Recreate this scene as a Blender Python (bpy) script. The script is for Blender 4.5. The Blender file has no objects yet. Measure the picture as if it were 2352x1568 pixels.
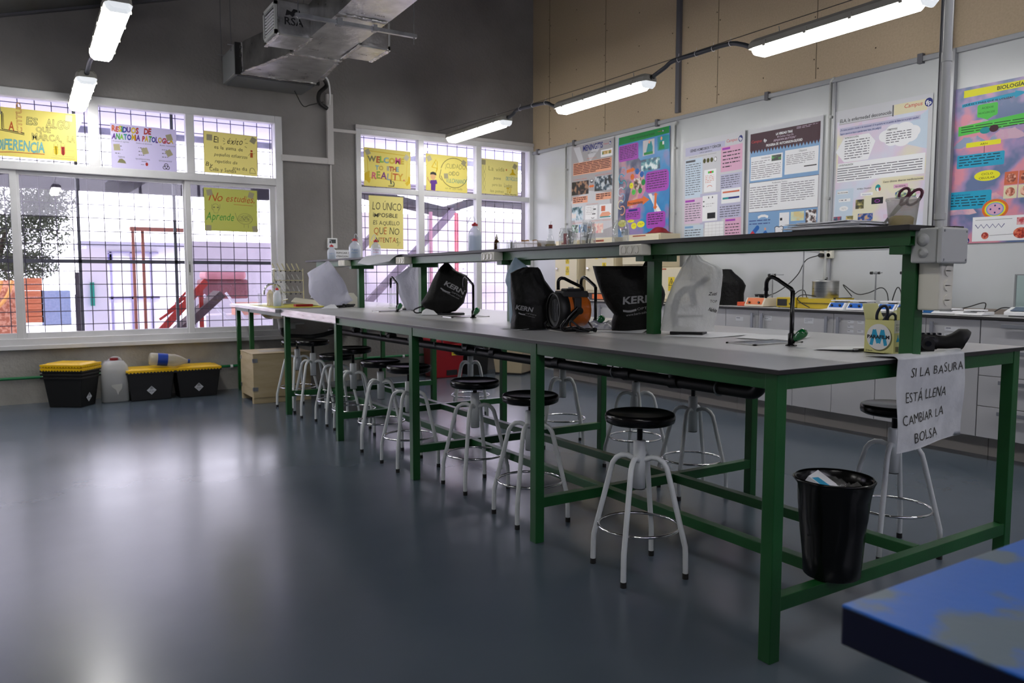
import bpy, bmesh, math, random
from mathutils import Vector, Matrix, noise
from mathutils.bvhtree import BVHTree
C = bpy.context.scene.collection
PI = math.pi
R = math.radians
rnd = random.Random(7)

# ------------------------------------------------------------------ camera, world, exposure
cd = bpy.data.cameras.new('camera')
cam = bpy.data.objects.new('camera', cd)
C.objects.link(cam)
cd.sensor_width = 36.0
cd.lens = 27.29
cd.clip_start = 0.02
cd.clip_end = 200
cam.matrix_world = (Matrix.Translation((-1.8569, -1.4966, 1.1658)) @ Matrix.Rotation(-0.5607, 4, 'Z')
                    @ Matrix.Rotation(-0.0821 + PI / 2, 4, 'X'))
cd.dof.use_dof = True
cd.dof.focus_distance = 3.4
cd.dof.aperture_fstop = 5.6
bpy.context.scene.camera = cam

world = bpy.data.worlds.new('sky')
bpy.context.scene.world = world
world.use_nodes = True
bg = world.node_tree.nodes['Background']
bg.inputs[0].default_value = (0.93, 0.92, 1.0, 1)
bg.inputs[1].default_value = 5.5

sl = bpy.data.lights.new('sun', 'SUN')
sl.energy = 3.5
sl.angle = R(1.0)
sl.color = (1.0, 0.97, 0.95)
sun = bpy.data.objects.new('sun', sl)
C.objects.link(sun)
sun.rotation_euler = Vector((0.25, 1.0, -1.75)).to_track_quat('-Z', 'Y').to_euler()

vs = bpy.context.scene.view_settings
vs.view_transform = 'Standard'
vs.look = 'None'
vs.exposure = 0.25
vs.gamma = 1.0
vs.use_curve_mapping = False
LAMP_STRENGTH = 27.0

# ------------------------------------------------------------------ materials
MATS = {}
def lin(h):
    if isinstance(h, (tuple, list)):
        return tuple(h)
    h = h.lstrip('#')
    out = []
    for i in (0, 2, 4):
        c = int(h[i:i + 2], 16) / 255
        out.append(c / 12.92 if c <= 0.04045 else ((c + 0.055) / 1.055) ** 2.4)
    return tuple(out)
def newmat(name):
    m = bpy.data.materials.new(name)
    m.use_nodes = True
    nt = m.node_tree
    return m, nt, nt.nodes['Principled BSDF']
def col(c, rough=0.55, metal=0.0, spec=0.5, coat=0.0, name=None):
    key = ('c', str(c), rough, metal, spec, coat)
    if key in MATS:
        return MATS[key]
    m, nt, p = newmat(name or 'paint_%d' % len(MATS))
    c3 = lin(c)
    p.inputs['Base Color'].default_value = (*c3, 1)
    p.inputs['Roughness'].default_value = rough
    p.inputs['Metallic'].default_value = metal
    p.inputs['Specular IOR Level'].default_value = spec
    if coat:
        p.inputs['Coat Weight'].default_value = coat
        p.inputs['Coat Roughness'].default_value = 0.08
    MATS[key] = m
    return m
def noisy(name, c1, c2, scale=4.0, rough=0.6, bump=0.0, bscale=60.0, detail=6, lo=0.35, hi=0.65, metal=0.0, r2=None, coords='Object', stretch=None, spec=0.5):
    if name in MATS:
        return MATS[name]
    m, nt, p = newmat(name)
    N, L = nt.nodes, nt.links
    tc = N.new('ShaderNodeTexCoord')
    mp = N.new('ShaderNodeMapping')
    if stretch:
        mp.inputs['Scale'].default_value = stretch
    L.new(tc.outputs[coords], mp.inputs[0])
    nz = N.new('ShaderNodeTexNoise')
    nz.inputs['Scale'].default_value = scale
    nz.inputs['Detail'].default_value = detail
    L.new(mp.outputs[0], nz.inputs['Vector'])
    cr = N.new('ShaderNodeValToRGB')
    cr.color_ramp.elements[0].position = lo
    cr.color_ramp.elements[1].position = hi
    cr.color_ramp.elements[0].color = (*lin(c1), 1)
    cr.color_ramp.elements[1].color = (*lin(c2), 1)
    L.new(nz.outputs['Fac'], cr.inputs[0])
    L.new(cr.outputs[0], p.inputs['Base Color'])
    p.inputs['Roughness'].default_value = rough
    p.inputs['Metallic'].default_value = metal
    p.inputs['Specular IOR Level'].default_value = spec
    if r2 is not None:
        mr = N.new('ShaderNodeMapRange')
        mr.inputs['To Min'].default_value = rough
        mr.inputs['To Max'].default_value = r2
        L.new(nz.outputs['Fac'], mr.inputs['Value'])
        L.new(mr.outputs[0], p.inputs['Roughness'])
    if bump:
        n2 = N.new('ShaderNodeTexNoise')
        n2.inputs['Scale'].default_value = bscale
        n2.inputs['Detail'].default_value = 4
        L.new(mp.outputs[0], n2.inputs['Vector'])
        b = N.new('ShaderNodeBump')
        b.inputs['Strength'].default_value = bump
        b.inputs['Distance'].default_value = 0.01
        L.new(n2.outputs['Fac'], b.inputs['Height'])
        L.new(b.outputs[0], p.inputs['Normal'])
    MATS[name] = m
    return m
def photo(a, b, c, scale=18):
    key = ('ph', a, b, c, scale)
    if key in MATS:
        return MATS[key]
    m, nt, p = newmat('printed_picture_%d' % len(MATS))
    N, L = nt.nodes, nt.links
    tc = N.new('ShaderNodeTexCoord')
    nz = N.new('ShaderNodeTexNoise')
    nz.inputs['Scale'].default_value = scale
    nz.inputs['Detail'].default_value = 3
    L.new(tc.outputs['Object'], nz.inputs['Vector'])
    cr = N.new('ShaderNodeValToRGB')
    e = cr.color_ramp.elements
    e[0].position = 0.40; e[0].color = (*lin(a), 1)
    e[1].position = 0.60; e[1].color = (*lin(c), 1)
    x = e.new(0.5); x.color = (*lin(b), 1)
    L.new(nz.outputs['Fac'], cr.inputs[0])
    L.new(cr.outputs[0], p.inputs['Base Color'])
    p.inputs['Roughness'].default_value = 0.35
    MATS[key] = m
    return m
def glassy(name, tint=(1, 1, 1), gloss=0.06, rough=0.02, fres=1.45, body=None, bodyfac=0.0):
    """thin clear sheet: lets light straight through, reflects by fresnel"""
    if name in MATS:
        return MATS[name]
    m = bpy.data.materials.new(name)
    m.use_nodes = True
    nt = m.node_tree
    N, L = nt.nodes, nt.links
    for n in list(N):
        N.remove(n)
    out = N.new('ShaderNodeOutputMaterial')
    tr = N.new('ShaderNodeBsdfTransparent')
    tr.inputs[0].default_value = (*tint, 1)
    gl = N.new('ShaderNodeBsdfGlossy')
    gl.inputs['Roughness'].default_value = rough
    lw = N.new('ShaderNodeLayerWeight')
    lw.inputs[0].default_value = 0.5
    pw = N.new('ShaderNodeMath'); pw.operation = 'POWER'; pw.inputs[1].default_value = 4.0
    fr = N.new('ShaderNodeMath'); fr.operation = 'MULTIPLY_ADD'; fr.inputs[1].default_value = 0.75; fr.inputs[2].default_value = 0.035 * (fres / 1.45)
    L.new(lw.outputs['Facing'], pw.inputs[0]); L.new(pw.outputs[0], fr.inputs[0])
    mx = N.new('ShaderNodeMixShader')
    L.new(fr.outputs[0], mx.inputs[0])
    cur = tr.outputs[0]
    if body:
        df = N.new('ShaderNodeBsdfDiffuse')
        df.inputs[0].default_value = (*lin(body), 1)
        tl = N.new('ShaderNodeBsdfTranslucent')
        tl.inputs[0].default_value = (*lin(body), 1)
        m1 = N.new('ShaderNodeMixShader'); m1.inputs[0].default_value = 0.5
        L.new(df.outputs[0], m1.inputs[1]); L.new(tl.outputs[0], m1.inputs[2])
        m2 = N.new('ShaderNodeMixShader'); m2.inputs[0].default_value = bodyfac
        L.new(cur, m2.inputs[1]); L.new(m1.outputs[0], m2.inputs[2])
        cur = m2.outputs[0]
    L.new(cur, mx.inputs[1])
    L.new(gl.outputs[0], mx.inputs[2])
    L.new(mx.outputs[0], out.inputs[0])
    MATS[name] = m
    return m
def thinpaper(c, tl=0.35, rough=0.7):
    key = ('tp', str(c), tl)
    if key in MATS:
        return MATS[key]
    m, nt, p = newmat('thin_paper_%d' % len(MATS))
    N, L = nt.nodes, nt.links
    p.inputs['Base Color'].default_value = (*lin(c), 1)
    p.inputs['Roughness'].default_value = rough
    t = N.new('ShaderNodeBsdfTranslucent')
    t.inputs[0].default_value = (*lin(c), 1)
    mx = N.new('ShaderNodeMixShader')
    mx.inputs[0].default_value = tl
    L.new(p.outputs[0], mx.inputs[1]); L.new(t.outputs[0], mx.inputs[2])
    L.new(mx.outputs[0], N['Material Output'].inputs[0])
    MATS[key] = m
    return m
def emit(name, c, s):
    if name in MATS:
        return MATS[name]
    m, nt, p = newmat(name)
    p.inputs['Base Color'].default_value = (0.8, 0.8, 0.8, 1)
    p.inputs['Emission Color'].default_value = (*c, 1)
    p.inputs['Emission Strength'].default_value = s
    MATS[name] = m
    return m

GREEN = noisy('green_painted_steel', (0.007, 0.072, 0.016), (0.012, 0.100, 0.024), 3, 0.32, 0.04, 90, r2=0.42)
BLACK = col((0.004, 0.004, 0.005), 0.22, spec=0.35)
BLACKM = col((0.008, 0.008, 0.009), 0.5)
RUBBER = col((0.012, 0.012, 0.012), 0.7)
WHITEP = col((0.68, 0.71, 0.72), 0.35)
CHROME = col((0.75, 0.75, 0.76), 0.12, 1.0)
STEEL = noisy('brushed_steel', (0.42, 0.42, 0.42), (0.6, 0.6, 0.59), 5, 0.22, 0.0, r2=0.38, metal=1.0, stretch=(1, 1, 12))
GALV = noisy('galvanised_steel', (0.25, 0.26, 0.27), (0.38, 0.39, 0.4), 9, 0.35, 0.03, 50, metal=0.8)
CREAM = col((0.66, 0.62, 0.50), 0.4)
IVORY = col((0.72, 0.70, 0.60), 0.35)
PAPER = col((0.78, 0.79, 0.82), 0.75)
GREYPLASTIC = col((0.46, 0.47, 0.46), 0.42)
GREYMETAL = col((0.23, 0.24, 0.25), 0.4)
INK = col((0.01, 0.01, 0.012), 0.6)
WHITE = col((0.82, 0.83, 0.85), 0.5)
CLEAR = glassy('clear_glass', (0.94, 0.95, 0.95), fres=1.9, body=(0.85, 0.87, 0.88), bodyfac=0.10)
BOTTLE = glassy('milky_plastic', (0.95, 0.97, 1.0), fres=1.4, rough=0.12, body=(0.82, 0.86, 0.92), bodyfac=0.5)

# ------------------------------------------------------------------ mesh builder
WM = {}
def wmat(o):
    return WM.get(o.name, Matrix.Identity(4))
class MB:
    def __init__(s, T=None):
        s.v = []; s.f = []; s.m = []; s.s = []; s.mats = []
        s.T = T
    def mi(s, m):
        if m not in s.mats:
            s.mats.append(m)
        return s.mats.index(m)
    def add(s, vs, fs, m, smooth=False):
        b = len(s.v)
        if s.T is not None:
            vs = [s.T @ Vector(v) for v in vs]
        s.v += [tuple(v) for v in vs]
        k = s.mi(m)
        for f in fs:
            s.f.append([i + b for i in f]); s.m.append(k); s.s.append(smooth)
        return s
    def box(s, x0, x1, y0, y1, z0, z1, m):
        vs = [(x, y, z) for x in (x0, x1) for y in (y0, y1) for z in (z0, z1)]
        return s.add(vs, [(0, 1, 3, 2), (4, 6, 7, 5), (0, 4, 5, 1), (2, 3, 7, 6), (0, 2, 6, 4), (1, 5, 7, 3)], m)
    def taper(s, c, bw, bd, tw, td, h, m, rz=0):
        q = Matrix.Rotation(rz, 3, 'Z')
        vs = []
        for (w, d, z) in ((bw, bd, 0), (tw, td, h)):
            for sx, sy in ((-1, -1), (1, -1), (1, 1), (-1, 1)):
                p = q @ Vector((sx * w / 2, sy * d / 2, 0))
                vs.append((c[0] + p.x, c[1] + p.y, c[2] + z))
        return s.add(vs, [(3, 2, 1, 0), (4, 5, 6, 7), (0, 1, 5, 4), (1, 2, 6, 5), (2, 3, 7, 6), (3, 0, 4, 7)], m)
    def bar(s, p, q, w, h, m, up=(0, 0, 1)):
        p, q = Vector(p), Vector(q)
        d = (q - p).normalized()
        u = Vector(up)
        a = d.cross(u)
        if a.length < 1e-4:
            a = d.cross(Vector((1, 0, 0)))
        a.normalize(); b = a.cross(d).normalized()
        vs = []
        for e in (p, q):
            for i, j in ((-1, -1), (1, -1), (1, 1), (-1, 1)):
                vs.append(e + a * (i * w / 2) + b * (j * h / 2))
        return s.add(vs, [(3, 2, 1, 0), (4, 5, 6, 7), (0, 1, 5, 4), (1, 2, 6, 5), (2, 3, 7, 6), (3, 0, 4, 7)], m)
    def tube(s, pts, r, m, seg=10, closed=False, caps=True):
        pts = [Vector(p) for p in pts]
        n = len(pts)
        rr = r if isinstance(r, (list, tuple)) else [r] * n
        vs = []; fs = []
        prev = None
        for i, p in enumerate(pts):
            if closed:
                d = pts[(i + 1) % n] - pts[i - 1]
            else:
                d = pts[min(i + 1, n - 1)] - pts[max(i - 1, 0)]
            if d.length < 1e-9:
                d = Vector((0, 0, 1))
            d.normalize()
            if prev is None:
                a = d.orthogonal().normalized()
            else:
                a = prev - d * prev.dot(d)
                if a.length < 1e-6:
                    a = d.orthogonal()
                a.normalize()
            prev = a
            b = d.cross(a)
            for k in range(seg):
                t = 2 * PI * k / seg
                vs.append(p + (a * math.cos(t) + b * math.sin(t)) * rr[i])
        for i in range(n if closed else n - 1):
            j = (i + 1) % n
            for k in range(seg):
                k2 = (k + 1) % seg
                fs.append((i * seg + k, i * seg + k2, j * seg + k2, j * seg + k))
        s.add(vs, fs, m, True)
        if caps and not closed:
            s.add(vs[:seg], [tuple(range(seg))[::-1]], m)
            s.add(vs[-seg:], [tuple(range(seg))], m)
        return s
    def cyl(s, p, q, r, m, seg=20, r2=None):
        return s.tube([p, q], [r, r if r2 is None else r2], m, seg)
    def lathe(s, prof, m, c=(0, 0, 0), seg=28, axis='Z', M=None, caps=True):
        """prof: list of (r, z)"""
        vs = []
        for r, z in prof:
            for k in range(seg):
                t = 2 * PI * k / seg
                p = Vector((r * math.cos(t), r * math.sin(t), z))
                if axis == 'X':
                    p = Vector((p.z, p.x, p.y))
                if axis == 'Y':
                    p = Vector((p.y, p.z, p.x))
                if M is not None:
                    p = M @ p
                vs.append(p + Vector(c))
        fs = []
        for i in range(len(prof) - 1):
            for k in range(seg):
                k2 = (k + 1) % seg
                fs.append((i * seg + k, i * seg + k2, (i + 1) * seg + k2, (i + 1) * seg + k))
        s.add(vs, fs, m, True)
        if caps:
            if prof[0][0] > 1e-4:
                s.add(vs[:seg], [tuple(range(seg))[::-1]], m)
            if prof[-1][0] > 1e-4:
                s.add(vs[-seg:], [tuple(range(seg))], m)
        return s
    def prism(s, poly, fn, d0, d1, m):
        """poly 2-D, fn(u, v, d) -> 3-D"""
        n = len(poly)
        vs = [fn(u, v, d0) for u, v in poly] + [fn(u, v, d1) for u, v in poly]
        fs = [tuple(range(n))[::-1], tuple(range(n, 2 * n))]
        fs += [(i, (i + 1) % n, n + (i + 1) % n, n + i) for i in range(n)]
        return s.add(vs, fs, m)
    def grid(s, nu, nv, fn, m, thick=0.0, smooth=True):
        vs = [Vector(fn(i / nu, j / nv)) for j in range(nv + 1) for i in range(nu + 1)]
        fs = [(j * (nu + 1) + i, j * (nu + 1) + i + 1, (j + 1) * (nu + 1) + i + 1, (j + 1) * (nu + 1) + i) for j in range(nv) for i in range(nu)]
        s.add(vs, fs, m, smooth)
        if thick:
            e = 1e-3
            vb = []
            for j in range(nv + 1):
                for i in range(nu + 1):
                    u, v = i / nu, j / nv
                    a = Vector(fn(min(u + e, 1), v)) - Vector(fn(max(u - e, 0), v))
                    b = Vector(fn(u, min(v + e, 1))) - Vector(fn(u, max(v - e, 0)))
                    nn = a.cross(b)
                    if nn.length > 0:
                        nn.normalize()
                    vb.append(vs[j * (nu + 1) + i] - nn * thick)
            s.add(vb, [f[::-1] for f in fs], m, smooth)
            k = len(vs)
            al = vs + vb
            ed = []
            for i in range(nu):
                ed.append((i, i + 1, k + i + 1, k + i)[::-1])
                o = nv * (nu + 1)
                ed.append((o + i, o + i + 1, k + o + i + 1, k + o + i))
            for j in range(nv):
                a, b = j * (nu + 1), (j + 1) * (nu + 1)
                ed.append((a, b, k + b, k + a))
                a += nu; b += nu
                ed.append((a, b, k + b, k + a)[::-1])
            s.add(al, ed, m)
        return s
    def build(s, name, parent=None, bevel=0.0, origin=None, kind=None, label=None, local=False):
        me = bpy.data.meshes.new(name)
        if local:
            inv = Matrix.Identity(4)
        elif parent is not None:
            inv = wmat(parent).inverted()
        elif origin is not None:
            inv = Matrix.Translation(-Vector(origin))
        else:
            inv = Matrix.Identity(4)
        me.from_pydata([tuple(inv @ Vector(v)) for v in s.v], [], s.f)
        for m in s.mats:
            me.materials.append(m)
        me.polygons.foreach_set('material_index', s.m)
        me.polygons.foreach_set('use_smooth', s.s)
        me.update()
        o = bpy.data.objects.new(name, me)
        C.objects.link(o)
        if parent is not None:
            o.parent = parent
            WM[o.name] = wmat(parent).copy()
        elif origin is not None:
            o.location = origin
            WM[o.name] = Matrix.Translation(Vector(origin))
        if bevel:
            b = o.modifiers.new('bevel', 'BEVEL')
            b.width = bevel; b.segments = 2; b.limit_method = 'ANGLE'; b.angle_limit = R(50)
        if kind:
            o['kind'] = kind
        if label:
            o['label'] = label
        return o
def thing(name, label, cat, loc=(0, 0, 0), rz=0.0, group=None, M=None):
    o = bpy.data.objects.new(name, None)
    o.empty_display_size = 0.1
    C.objects.link(o)
    o.location = loc
    o.rotation_euler = (0, 0, rz)
    o['label'] = label; o['category'] = cat
    if group:
        o['group'] = group
    WM[o.name] = Matrix.Translation(Vector(loc)) @ Matrix.Rotation(rz, 4, 'Z')
    return o
def tag(o, label, cat, group=None, kind=None):
    o['label'] = label; o['category'] = cat
    if group:
        o['group'] = group
    if kind:
        o['kind'] = kind
    return o
def copy_tree(o, parent=None):
    c = o.copy()
    C.objects.link(c)
    c.parent = parent
    for ch in o.children:
        copy_tree(ch, c)
    return c
def dup(src, loc, rz, label, group=None):
    c = copy_tree(src)
    c.location = loc
    c.rotation_euler = (0, 0, rz)
    c['label'] = label
    if group:
        c['group'] = group
    return c
def arc(c, r, a0, a1, n, e1, e2):
    c, e1, e2 = Vector(c), Vector(e1), Vector(e2)
    return [c + e1 * (r * math.cos(a0 + (a1 - a0) * i / n)) + e2 * (r * math.sin(a0 + (a1 - a0) * i / n)) for i in range(n + 1)]
def smooth_path(pts, n=6):
    """Catmull-Rom through pts"""
    P = [Vector(p) for p in pts]
    P = [P[0] * 2 - P[1]] + P + [P[-1] * 2 - P[-2]]
    out = []
    for i in range(1, len(P) - 2):
        for k in range(n):
            t = k / n
            a, b, c, d = P[i - 1], P[i], P[i + 1], P[i + 2]
            out.append(0.5 * ((2 * b) + (c - a) * t + (2 * a - 5 * b + 4 * c - d) * t * t + (3 * b - 3 * c + d - a) * t ** 3))
    out.append(P[-2])
    return out

# ------------------------------------------------------------------ flat sheets with print and handwriting
GL = {}
def glyphs(st, off=0.0):
    key = (st, round(off, 4))
    if key in GL:
        return GL[key]
    cu = bpy.data.curves.new('t', 'FONT')
    cu.body = st
    cu.resolution_u = 2
    cu.offset = off
    ob = bpy.data.objects.new('t', cu)
    C.objects.link(ob)
    dg = bpy.context.evaluated_depsgraph_get()
    me = ob.evaluated_get(dg).to_mesh()
    vs = [(v.co.x, v.co.y) for v in me.vertices]
    fs = [tuple(p.vertices) for p in me.polygons]
    ob.evaluated_get(dg).to_mesh_clear()
    C.objects.unlink(ob)
    bpy.data.objects.remove(ob)
    bpy.data.curves.remove(cu)
    GL[key] = (vs, fs)
    return GL[key]
class Sheet:
    """2-D layout in fractions of the sheet: x to the right, y downwards."""
    def __init__(s, w, h, base, seed=1):
        s.w, s.h = w, h
        s.items = []
        s.base = base
        s.rd = random.Random(seed)
    def put(s, vs, fs, m):
        s.items.append((vs, fs, m))
    def rect(s, x, y, w, h, m, rot=0.0):
        cx, cy = (x + w / 2) * s.w, (1 - y - h / 2) * s.h
        a, b = w * s.w / 2, h * s.h / 2
        c, n = math.cos(rot), math.sin(rot)
        s.put([(cx + px * c - py * n, cy + px * n + py * c) for px, py in ((-a, -b), (a, -b), (a, b), (-a, b))], [(0, 1, 2, 3)], m)
    def frame(s, x, y, w, h, m, t=0.003):
        fw, fh = t / s.w, t / s.h
        s.rect(x, y, w, fh, m); s.rect(x, y + h - fh, w, fh, m); s.rect(x, y, fw, h, m); s.rect(x + w - fw, y, fw, h, m)
    def rrect(s, x, y, w, h, m, r=0.1):
        W, H = w * s.w, h * s.h
        r = min(W, H) * r * 2
        x0, y0 = x * s.w, (1 - y - h) * s.h
        pts = []
        for cx, cy, a in ((x0 + W - r, y0 + r, -90), (x0 + W - r, y0 + H - r, 0), (x0 + r, y0 + H - r, 90), (x0 + r, y0 + r, 180)):
            for k in range(5):
                t = R(a + 22.5 * k)
                pts.append((cx + r * math.cos(t), cy + r * math.sin(t)))
        s.put(pts, [tuple(range(len(pts)))], m)
    def poly(s, pts, m):
        s.put([(x * s.w, (1 - y) * s.h) for x, y in pts], [tuple(range(len(pts)))], m)
    def ell(s, cx, cy, rx, ry, m, n=22):
        """rx, ry in metres"""
        s.put([(cx * s.w + rx * math.cos(2 * PI * k / n), (1 - cy) * s.h + ry * math.sin(2 * PI * k / n)) for k in range(n)], [tuple(range(n))[:]], m)
    def ring(s, cx, cy, rx, ry, t, m, a0=0, a1=360, n=24):
        s.line([(cx + rx * math.cos(R(a0 + (a1 - a0) * k / n)) / s.w, cy - ry * math.sin(R(a0 + (a1 - a0) * k / n)) / s.h) for k in range(n + 1)], t, m)
    def line(s, pts, t, m):
        P = [Vector((x * s.w, (1 - y) * s.h)) for x, y in pts]
        L = []; Rr = []
        n = len(P)
        for i in range(n):
            d = P[min(i + 1, n - 1)] - P[max(i - 1, 0)]
            if d.length < 1e-9:
                d = Vector((1, 0))
            d.normalize()
            q = Vector((-d.y, d.x)) * (t / 2)
            L.append(P[i] + q); Rr.append(P[i] - q)
        vs = [tuple(v) for v in L + Rr]
        s.put(vs, [(n + i, n + i + 1, i + 1, i) for i in range(n - 1)], m)
    def text(s, st, x, y, hgt, m, width=None, rot=0.0, off=0.0, just='l', slant=0.0):
        """x, y: left (or centre) of the baseline, in fractions; hgt: capital height in metres; width: fraction"""
        vs, fs = glyphs(st, off)
        if not vs:
            return
        hv = glyphs('H', 0.0)[0]
        cap = max(v[1] for v in hv)
        k = hgt / cap
        x0 = min(v[0] for v in vs); x1 = max(v[0] for v in vs)
        kx = k
        if width:
            kx = width * s.w / (x1 - x0)
        sh = (x1 - x0) * kx / 2 if just == 'c' else 0
        c, n = math.cos(rot), math.sin(rot)
        ox, oy = x * s.w, (1 - y) * s.h
        out = []
        for vx, vy in vs:
            px = (vx - x0) * kx - sh + slant * vy * k
            py = vy * k
            out.append((ox + px * c - py * n, oy + px * n + py * c))
        s.put(out, fs, m)
    def hand(s, st, x, y, hgt, m, width, rot=0.0, off=0.0, jit=0.06, colors=None, outline=None, slant=0.05):
        """handwriting: letter by letter, slightly uneven. outline=(material, offset) draws a contour under each letter"""
        cap = max(v[1] for v in glyphs('H', 0.0)[0])
        adv = []
        tot = 0
        for ch in st:
            if ch == ' ':
                adv.append((0, 0.34)); tot += 0.34; continue
            g = glyphs(ch, 0.0)[0]
            a, b = min(v[0] for v in g), max(v[0] for v in g)
            adv.append((a, b - a)); tot += b - a + 0.09
        kx = width * s.w / tot
        ky = hgt / cap
        px = 0
        i = 0
        for ch, (a, wd) in zip(st, adv):
            if ch == ' ':
                px += wd * kx
                continue
            ang = rot + s.rd.uniform(-jit, jit)
            sy = 1 + s.rd.uniform(-jit, jit) * 1.5
            dy = s.rd.uniform(-jit, jit) * hgt
            layers = []
            fill = colors[i % len(colors)] if colors else m
            if outline:
                layers.append((outline[0], outline[1]))
            layers.append((fill, off))
            i += 1
            bx, by = x * s.w + px * math.cos(rot), (1 - y) * s.h + px * math.sin(rot) + dy
            for mt, of in layers:
                vs, fs = glyphs(ch, of)
                out = []
                for vx, vy in vs:
                    qx = (vx - a) * kx + slant * vy * ky
                    qy = vy * ky * sy
                    out.append((bx + qx * math.cos(ang) - qy * math.sin(ang), by + qx * math.sin(ang) + qy * math.cos(ang)))
                s.put(out, fs, mt)
            px += (wd + 0.09) * kx
    def lines(s, x, y, w, h, n, m, t=0.4):
        """rows of small print too fine to read, as broken strips"""
        for i in range(n):
            yy = y + h * i / n
            xx = x
            last = w * (s.rd.uniform(0.4, 0.95) if i == n - 1 else 1.0)
            while xx < x + last - 0.005:
                ww = min(s.rd.uniform(0.10, 0.3) * w, x + last - xx)
                s.rect(xx, yy, max(ww - 0.012, 0.004), h / n * t, m)
                xx += ww
    def build(s, fn, name=None, label=None, cat=None, group=None, parent=None, origin=None, thick=0.0012, step=0.00022, start=0.0006, mb=None, z0=0.0):
        """fn(u, v, d): metres on the sheet and distance in front of it -> world"""
        mb2 = mb or MB()
        ax = getattr(fn, 'axis', None)
        n = getattr(fn, 'n', 1)
        if s.base is not None:
            mb2.grid(n if ax == 0 else 1, n if ax == 1 else 1, lambda a, b: fn(a * s.w, b * s.h, z0), s.base, thick)
        seen = []
        for vs, fs, m in s.items:
            x0, x1 = min(v[0] for v in vs), max(v[0] for v in vs)
            y0, y1 = min(v[1] for v in vs), max(v[1] for v in vs)
            lv = 0
            for q in seen:
                if q[0] < x1 and q[1] > x0 and q[2] < y1 and q[3] > y0 and q[4] >= lv:
                    lv = q[4] + 1
            seen.append((x0, x1, y0, y1, lv))
            d = z0 + start + lv * step
            if ax is not None:
                vs, fs = slice_items(vs, fs, ax, (s.w, s.h)[ax] / n)
            mb2.add([fn(u, v, d) for u, v in vs], fs, m)
        if mb is not None:
            return mb
        o = mb2.build(name, parent, origin=origin)
        if label and not parent:
            tag(o, label, cat, group)
        return o
def slice_items(vs, fs, ax, cell):
    lo = min(v[ax] for v in vs); hi = max(v[ax] for v in vs)
    k0, k1 = math.floor(lo / cell + 1e-6) + 1, math.ceil(hi / cell - 1e-6)
    if k1 <= k0:
        return vs, fs
    bm = bmesh.new()
    bv = [bm.verts.new((v[0], v[1], 0)) for v in vs]
    for f in fs:
        try:
            bm.faces.new([bv[i] for i in f])
        except ValueError:
            pass
    no = (1, 0, 0) if ax == 0 else (0, 1, 0)
    for k in range(k0, k1):
        co = (k * cell, 0, 0) if ax == 0 else (0, k * cell, 0)
        bmesh.ops.bisect_plane(bm, geom=bm.verts[:] + bm.edges[:] + bm.faces[:], dist=1e-6, plane_co=co, plane_no=no)
    bm.verts.index_update()
    out = ([(v.co.x, v.co.y) for v in bm.verts], [tuple(v.index for v in f.verts) for f in bm.faces])
    bm.free()
    return out
def plane_map(o, ux, vx, nx, curl=None):
    """curl = (axis, length, function, segments): gentle one-way bend, piecewise flat"""
    o, ux, vx, nx = Vector(o), Vector(ux), Vector(vx), Vector(nx)
    def f(u, v, d):
        q = d
        if curl:
            ax, ln, fn, n = curl
            t = max(0.0, min(1.0, (u, v)[ax] / ln)) * n
            i = min(int(t), n - 1)
            a, b = fn(i / n), fn((i + 1) / n)
            q += a + (b - a) * (t - i)
        return o + ux * u + vx * v + nx * q
    if curl:
        f.axis, f.n = curl[0], curl[3]
    return f
# ------------------------------------------------------------------ the room
XR, YW = 3.757, 6.937
XL, YN = -5.2, -5.0
FLOOR = noisy('painted_floor', (0.074, 0.097, 0.126), (0.098, 0.124, 0.156), 1.3, 0.16, 0.05, 5, detail=9, lo=0.25, hi=0.75, r2=0.30, spec=0.45)
CONC = noisy('grey_concrete', (0.17, 0.160, 0.155), (0.31, 0.293, 0.286), 1.1, 0.8, 0.5, 35, detail=10, lo=0.25, hi=0.8)
CONCL = noisy('rough_block_plaster', (0.26, 0.25, 0.23), (0.40, 0.385, 0.355), 2.2, 0.85, 0.8, 28, detail=8)
MDF = noisy('beige_fibre_board', (0.44, 0.345, 0.235), (0.50, 0.395, 0.275), 70, 0.75, 0.15, 180, detail=8, lo=0.3, hi=0.7)
PANEL = noisy('pale_wall_panel', (0.50, 0.52, 0.53), (0.56, 0.58, 0.59), 1.5, 0.28, 0.0, detail=3)
ALU = noisy('white_aluminium_frame', (0.60, 0.60, 0.61), (0.68, 0.68, 0.69), 4, 0.3)
DARKC = noisy('dark_ceiling_board', (0.09, 0.09, 0.088), (0.13, 0.13, 0.128), 2, 0.8)
JOINT = col((0.10, 0.075, 0.05), 0.8)
STRUT = col((0.11, 0.11, 0.125), 0.4)
RAILG = col((0.34, 0.35, 0.37), 0.35, 0.3)

m = MB(); m.box(XL - .2, XR + .3, YN - .2, YW + .35, -.2, 0, FLOOR)
m.build('floor', kind='structure')
def wall_with_holes(x0, x1, z0, z1, holes, y0, y1, mat):
    mb = MB()
    xs = sorted(set([x0, x1] + [h[0] for h in holes] + [h[1] for h in holes]))
    for a, b in zip(xs[:-1], xs[1:]):
        hh = [h for h in holes if h[0] <= a and h[1] >= b]
        if hh:
            h = hh[0]
            if h[2] > z0:
                mb.box(a, b, y0, y1, z0, h[2], mat)
            mb.box(a, b, y0, y1, h[3], z1, mat)
        else:
            mb.box(a, b, y0, y1, z0, z1, mat)
    return mb
W1 = (-3.6, 0.50, 0.56, 2.845)
W2 = (1.375, 3.745, 0.62, 2.81)
mb = wall_with_holes(XL - .2, XR + .3, 0, 6.2, [W1, W2], YW, YW + .25, CONC)
mb.build('wall_back', kind='structure')
m = MB()
m.box(XR, XR + .2, YN - .2, YW, 0, 2.76, PANEL)
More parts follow.
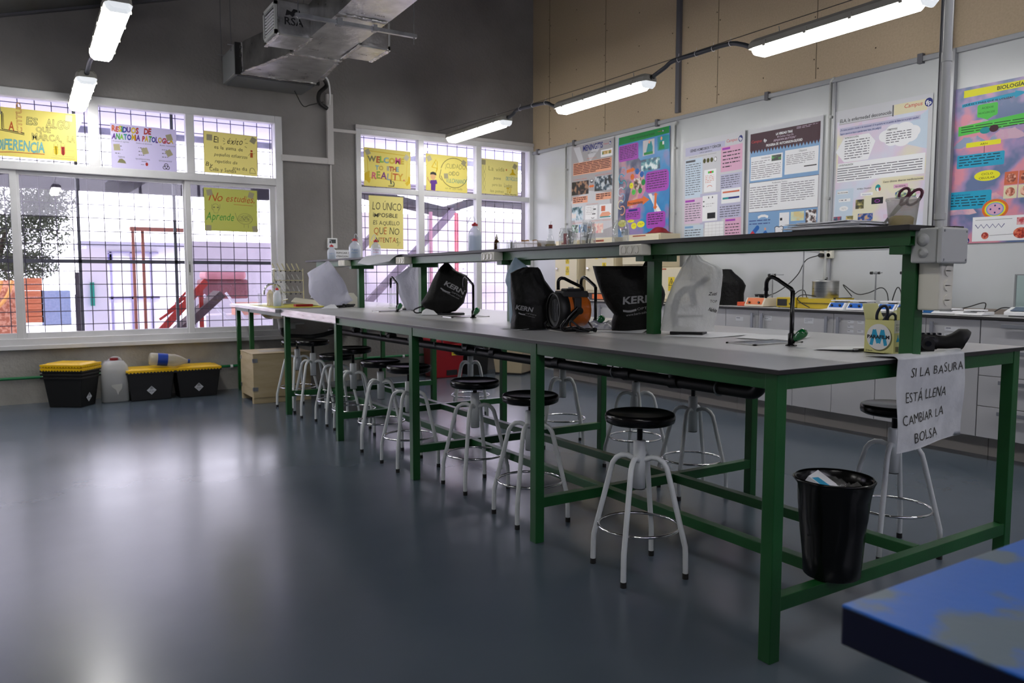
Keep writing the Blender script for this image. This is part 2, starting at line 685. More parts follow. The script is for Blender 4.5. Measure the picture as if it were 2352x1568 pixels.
m.box(XR, XR + .2, YN - .2, YW, 2.76, 6.2, MDF)
m.build('wall_right', kind='structure')
m = MB(); m.box(XL - .2, XL, YN - .2, YW, 0, 4.2, CONC); m.build('wall_left', kind='structure')
W_FILL = (-4.6, 3.2, 2.5, 3.5)  # high window band behind the camera, unseen, added for fill light
wall_with_holes(XL, XR, 0, 6.2, [W_FILL], YN - .2, YN, CONC).build('wall_front', kind='structure')
w_fill = bpy.data.objects.new('added_fill_window', None); C.objects.link(w_fill); w_fill['kind'] = 'structure'
m = MB()
for k in range(7):
    x = W_FILL[0] + (W_FILL[1] - W_FILL[0]) * k / 6
    m.box(x - .03, x + .03, YN - .12, YN - .04, W_FILL[2], W_FILL[3], ALU)
m.box(W_FILL[0], W_FILL[1], YN - .12, YN - .04, W_FILL[2], W_FILL[2] + .06, ALU); m.box(W_FILL[0], W_FILL[1], YN - .12, YN - .04, W_FILL[3] - .06, W_FILL[3], ALU)
m.build('window_frame', w_fill)
m = MB(); m.box(W_FILL[0], W_FILL[1], YN - .09, YN - .085, W_FILL[2], W_FILL[3], glassy('window_glass', (0.93, 0.92, 0.96), fres=1.5, rough=0.01)); m.build('pane', w_fill)
def ceil_z(x):
    return 3.486 + 0.283 * (x + 1.928)
m = MB()
vs = []
for x in (XL - .2, XR + .3):
    for y in (YN - .2, YW + .3):
        for dz in (0, .15):
            vs.append((x, y, ceil_z(x) + dz))
m.add(vs, [(0, 1, 3, 2), (4, 6, 7, 5), (0, 4, 5, 1), (2, 3, 7, 6), (0, 2, 6, 4), (1, 5, 7, 3)], DARKC)
m.build('ceiling', kind='structure')
# ceiling edge angle and beam
m = MB()
m.bar((XL, YW - .03, ceil_z(XL) - .012), (XR, YW - .03, ceil_z(XR) - .012), .05, .02, STRUT)
m.build('trim_1', kind='structure')
m = MB(); m.box(-1.13, -1.06, YN, YW - .06, ceil_z(-1.1) - .17, ceil_z(-1.13) + .02, STRUT); m.build('trim_2', kind='structure')
# rough low plinth strip of the back wall under the window and the dark line on the right wall foot
m = MB(); m.box(XL, 1.36, YW - .012, YW + .01, 0, .50, CONCL); m.build('trim_3', kind='structure')
# board joints and screws of the upper right wall
m = MB()
for y in (6.57, 5.48, 3.81, 2.73, 0.6, -0.6, -1.8):
    m.box(XR - .002, XR + .01, y - .0025, y + .0025, 2.80, 5.6, JOINT)
for y in (6.57, 6.02, 5.48, 4.92, 4.42, 4.20, 3.81, 3.27, 2.73, 2.2):
    for k in range(7):
        z = 2.92 + k * .34
        for dy in ((-.02, .02) if y in (6.57, 5.48, 3.81, 2.73) else (0,)):
            m.cyl((XR - .003, y + dy, z + dy * 2), (XR + .01, y + dy, z + dy * 2), .006, JOINT, 6)
m.build('trim_4', kind='structure')
# steel uprights on the wall
m = MB()
m.box(XR - .035, XR + .01, 4.285, 4.335, 2.80, 5.6, STRUT)
m.build('trim_5', kind='structure')
m = MB()
m.box(XR - .07, XR - .06, 1.615, 1.66, 0.92, 5.2, STRUT)
m.box(XR - .07, XR + .01, 1.655, 1.665, 0.92, 5.2, STRUT)
m.box(XR - .07, XR + .01, 1.61, 1.62, 0.92, 5.2, STRUT)
m.box(XR - .045, XR + .01, 1.567, 1.60, 0.92, 2.76, RAILG)
m.build('trim_6', kind='structure')
# grey rail along the top of the pale panels, with clips
t = thing('cable_rail', 'grey metal trunking rail running along the top of the pale wall panels', 'rail', (XR - .02, 3, 2.74))
m = MB(); m.box(XR - .03, XR - .001, -3.5, YW - .02, 2.728, 2.765, RAILG)
m.build('rail', t, bevel=.003)
for y in (4.604, 6.029, 3.205, 1.826, 6.80):
    m = MB(); m.box(XR - .036, XR + .0, y - .02, y + .02, 2.715, 2.785, STRUT); m.build('clip', t, bevel=.002)
# thin vertical conduits on the wall
def conduit(y, z0, z1, r, label, top=True):
    t = thing('wall_conduit', label, 'pipe', (XR - .03, y, z0), group=None)
    m = MB()
    pts = [(XR - .03, y, z0), (XR - .03, y, z1 - .06)]
    if top:
        pts += arc((XR - .03, y - .03, z1 - .06), .03, 0, PI / 2, 4, (0, 1, 0), (0, 0, 1))
    else:
        pts.append((XR - .03, y, z1))
    m.tube(pts, r, GREYPLASTIC, 10); m.build('tube', t)
    for z in (1.15, 1.8, 2.45):
        if z0 < z < z1:
            m = MB(); m.cyl((XR - .03, y, z), (XR - .03, y, z + .02), r + .004, GREYPLASTIC, 10)
            m.box(XR - .032, XR, y - .006, y + .006, z, z + .02, GREYPLASTIC); m.build('clamp', t)
conduit(4.33, 1.60, 2.74, .0125, 'grey conduit down the wall between the blue poster and the white genes poster')
conduit(6.18, .93, 2.79, .0105, 'thin grey conduit down the wall left of the MENINGITIS poster')
conduit(2.56, .93, 2.79, .0115, 'grey conduit down the wall between the progeria poster and the ELA poster')
m = MB(); m.box(XR - .02, XR, 2.525, 2.54, .93, 2.76, RAILG); m.build('trim_7', kind='structure')

# ------------------------------------------------------------------ windows
GLASS = glassy('window_glass', (0.93, 0.92, 0.96), fres=1.5, rough=0.01)
def fr(mb, x0, x1, z0, z1, w, y0, y1):
    mb.box(x0, x0 + w, y0, y1, z0, z1, ALU); mb.box(x1 - w, x1, y0, y1, z0, z1, ALU)
    mb.box(x0 + w, x1 - w, y0, y1, z0, z0 + w, ALU); mb.box(x0 + w, x1 - w, y0, y1, z1 - w, z1, ALU)
def empty_struct(name):
    o = bpy.data.objects.new(name, None); C.objects.link(o); o['kind'] = 'structure'; return o
w1 = empty_struct('window_1')
m = MB(); fr(m, W1[0] - .03, W1[1] + .04, W1[2] - .03, W1[3] + .02, .075, YW - .025, YW + .09)
m.box(W1[0], W1[1], YW - .02, YW + .08, 2.14, 2.215, ALU)
for x in (-2.15, -1.23, -.372):
    w = .045 if x > -.5 else .045
    m.box(x - w, x + w if x < -.5 else x + .035, YW - .018, YW + .07, 2.2, 2.80, ALU)
m.build('window_frame', w1, bevel=.004)
m = MB(); m.box(W1[0] - .05, W1[1] + .06, YW - .07, YW + .02, .505, .545, ALU); m.build('window_sill', w1, bevel=.004)
for a, b, y, hx in ((-2.95, -1.87, YW + .015, None), (-1.905, -.40, YW + .045, None), (-.44, .46, YW + .01, None)):
    m = MB(); fr(m, a, b, .60, 2.16, .055, y, y + .03)
    s = m.build('sliding_sash', w1, bevel=.003)
    m = MB(); m.box(a + .03, b - .03, y + .012, y + .017, .64, 2.10, GLASS); m.build('pane', s)
    if b > -1:
        m = MB(); xx = a + .022
        m.box(xx - .009, xx + .009, y - .004, y + .005, 1.19, 1.33, GREYPLASTIC); m.box(xx - .004, xx + .004, y - .006, y + .005, 1.22, 1.30, INK); m.build('latch', s)
m = MB(); xx = -1.888
m.box(xx - .012, xx + .012, YW + .038, YW + .05, 1.19, 1.36, GREYPLASTIC); m.box(xx - .005, xx + .005, YW + .036, YW + .05, 1.25, 1.32, INK); m.build('latch', w1)
for a, b in ((-3.55, -2.2), (-2.1, -1.275), (-1.185, -.40), (-.335, .46)):
    m = MB(); m.box(a, b, YW + .03, YW + .035, 2.2, 2.80, GLASS); m.build('pane', w1)
w2 = empty_struct('window_2')
m = MB(); fr(m, W2[0] - .01, W2[1] + .01, W2[2] - .03, W2[3] + .02, .06, YW - .02, YW + .09)
m.box(W2[0], W2[1], YW - .012, YW + .08, 2.13, 2.19, ALU)
for x in (2.17, 2.952):
    m.box(x - .037, x + .037, YW - .015, YW + .07, W2[2], W2[3], ALU)
m.build('window_frame', w2, bevel=.004)
m = MB(); m.box(W2[0] - .02, W2[1], YW - .06, YW + .02, .575, .61, ALU); m.build('window_sill', w2, bevel=.004)
for a, b in ((1.43, 2.135), (2.205, 2.917), (2.987, 3.69)):
    for c, d in ((.64, 2.135), (2.185, 2.76)):
        m = MB(); m.box(a, b, YW + .03, YW + .035, c, d, GLASS); m.build('pane', w2)
# outside security grilles
RODS = col((0.05, 0.045, 0.06), 0.6)
def grille(x0, x1, z0, z1, posts, label, hbars):
    t = thing('window_grille', label, 'grille', ((x0 + x1) / 2, YW + .28, z0))
    m = MB()
    n = int((x1 - x0) / .1365)
    for i in range(n + 1):
        x = x0 + i * .1365
        m.tube([(x, YW + .275, z0), (x, YW + .275, z1)], .0042, RODS, 5)
    k = int((z1 - z0) / .13)
    for i in range(k + 1):
        z = z0 + i * .13
        m.tube([(x0, YW + .282, z), (x1, YW + .282, z)], .0042, RODS, 5)
    m.build('mesh', t)
    gm = col((0.10, 0.11, 0.12), 0.5)
    for x in posts:
        m = MB(); m.box(x - .014, x + .014, YW + .285, YW + .31, z0 - .05, z1 + .05, gm); m.build('upright', t)
    for z in hbars:
        m = MB(); m.box(x0, x1, YW + .285, YW + .31, z - .018, z + .018, gm); m.build('crossbar', t)
grille(-3.47, .72, .45, 2.95, (-3.0, -1.375, -.50, .62), 'dark square-mesh steel grille outside the big sliding window', (1.325,))
grille(1.30, 4.0, .45, 2.95, (1.45, 2.30, 3.1), 'dark square-mesh steel grille outside the corner window', ())

# ------------------------------------------------------------------ the long green laboratory bench
LB = 1.2652
TOPM = noisy('grey_laminate_top', (0.47, 0.47, 0.475), (0.54, 0.54, 0.545), 2.0, 0.30, 0.0, detail=6, r2=0.4)
EDGE = col((0.012, 0.011, 0.012), 0.5)
bench = thing('laboratory_bench', 'long green steel island bench with grey top and raised black-edged shelf', 'bench', (0, 0, 0))
W = 1.375; LG = .045
m = MB(); m.box(-.012, W + LG + .012, -.015, 5.13, .885, .899, TOPM)
m.box(-.0125, W + LG + .0125, -.0155, 5.1305, .8845, .8975, EDGE)
m.build('worktop', bench)
for i in range(5):
    for x in (0, W):
        m = MB(); m.box(x, x + LG, i * LB, i * LB + LG, 0, .885, GREEN)
        m.build('leg', bench, bevel=.002)
for x in (0, W):
    for i in range(4):
        m = MB(); m.box(x + .003, x + LG - .003, i * LB + LG, (i + 1) * LB, .835, .884, GREEN); m.build('side_rail', bench, bevel=.002)
for i in range(5):
    m = MB(); m.box(LG, W, i * LB + .002, i * LB + LG - .002, .835, .884, GREEN); m.build('cross_rail', bench, bevel=.002)
    m = MB(); m.box(LG, W, i * LB + .003, i * LB + LG - .003, .155, .200, GREEN); m.build('foot_rail', bench, bevel=.002)
for x in (.385, .82):
    m = MB(); m.box(x, x + .04, LG, 4 * LB, .158, .199, GREEN); m.build('stretcher', bench, bevel=.002)
for i in range(5):
    m = MB(); m.box(.655, .705, i * LB - .018, i * LB + .032, .899, 1.275, GREEN)
    m.build('shelf_post', bench, bevel=.002)
    m = MB(); m.box(.585, .795, i * LB - .022, i * LB + .036, 1.242, 1.276, GREEN); m.box(.64, .72, i * LB - .03, i * LB + .045, 1.252, 1.276, GREEN)
    m.build('bracket', bench, bevel=.002)
for x in (.585, .76):
    m = MB()
    m.box(x, x + .004, -.035, 6.0, 1.272, 1.318, GREEN); m.box(x + .026, x + .03, -.035, 6.0, 1.272, 1.318, GREEN)
    m.box(x + .004, x + .026, -.035, 6.0, 1.30, 1.318, GREEN); m.box(x - .003, x + .033, -.035, 6.0, 1.270, 1.275, GREEN)
    m.build('shelf_rail', bench)
m = MB(); m.box(.555, .83, -.05, 6.25, 1.318, 1.336, EDGE); m.build('shelf_board', bench, bevel=.002)
# steel edge trim at the wet end
m = MB(); m.box(-.0145, -.0128, 3 * LB - .03, 5.13, .845, .8985, STEEL); m.build('edge_trim', bench)
# triple socket blocks on the rail
def socket_face(mb, c, r, ax='X'):
    # round recess with two holes, facing -X
    mb.lathe([(r, 0), (r, -.002), (r * .88, -.002), (r * .85, .004)], IVORY, c, 18, axis='X')
    mb.lathe([(0, .003), (r * .85, .003)], col((0.45, 0.43, 0.34), 0.4), c, 18, axis='X', caps=False)
def socket_block(y, x=.555, flip=False):
    m = MB(); m.box(x - .035, x + .028, y, y + .155, 1.268, 1.318, IVORY)
    s = m.build('socket_block', bench, bevel=.005)
    for k in range(3):
        m = MB(); c = (x - .036, y + .035 + k * .043, 1.293)
        socket_face(m, c, .0195)
        for dz in (-.006, .006):
            m.cyl((c[0] + .0025, c[1] + dz, c[2]), (c[0] + .001, c[1] + dz, c[2]), .0024, INK, 8)
        m.box(c[0] - .001, c[0] + .002, c[1] - .0015, c[1] + .0015, c[2] - .018, c[2] - .012, CHROME)
        m.build('socket', s)
for y in (1.19, 2.49, 3.78, 5.04):
    socket_block(y)
# vertical socket strip and junction box on the near post, conduit up to the roof
m = MB(); m.box(.665, .745, -.095, -.02, 1.058, 1.225, IVORY); sb = m.build('vertical_socket_strip', bench, bevel=.006, label='ivory three-way vertical socket strip under the grey box')
for k in range(3):
    m = MB(); c = (.705, -.0955, 1.092 + k * .048)
    m.lathe([(.0215, 0), (.0215, .003), (.019, .003), (.018, -.003)], IVORY, c, 20, axis='Y')
    m.lathe([(0, -.001), (.018, -.001)], col((0.50, 0.48, 0.34), 0.4), c, 20, axis='Y', caps=False)
    m.box(c[0] - .014, c[0] + .014, c[1] - .003, c[1] + .001, c[2] - .0015, c[2] + .0015, IVORY)
    m.build('socket', sb)
m = MB(); m.box(.615, .765, -.105, -.02, 1.213, 1.325, GREYPLASTIC); jb = m.build('junction_box', bench, bevel=.006, label='grey square cable junction box')
m = MB(); m.box(.612, .768, -.125, -.108, 1.211, 1.327, GREYPLASTIC); m.build('lid', jb, bevel=.006)
for yy, zz, rr in ((-.062, 1.288, .020), (-.064, 1.246, .016)):
    m = MB(); m.lathe([(rr, 0), (rr, -.004), (rr * .7, -.004), (rr * .65, -.007), (rr * .4, -.007), (0, -.008)], GREYPLASTIC, (.615, yy, zz), 18, axis='X'); m.build('cable_grommet', jb)
for x in (.625, .755):
    for z in (1.223, 1.315):
        m = MB(); m.cyl((x, -.1265, z), (x, -.12, z), .004, GREYMETAL, 10); m.build('screw', jb)
m = MB(); m.tube([(.70, -.065, 1.325), (.70, -.065, 4.1)], .0135, GREYPLASTIC, 14)
m.cyl((.70, -.065, 1.355), (.70, -.065, 1.375), .018, GREYPLASTIC, 14); m.cyl((.70, -.065, 1.86), (.70, -.065, 1.89), .0155, GREYPLASTIC, 14)
m.build('riser_pipe', bench, label='grey pipe rising from the junction box to the roof')
m = MB(); m.box(.775, .83, -.075, -.045, 1.318, 1.337, EDGE); m.build('end_stop', bench)
# cup sinks and black spout taps with green heads
TAPG = col((0.004, 0.12, 0.03), 0.08, coat=0.6)
def cup_sink(x, y):
    m = MB()
    x0, x1, y0, y1, z = x - .13, x + .16, y - .065, y + .085, .8985
    for a in ((x0, x1, y0, y0 + .012), (x0, x1, y1 - .012, y1), (x0, x0 + .012, y0, y1), (x1 - .012, x1, y0, y1)):
        m.box(*a, z, z + .006, STEEL)
    m.add([(x0 + .012, y0 + .012, z + .004), (x1 - .012, y0 + .012, z + .004), (x1 - .012, y1 - .012, z + .004), (x0 + .012, y1 - .012, z + .004)], [(0, 1, 2, 3)], col((0.02, 0.018, 0.016), 0.25, 0.6))
    m.build('cup_sink', bench)
def tap(x, y, label=None):
    m = MB()
    m.lathe([(.022, .899), (.022, .903), (.013, .906), (.013, .945), (.010, .95)], BLACK, (x, y, 0), 18)
    pts = [(x, y, .945), (x, y, 1.115)] + arc((x, y + .022, 1.105), .022, PI, PI * .62, 4, (0, 1, 0), (0, 0, 1))
    pts += [(x, y + .07, 1.157)] + arc((x, y + .10, 1.14), .028, PI * .62, 0, 8, (0, 1, 0), (0, 0, 1)) + [(x, y + .128, 1.12)]
    m.tube(pts, .0085, BLACK, 12)
    m.cyl((x, y + .128, 1.125), (x, y + .128, 1.112), .0095, BLACK, 12)
    m.tube([(x, y + .128, 1.113), (x, y + .128, 1.095), (x, y + .128, 1.083)], [.007, .0075, .004], BLACK, 12)
    m.tube([(x, y, .913), (x, y - .02, .93)], .010, BLACK, 12)
    t = m.build('tap', bench)
    m = MB()
    d = Vector((0, -.80, .60)).normalized()
    p = Vector((x, y - .016, .925))
    m.tube([p, p + d * .006, p + d * .03, p + d * .048, p + d * .058, p + d * .06], [.009, .0145, .0185, .0185, .014, .004], TAPG, 18)
    m.build('tap_head', t, label='glossy green tap head')
for x, y in ((.682, .489), (.70, 1.745), (.662, 2.998), (.60, 4.09)):
    tap(x, y); cup_sink(x + .01, y + .14)
# waste pipe under the top
m = MB()
x, z = .68, .69
m.tube([(x, .63, .80), (x, .63, z + .05)] + arc((x, .68, z + .05), .05, PI, PI * 1.5, 6, (0, 1, 0), (0, 0, 1)) + [(x, 5.9, z - .04)], .0275, BLACKM, 14)
for y in (1.12, 1.45, 2.05, 2.75, 3.1, 3.9, 4.4, 5.2):
    m.cyl((x, y - .03, z), (x, y + .03, z - .005), .033, BLACKM, 14)
for y in (1.13, 3.14):
    m.cyl((x, y, z), (x, y, .80), .028, BLACKM, 14)
wp = m.build('waste_pipe', bench, label='black plastic drain pipe slung under the worktop')
for y in (.63, 1.88, 3.14, 4.24):
    m = MB(); m.cyl((x, y, .78), (x, y, .84), .030, col((0.33, 0.37, 0.40), 0.4), 16); m.cyl((x, y, .77), (x, y, .79), .036, col((0.33, 0.37, 0.40), 0.4), 16)
    if y in (1.88, 4.24):
        m.cyl((x, y, z + .03), (x, y, .78), .022, BLACKM, 12)
    m.build('sink_drain', bench)
for y in (.85, 1.55, 2.25, 2.95, 3.55, 4.0, 4.55, 5.0):
    m = MB(); m.cyl((x, y, z + .03), (x, y, .885), .004, GREYMETAL, 8); m.cyl((x, y, z + .028), (x, y, z + .05), .008, GALV, 8)
    m.tube(arc((x, y, z), .034, 0, 2 * PI, 14, (1, 0, 0), (0, 0, 1)), .004, GALV, 6); m.build('pipe_hanger', bench)
for q in ([(.68, 1.75, .88), (.66, 1.76, .80), (.70, 1.80, .745), (.74, 1.90, .76), (.74, 1.95, .86)], [(.72, 3.0, .88), (.70, 2.95, .80), (.66, 2.9, .74), (.60, 2.95, .80), (.62, 3.0, .88)], [(.45, 5.0, .88), (.42, 4.95, .80), (.46, 4.85, .77), (.5, 4.8, .88)]):
    m = MB(); m.tube(smooth_path(q), .0065, BLACKM, 8); m.build('supply_hose', bench)
m = MB()
rr = random.Random(3)
m.tube(smooth_path([(.95, .5, .882), (.9, .42, .85), (1.0, .3, .84), (1.1, .2, .882)]), .005, BLACKM, 6)
m.build('loose_cable', bench)

# steel sink unit at the window end
su = thing('sink_unit', 'stainless steel sink table on thin green legs at the window end of the bench', 'sink', (.4, 5.9, 0))
m = MB(); m.box(-.06, 1.42, 5.14, 6.86, .868, .897, STEEL); m.build('steel_top', su, bevel=.003)
for x, y in ((0, 6.28), (0, 6.81), (1.375, 6.28), (1.375, 6.81)):
    m = MB(); m.box(x, x + .04, y, y + .04, 0, .868, GREEN); m.build('leg', su, bevel=.002)
m = MB(); m.box(0, .035, 5.14, 6.8, .83, .867, GREEN); m.build('rail', su)
m = MB(); m.box(.01, .03, 6.32, 6.81, .30, .34, GREEN); m.build('foot_rail', su)
m = MB(); m.lathe([(.19, 0), (.19, -.05), (.15, -.085), (.03, -.095)], STEEL, (.22, 5.95, .868), 28); m.build('basin', su)
m = MB(); m.cyl((.22, 5.95, .775), (.22, 5.95, .71), .045, GREYPLASTIC, 16, .03); m.cyl((.22, 5.95, .71), (.22, 5.95, .69), .03, GREYPLASTIC, 16)
m.tube([(.22, 5.95, .69), (.22, 5.95, .65)] + arc((.26, 5.93, .65), .04, PI, PI * 1.5, 5, (1, 0, 0), (0, 0, 1)) + [(.45, 5.8, .60), (.56, 5.75, .62), (.66, 5.70, .655)], .022, BLACKM, 12)
m.cyl((.30, 5.90, .73), (.42, 5.90, .73), .012, GREYPLASTIC, 10); m.box(.27, .33, 5.88, 5.94, .68, .73, GREYPLASTIC)
m.build('drain_trap', su)
m = MB()
x, y = .30, 6.22
m.tube([(x, y, .897), (x, y, 1.02)] + arc((x - .085, y, 1.02), .085, 0, PI * 1.02, 14, (1, 0, 0), (0, 0, 1)) + [(x - .17, y, 1.0)], .0105, CHROME, 12)
m.cyl((x, y, .897), (x, y, .95), .018, CHROME, 14); m.cyl((x - .03, y - .04, .897), (x - .03, y - .04, .93), .012, CHROME, 12)
m.tube([(x, y - .01, .94), (x + .05, y - .03, .955)], .006, CHROME, 8)
m.build('swan_neck_tap', su, label='chrome swan-neck tap')

# ------------------------------------------------------------------ stools
def make_stool(loc, rz, H, label):
    t = thing('laboratory_stool', label, 'stool', loc, rz, 'round black-seated lab stools')
    m = MB(); m.lathe([(0, -.045), (.10, -.045), (.122, -.043), (.1345, -.036), (.1375, -.024), (.1375, -.012), (.134, -.004), (.125, 0), (.118, -.003), (0, -.004)], BLACK, (0, 0, 0), 40)
    o = m.build('seat', t, local=True); o.location = (0, 0, H)
    m = MB(); m.cyl((0, 0, -.02), (0, 0, -.22), .0115, BLACK, 14); m.cyl((0, 0, -.044), (0, 0, -.052), .05, BLACK, 18)
    o = m.build('spindle', t, local=True); o.location = (0, 0, H)
    m = MB(); m.lathe([(0, .338), (.0245, .338), (.0245, .525), (.0215, .528), (.013, .529)], WHITEP, (0, 0, 0), 20)
    m.cyl((0, 0, .334), (0, 0, .34), .0235, BLACKM, 16)
    m.build('column', t, local=True)
    for k in range(4):
        Mx = Matrix.Rotation(k * PI / 2, 4, 'Z')
        m = MB(Mx)
        pts = [(.018, 0, .452), (.05, 0, .464), (.075, 0, .462), (.095, 0, .450), (.109, 0, .430), (.119, 0, .395), (.182, 0, .145), (.187, 0, .125), (.1885, 0, .10), (.190, 0, .02)]
        m.tube(pts, .0108, WHITEP, 12)
        l = m.build('leg', t, local=True)
        m = MB(Mx); m.cyl((.190, 0, 0), (.190, 0, .022), .0118, RUBBER, 12); m.build('rubber_foot', l, local=True)
    m = MB(); m.tube([(.159 * math.cos(2 * PI * k / 40), .159 * math.sin(2 * PI * k / 40), .188) for k in range(40)], .0058, CHROME, 8, closed=True)
    m.build('foot_ring', t, local=True)
    return t
ST = [((.172, .789), 32, .640, 'stool nearest the camera, standing free in front of the first near-side bay'),
      ((.188, 1.593), 38, .610, 'black-topped stool right behind the second green leg of the near side'),
      ((.243, 2.235), 44, .603, 'stool between the second and third near-side legs, just left of the leg-hidden one'),
      ((.138, 2.880), 43, .628, 'stool whose column is hidden by the third near-side green leg'),
      ((.188, 3.45), 24, .605, 'stool half way between the third and fourth near-side green legs'),
      ((.205, 4.02), 30, .650, 'tall-set stool beside the fourth near-side green leg, seat higher than its neighbours'),
      ((.245, 4.50), 45, .556, 'low-set stool behind the fourth near-side green leg'),
      ((.2, 4.96), 40, .640, 'stool between the fourth near-side leg and the plywood crate, farther right'),
      ((.205, 5.42), 60, .605, 'farthest near-side stool, standing right in front of the plywood crate'),
      ((1.255, .40), 20, .632, 'stool behind the waste basket, its seat half hidden by the hanging paper note'),
      ((1.18, 1.50), 25, .636, 'far-side stool right of and behind the nearest stool, seat under the drain pipe'),
      ((1.30, 2.10), 60, .606, 'far-side stool whose seat peeps out under the near rail, above the nearest stool'),
      ((1.295, 2.86), 12, .590, 'far-side stool behind the second green leg, seat hidden by the bench rail'),
      ((1.278, 4.15), 18, .570, 'farthest far-side stool, in front of the black bin and cream bin')]
s0 = make_stool((ST[0][0][0], ST[0][0][1], 0), R(ST[0][1]), ST[0][2], ST[0][3])
for (xy, rz, H, lb) in ST[1:]:
    s = dup(s0, (xy[0], xy[1], 0), R(rz), lb, 'round black-seated lab stools')
    for ch in s.children:
        if ch.name.startswith('seat') or ch.name.startswith('spindle'):
            ch.location = (0, 0, H)
# ------------------------------------------------------------------ hanging strip lamps
LENS = emit('lit_lamp_lens', (1.0, 0.985, 0.95), LAMP_STRENGTH)
ENDCAP = emit('lamp_lens_end', (0.9, 0.95, 1.0), 0.55)
HOUSE = col((0.33, 0.32, 0.28), 0.5)
def make_lamp(loc, rz, label):
    """local axis along Y, lens underneath, 1.27 m"""
    t = thing('strip_lamp', label, 'lamp', loc, rz, 'hanging sealed fluorescent strip lamps')
    L = .635
    def sect(mb, prof, y0, y1, m, taper=0.06):
        n = len(prof)
        ys = [(y0, .72), (y0 + .02, .93), (y0 + taper, 1), (y1 - taper, 1), (y1 - .02, .93), (y1, .72)]
        vs = [(px * k, y, pz * (1 if k == 1 else k)) for y, k in ys for px, pz in prof]
        fs = []
        for i in range(len(ys) - 1):
            for j in range(n - 1):
                fs.append((i * n + j, i * n + j + 1, (i + 1) * n + j + 1, (i + 1) * n + j))
        mb.add(vs, fs, m, False)
        mb.add(vs[:n], [tuple(range(n))], m); mb.add(vs[-n:], [tuple(range(n))[::-1]], m)
    m = MB(); sect(m, [(-.075, 0), (-.072, .03), (-.05, .055), (.05, .055), (.072, .03), (.075, 0), (.075, -.008), (-.075, -.008), (-.075, 0)], -L, L, HOUSE)
    m.build('housing', t, local=True)
    m = MB(); sect(m, [(-.073, -.0085), (-.066, -.035), (-.045, -.055), (.045, -.055), (.066, -.035), (.073, -.0085)], -L + .075, L - .03, LENS, .03)
    m.build('lens', t, local=True)
    m = MB(); sect(m, [(-.074, -.009), (-.066, -.035), (-.045, -.0545), (.045, -.0545), (.066, -.035), (.074, -.009)], -L + .003, -L + .074, ENDCAP, .03)
    m.build('lens_end', t, local=True)
    for sx in (-1, 1):
        for y in (-.48, -.16, .16, .48):
            m = MB(); m.bar((sx * .078, y, -.018), (sx * .076, y, .02), .006, .022, HOUSE, (0, 1, 0)); m.build('clip', t, local=True)
    for y in (-.42, .42):
        m = MB(); m.tube([(0, y, .055), (0, y, .085), (0, y + .004, .105)], .003, GALV, 6); m.build('hook', t, local=True)
    for sy in (-1, 1):
        m = MB(); m.cyl((0, sy * (L - .02), .022), (0, sy * (L + .025), .022), .018, BLACKM, 12); m.build('cable_gland', t, local=True)
    return t
LP = [((2.50, 1.66, 2.735), 'largest lit strip lamp, upper right, over the far side of the bench'),
      ((2.46, 3.92, 2.735), 'lit strip lamp in the middle of the right-hand row, above the MENINGITIS poster'),
      ((2.40, 6.00, 2.770), 'farthest lit strip lamp of the right-hand row, in front of the corner window'),
      ((-1.325, 4.19, 2.735), 'lit strip lamp seen almost end-on at upper left, the larger over the aisle'),
      ((-1.365, 6.17, 2.735), 'small-looking lit strip lamp over the top of the big window, farther of the aisle pair')]
l0 = make_lamp(LP[0][0], 0, LP[0][1])
for p, lb in LP[1:]:
    dup(l0, p, 0, lb, 'hanging sealed fluorescent strip lamps')
for p, lb in (((2.5, -.9, 2.735), 'unseen strip lamp added for light, behind the camera side of the bench row'),
              ((-1.3, -.9, 2.735), 'unseen strip lamp added for light, over the aisle nearest the front wall'), ((-4.0, 2.5, 2.735), 'unseen strip lamp added for light, near the left wall'), ((-4.0, 5.2, 2.735), 'unseen strip lamp added for light, by the window at the left wall')):
    dup(l0, p, 0, lb, 'hanging sealed fluorescent strip lamps')  # these four hang out of view, added to light the room
CABLE = col((0.045, 0.05, 0.06), 0.45)
def run(pts, label, ties=()):
    t = thing('lamp_conduit', label, 'cable', pts[0])
    m = MB(); m.tube(smooth_path(pts, 6), .0165, CABLE, 10); m.build('conduit', t)
    for q in ties:
        m = MB(); q = Vector(q); m.tube([q + Vector((.019 * math.cos(a), 0, .019 * math.sin(a))) for a in [2 * PI * k / 12 for k in range(12)]], .002, WHITE, 5, closed=True); m.tube([q + Vector((0, 0, .018)), q + Vector((.004, 0, .045))], .0015, WHITE, 5)
        m.build('cable_tie', t)
run([(2.50, 2.31, 2.757), (2.50, 2.40, 2.80), (2.495, 2.52, 2.832), (2.48, 2.8, 2.832), (2.47, 3.05, 2.832), (2.465, 3.14, 2.80), (2.46, 3.27, 2.76)],
    'grey conduit joining the nearest and the middle lamp of the right-hand row', [(2.495, 2.50, 2.832), (2.49, 2.66, 2.832), (2.48, 2.82, 2.832), (2.475, 3.0, 2.832)])
run([(2.46, 4.57, 2.757), (2.455, 4.66, 2.79), (2.45, 4.76, 2.83), (2.43, 5.0, 2.84), (2.41, 5.2, 2.84), (2.405, 5.27, 2.81), (2.40, 5.36, 2.785)],
    'grey conduit joining the middle and the farthest lamp of the right-hand row', [(2.45, 4.76, 2.832), (2.43, 4.95, 2.84), (2.41, 5.15, 2.84)])
run([(-1.33, 4.84, 2.757), (-1.335, 4.92, 2.75), (-1.345, 5.1, 2.79), (-1.355, 5.3, 2.80), (-1.36, 5.45, 2.78), (-1.365, 5.51, 2.76)],
    'grey conduit joining the two lamps over the aisle', [(-1.345, 5.1, 2.79)])
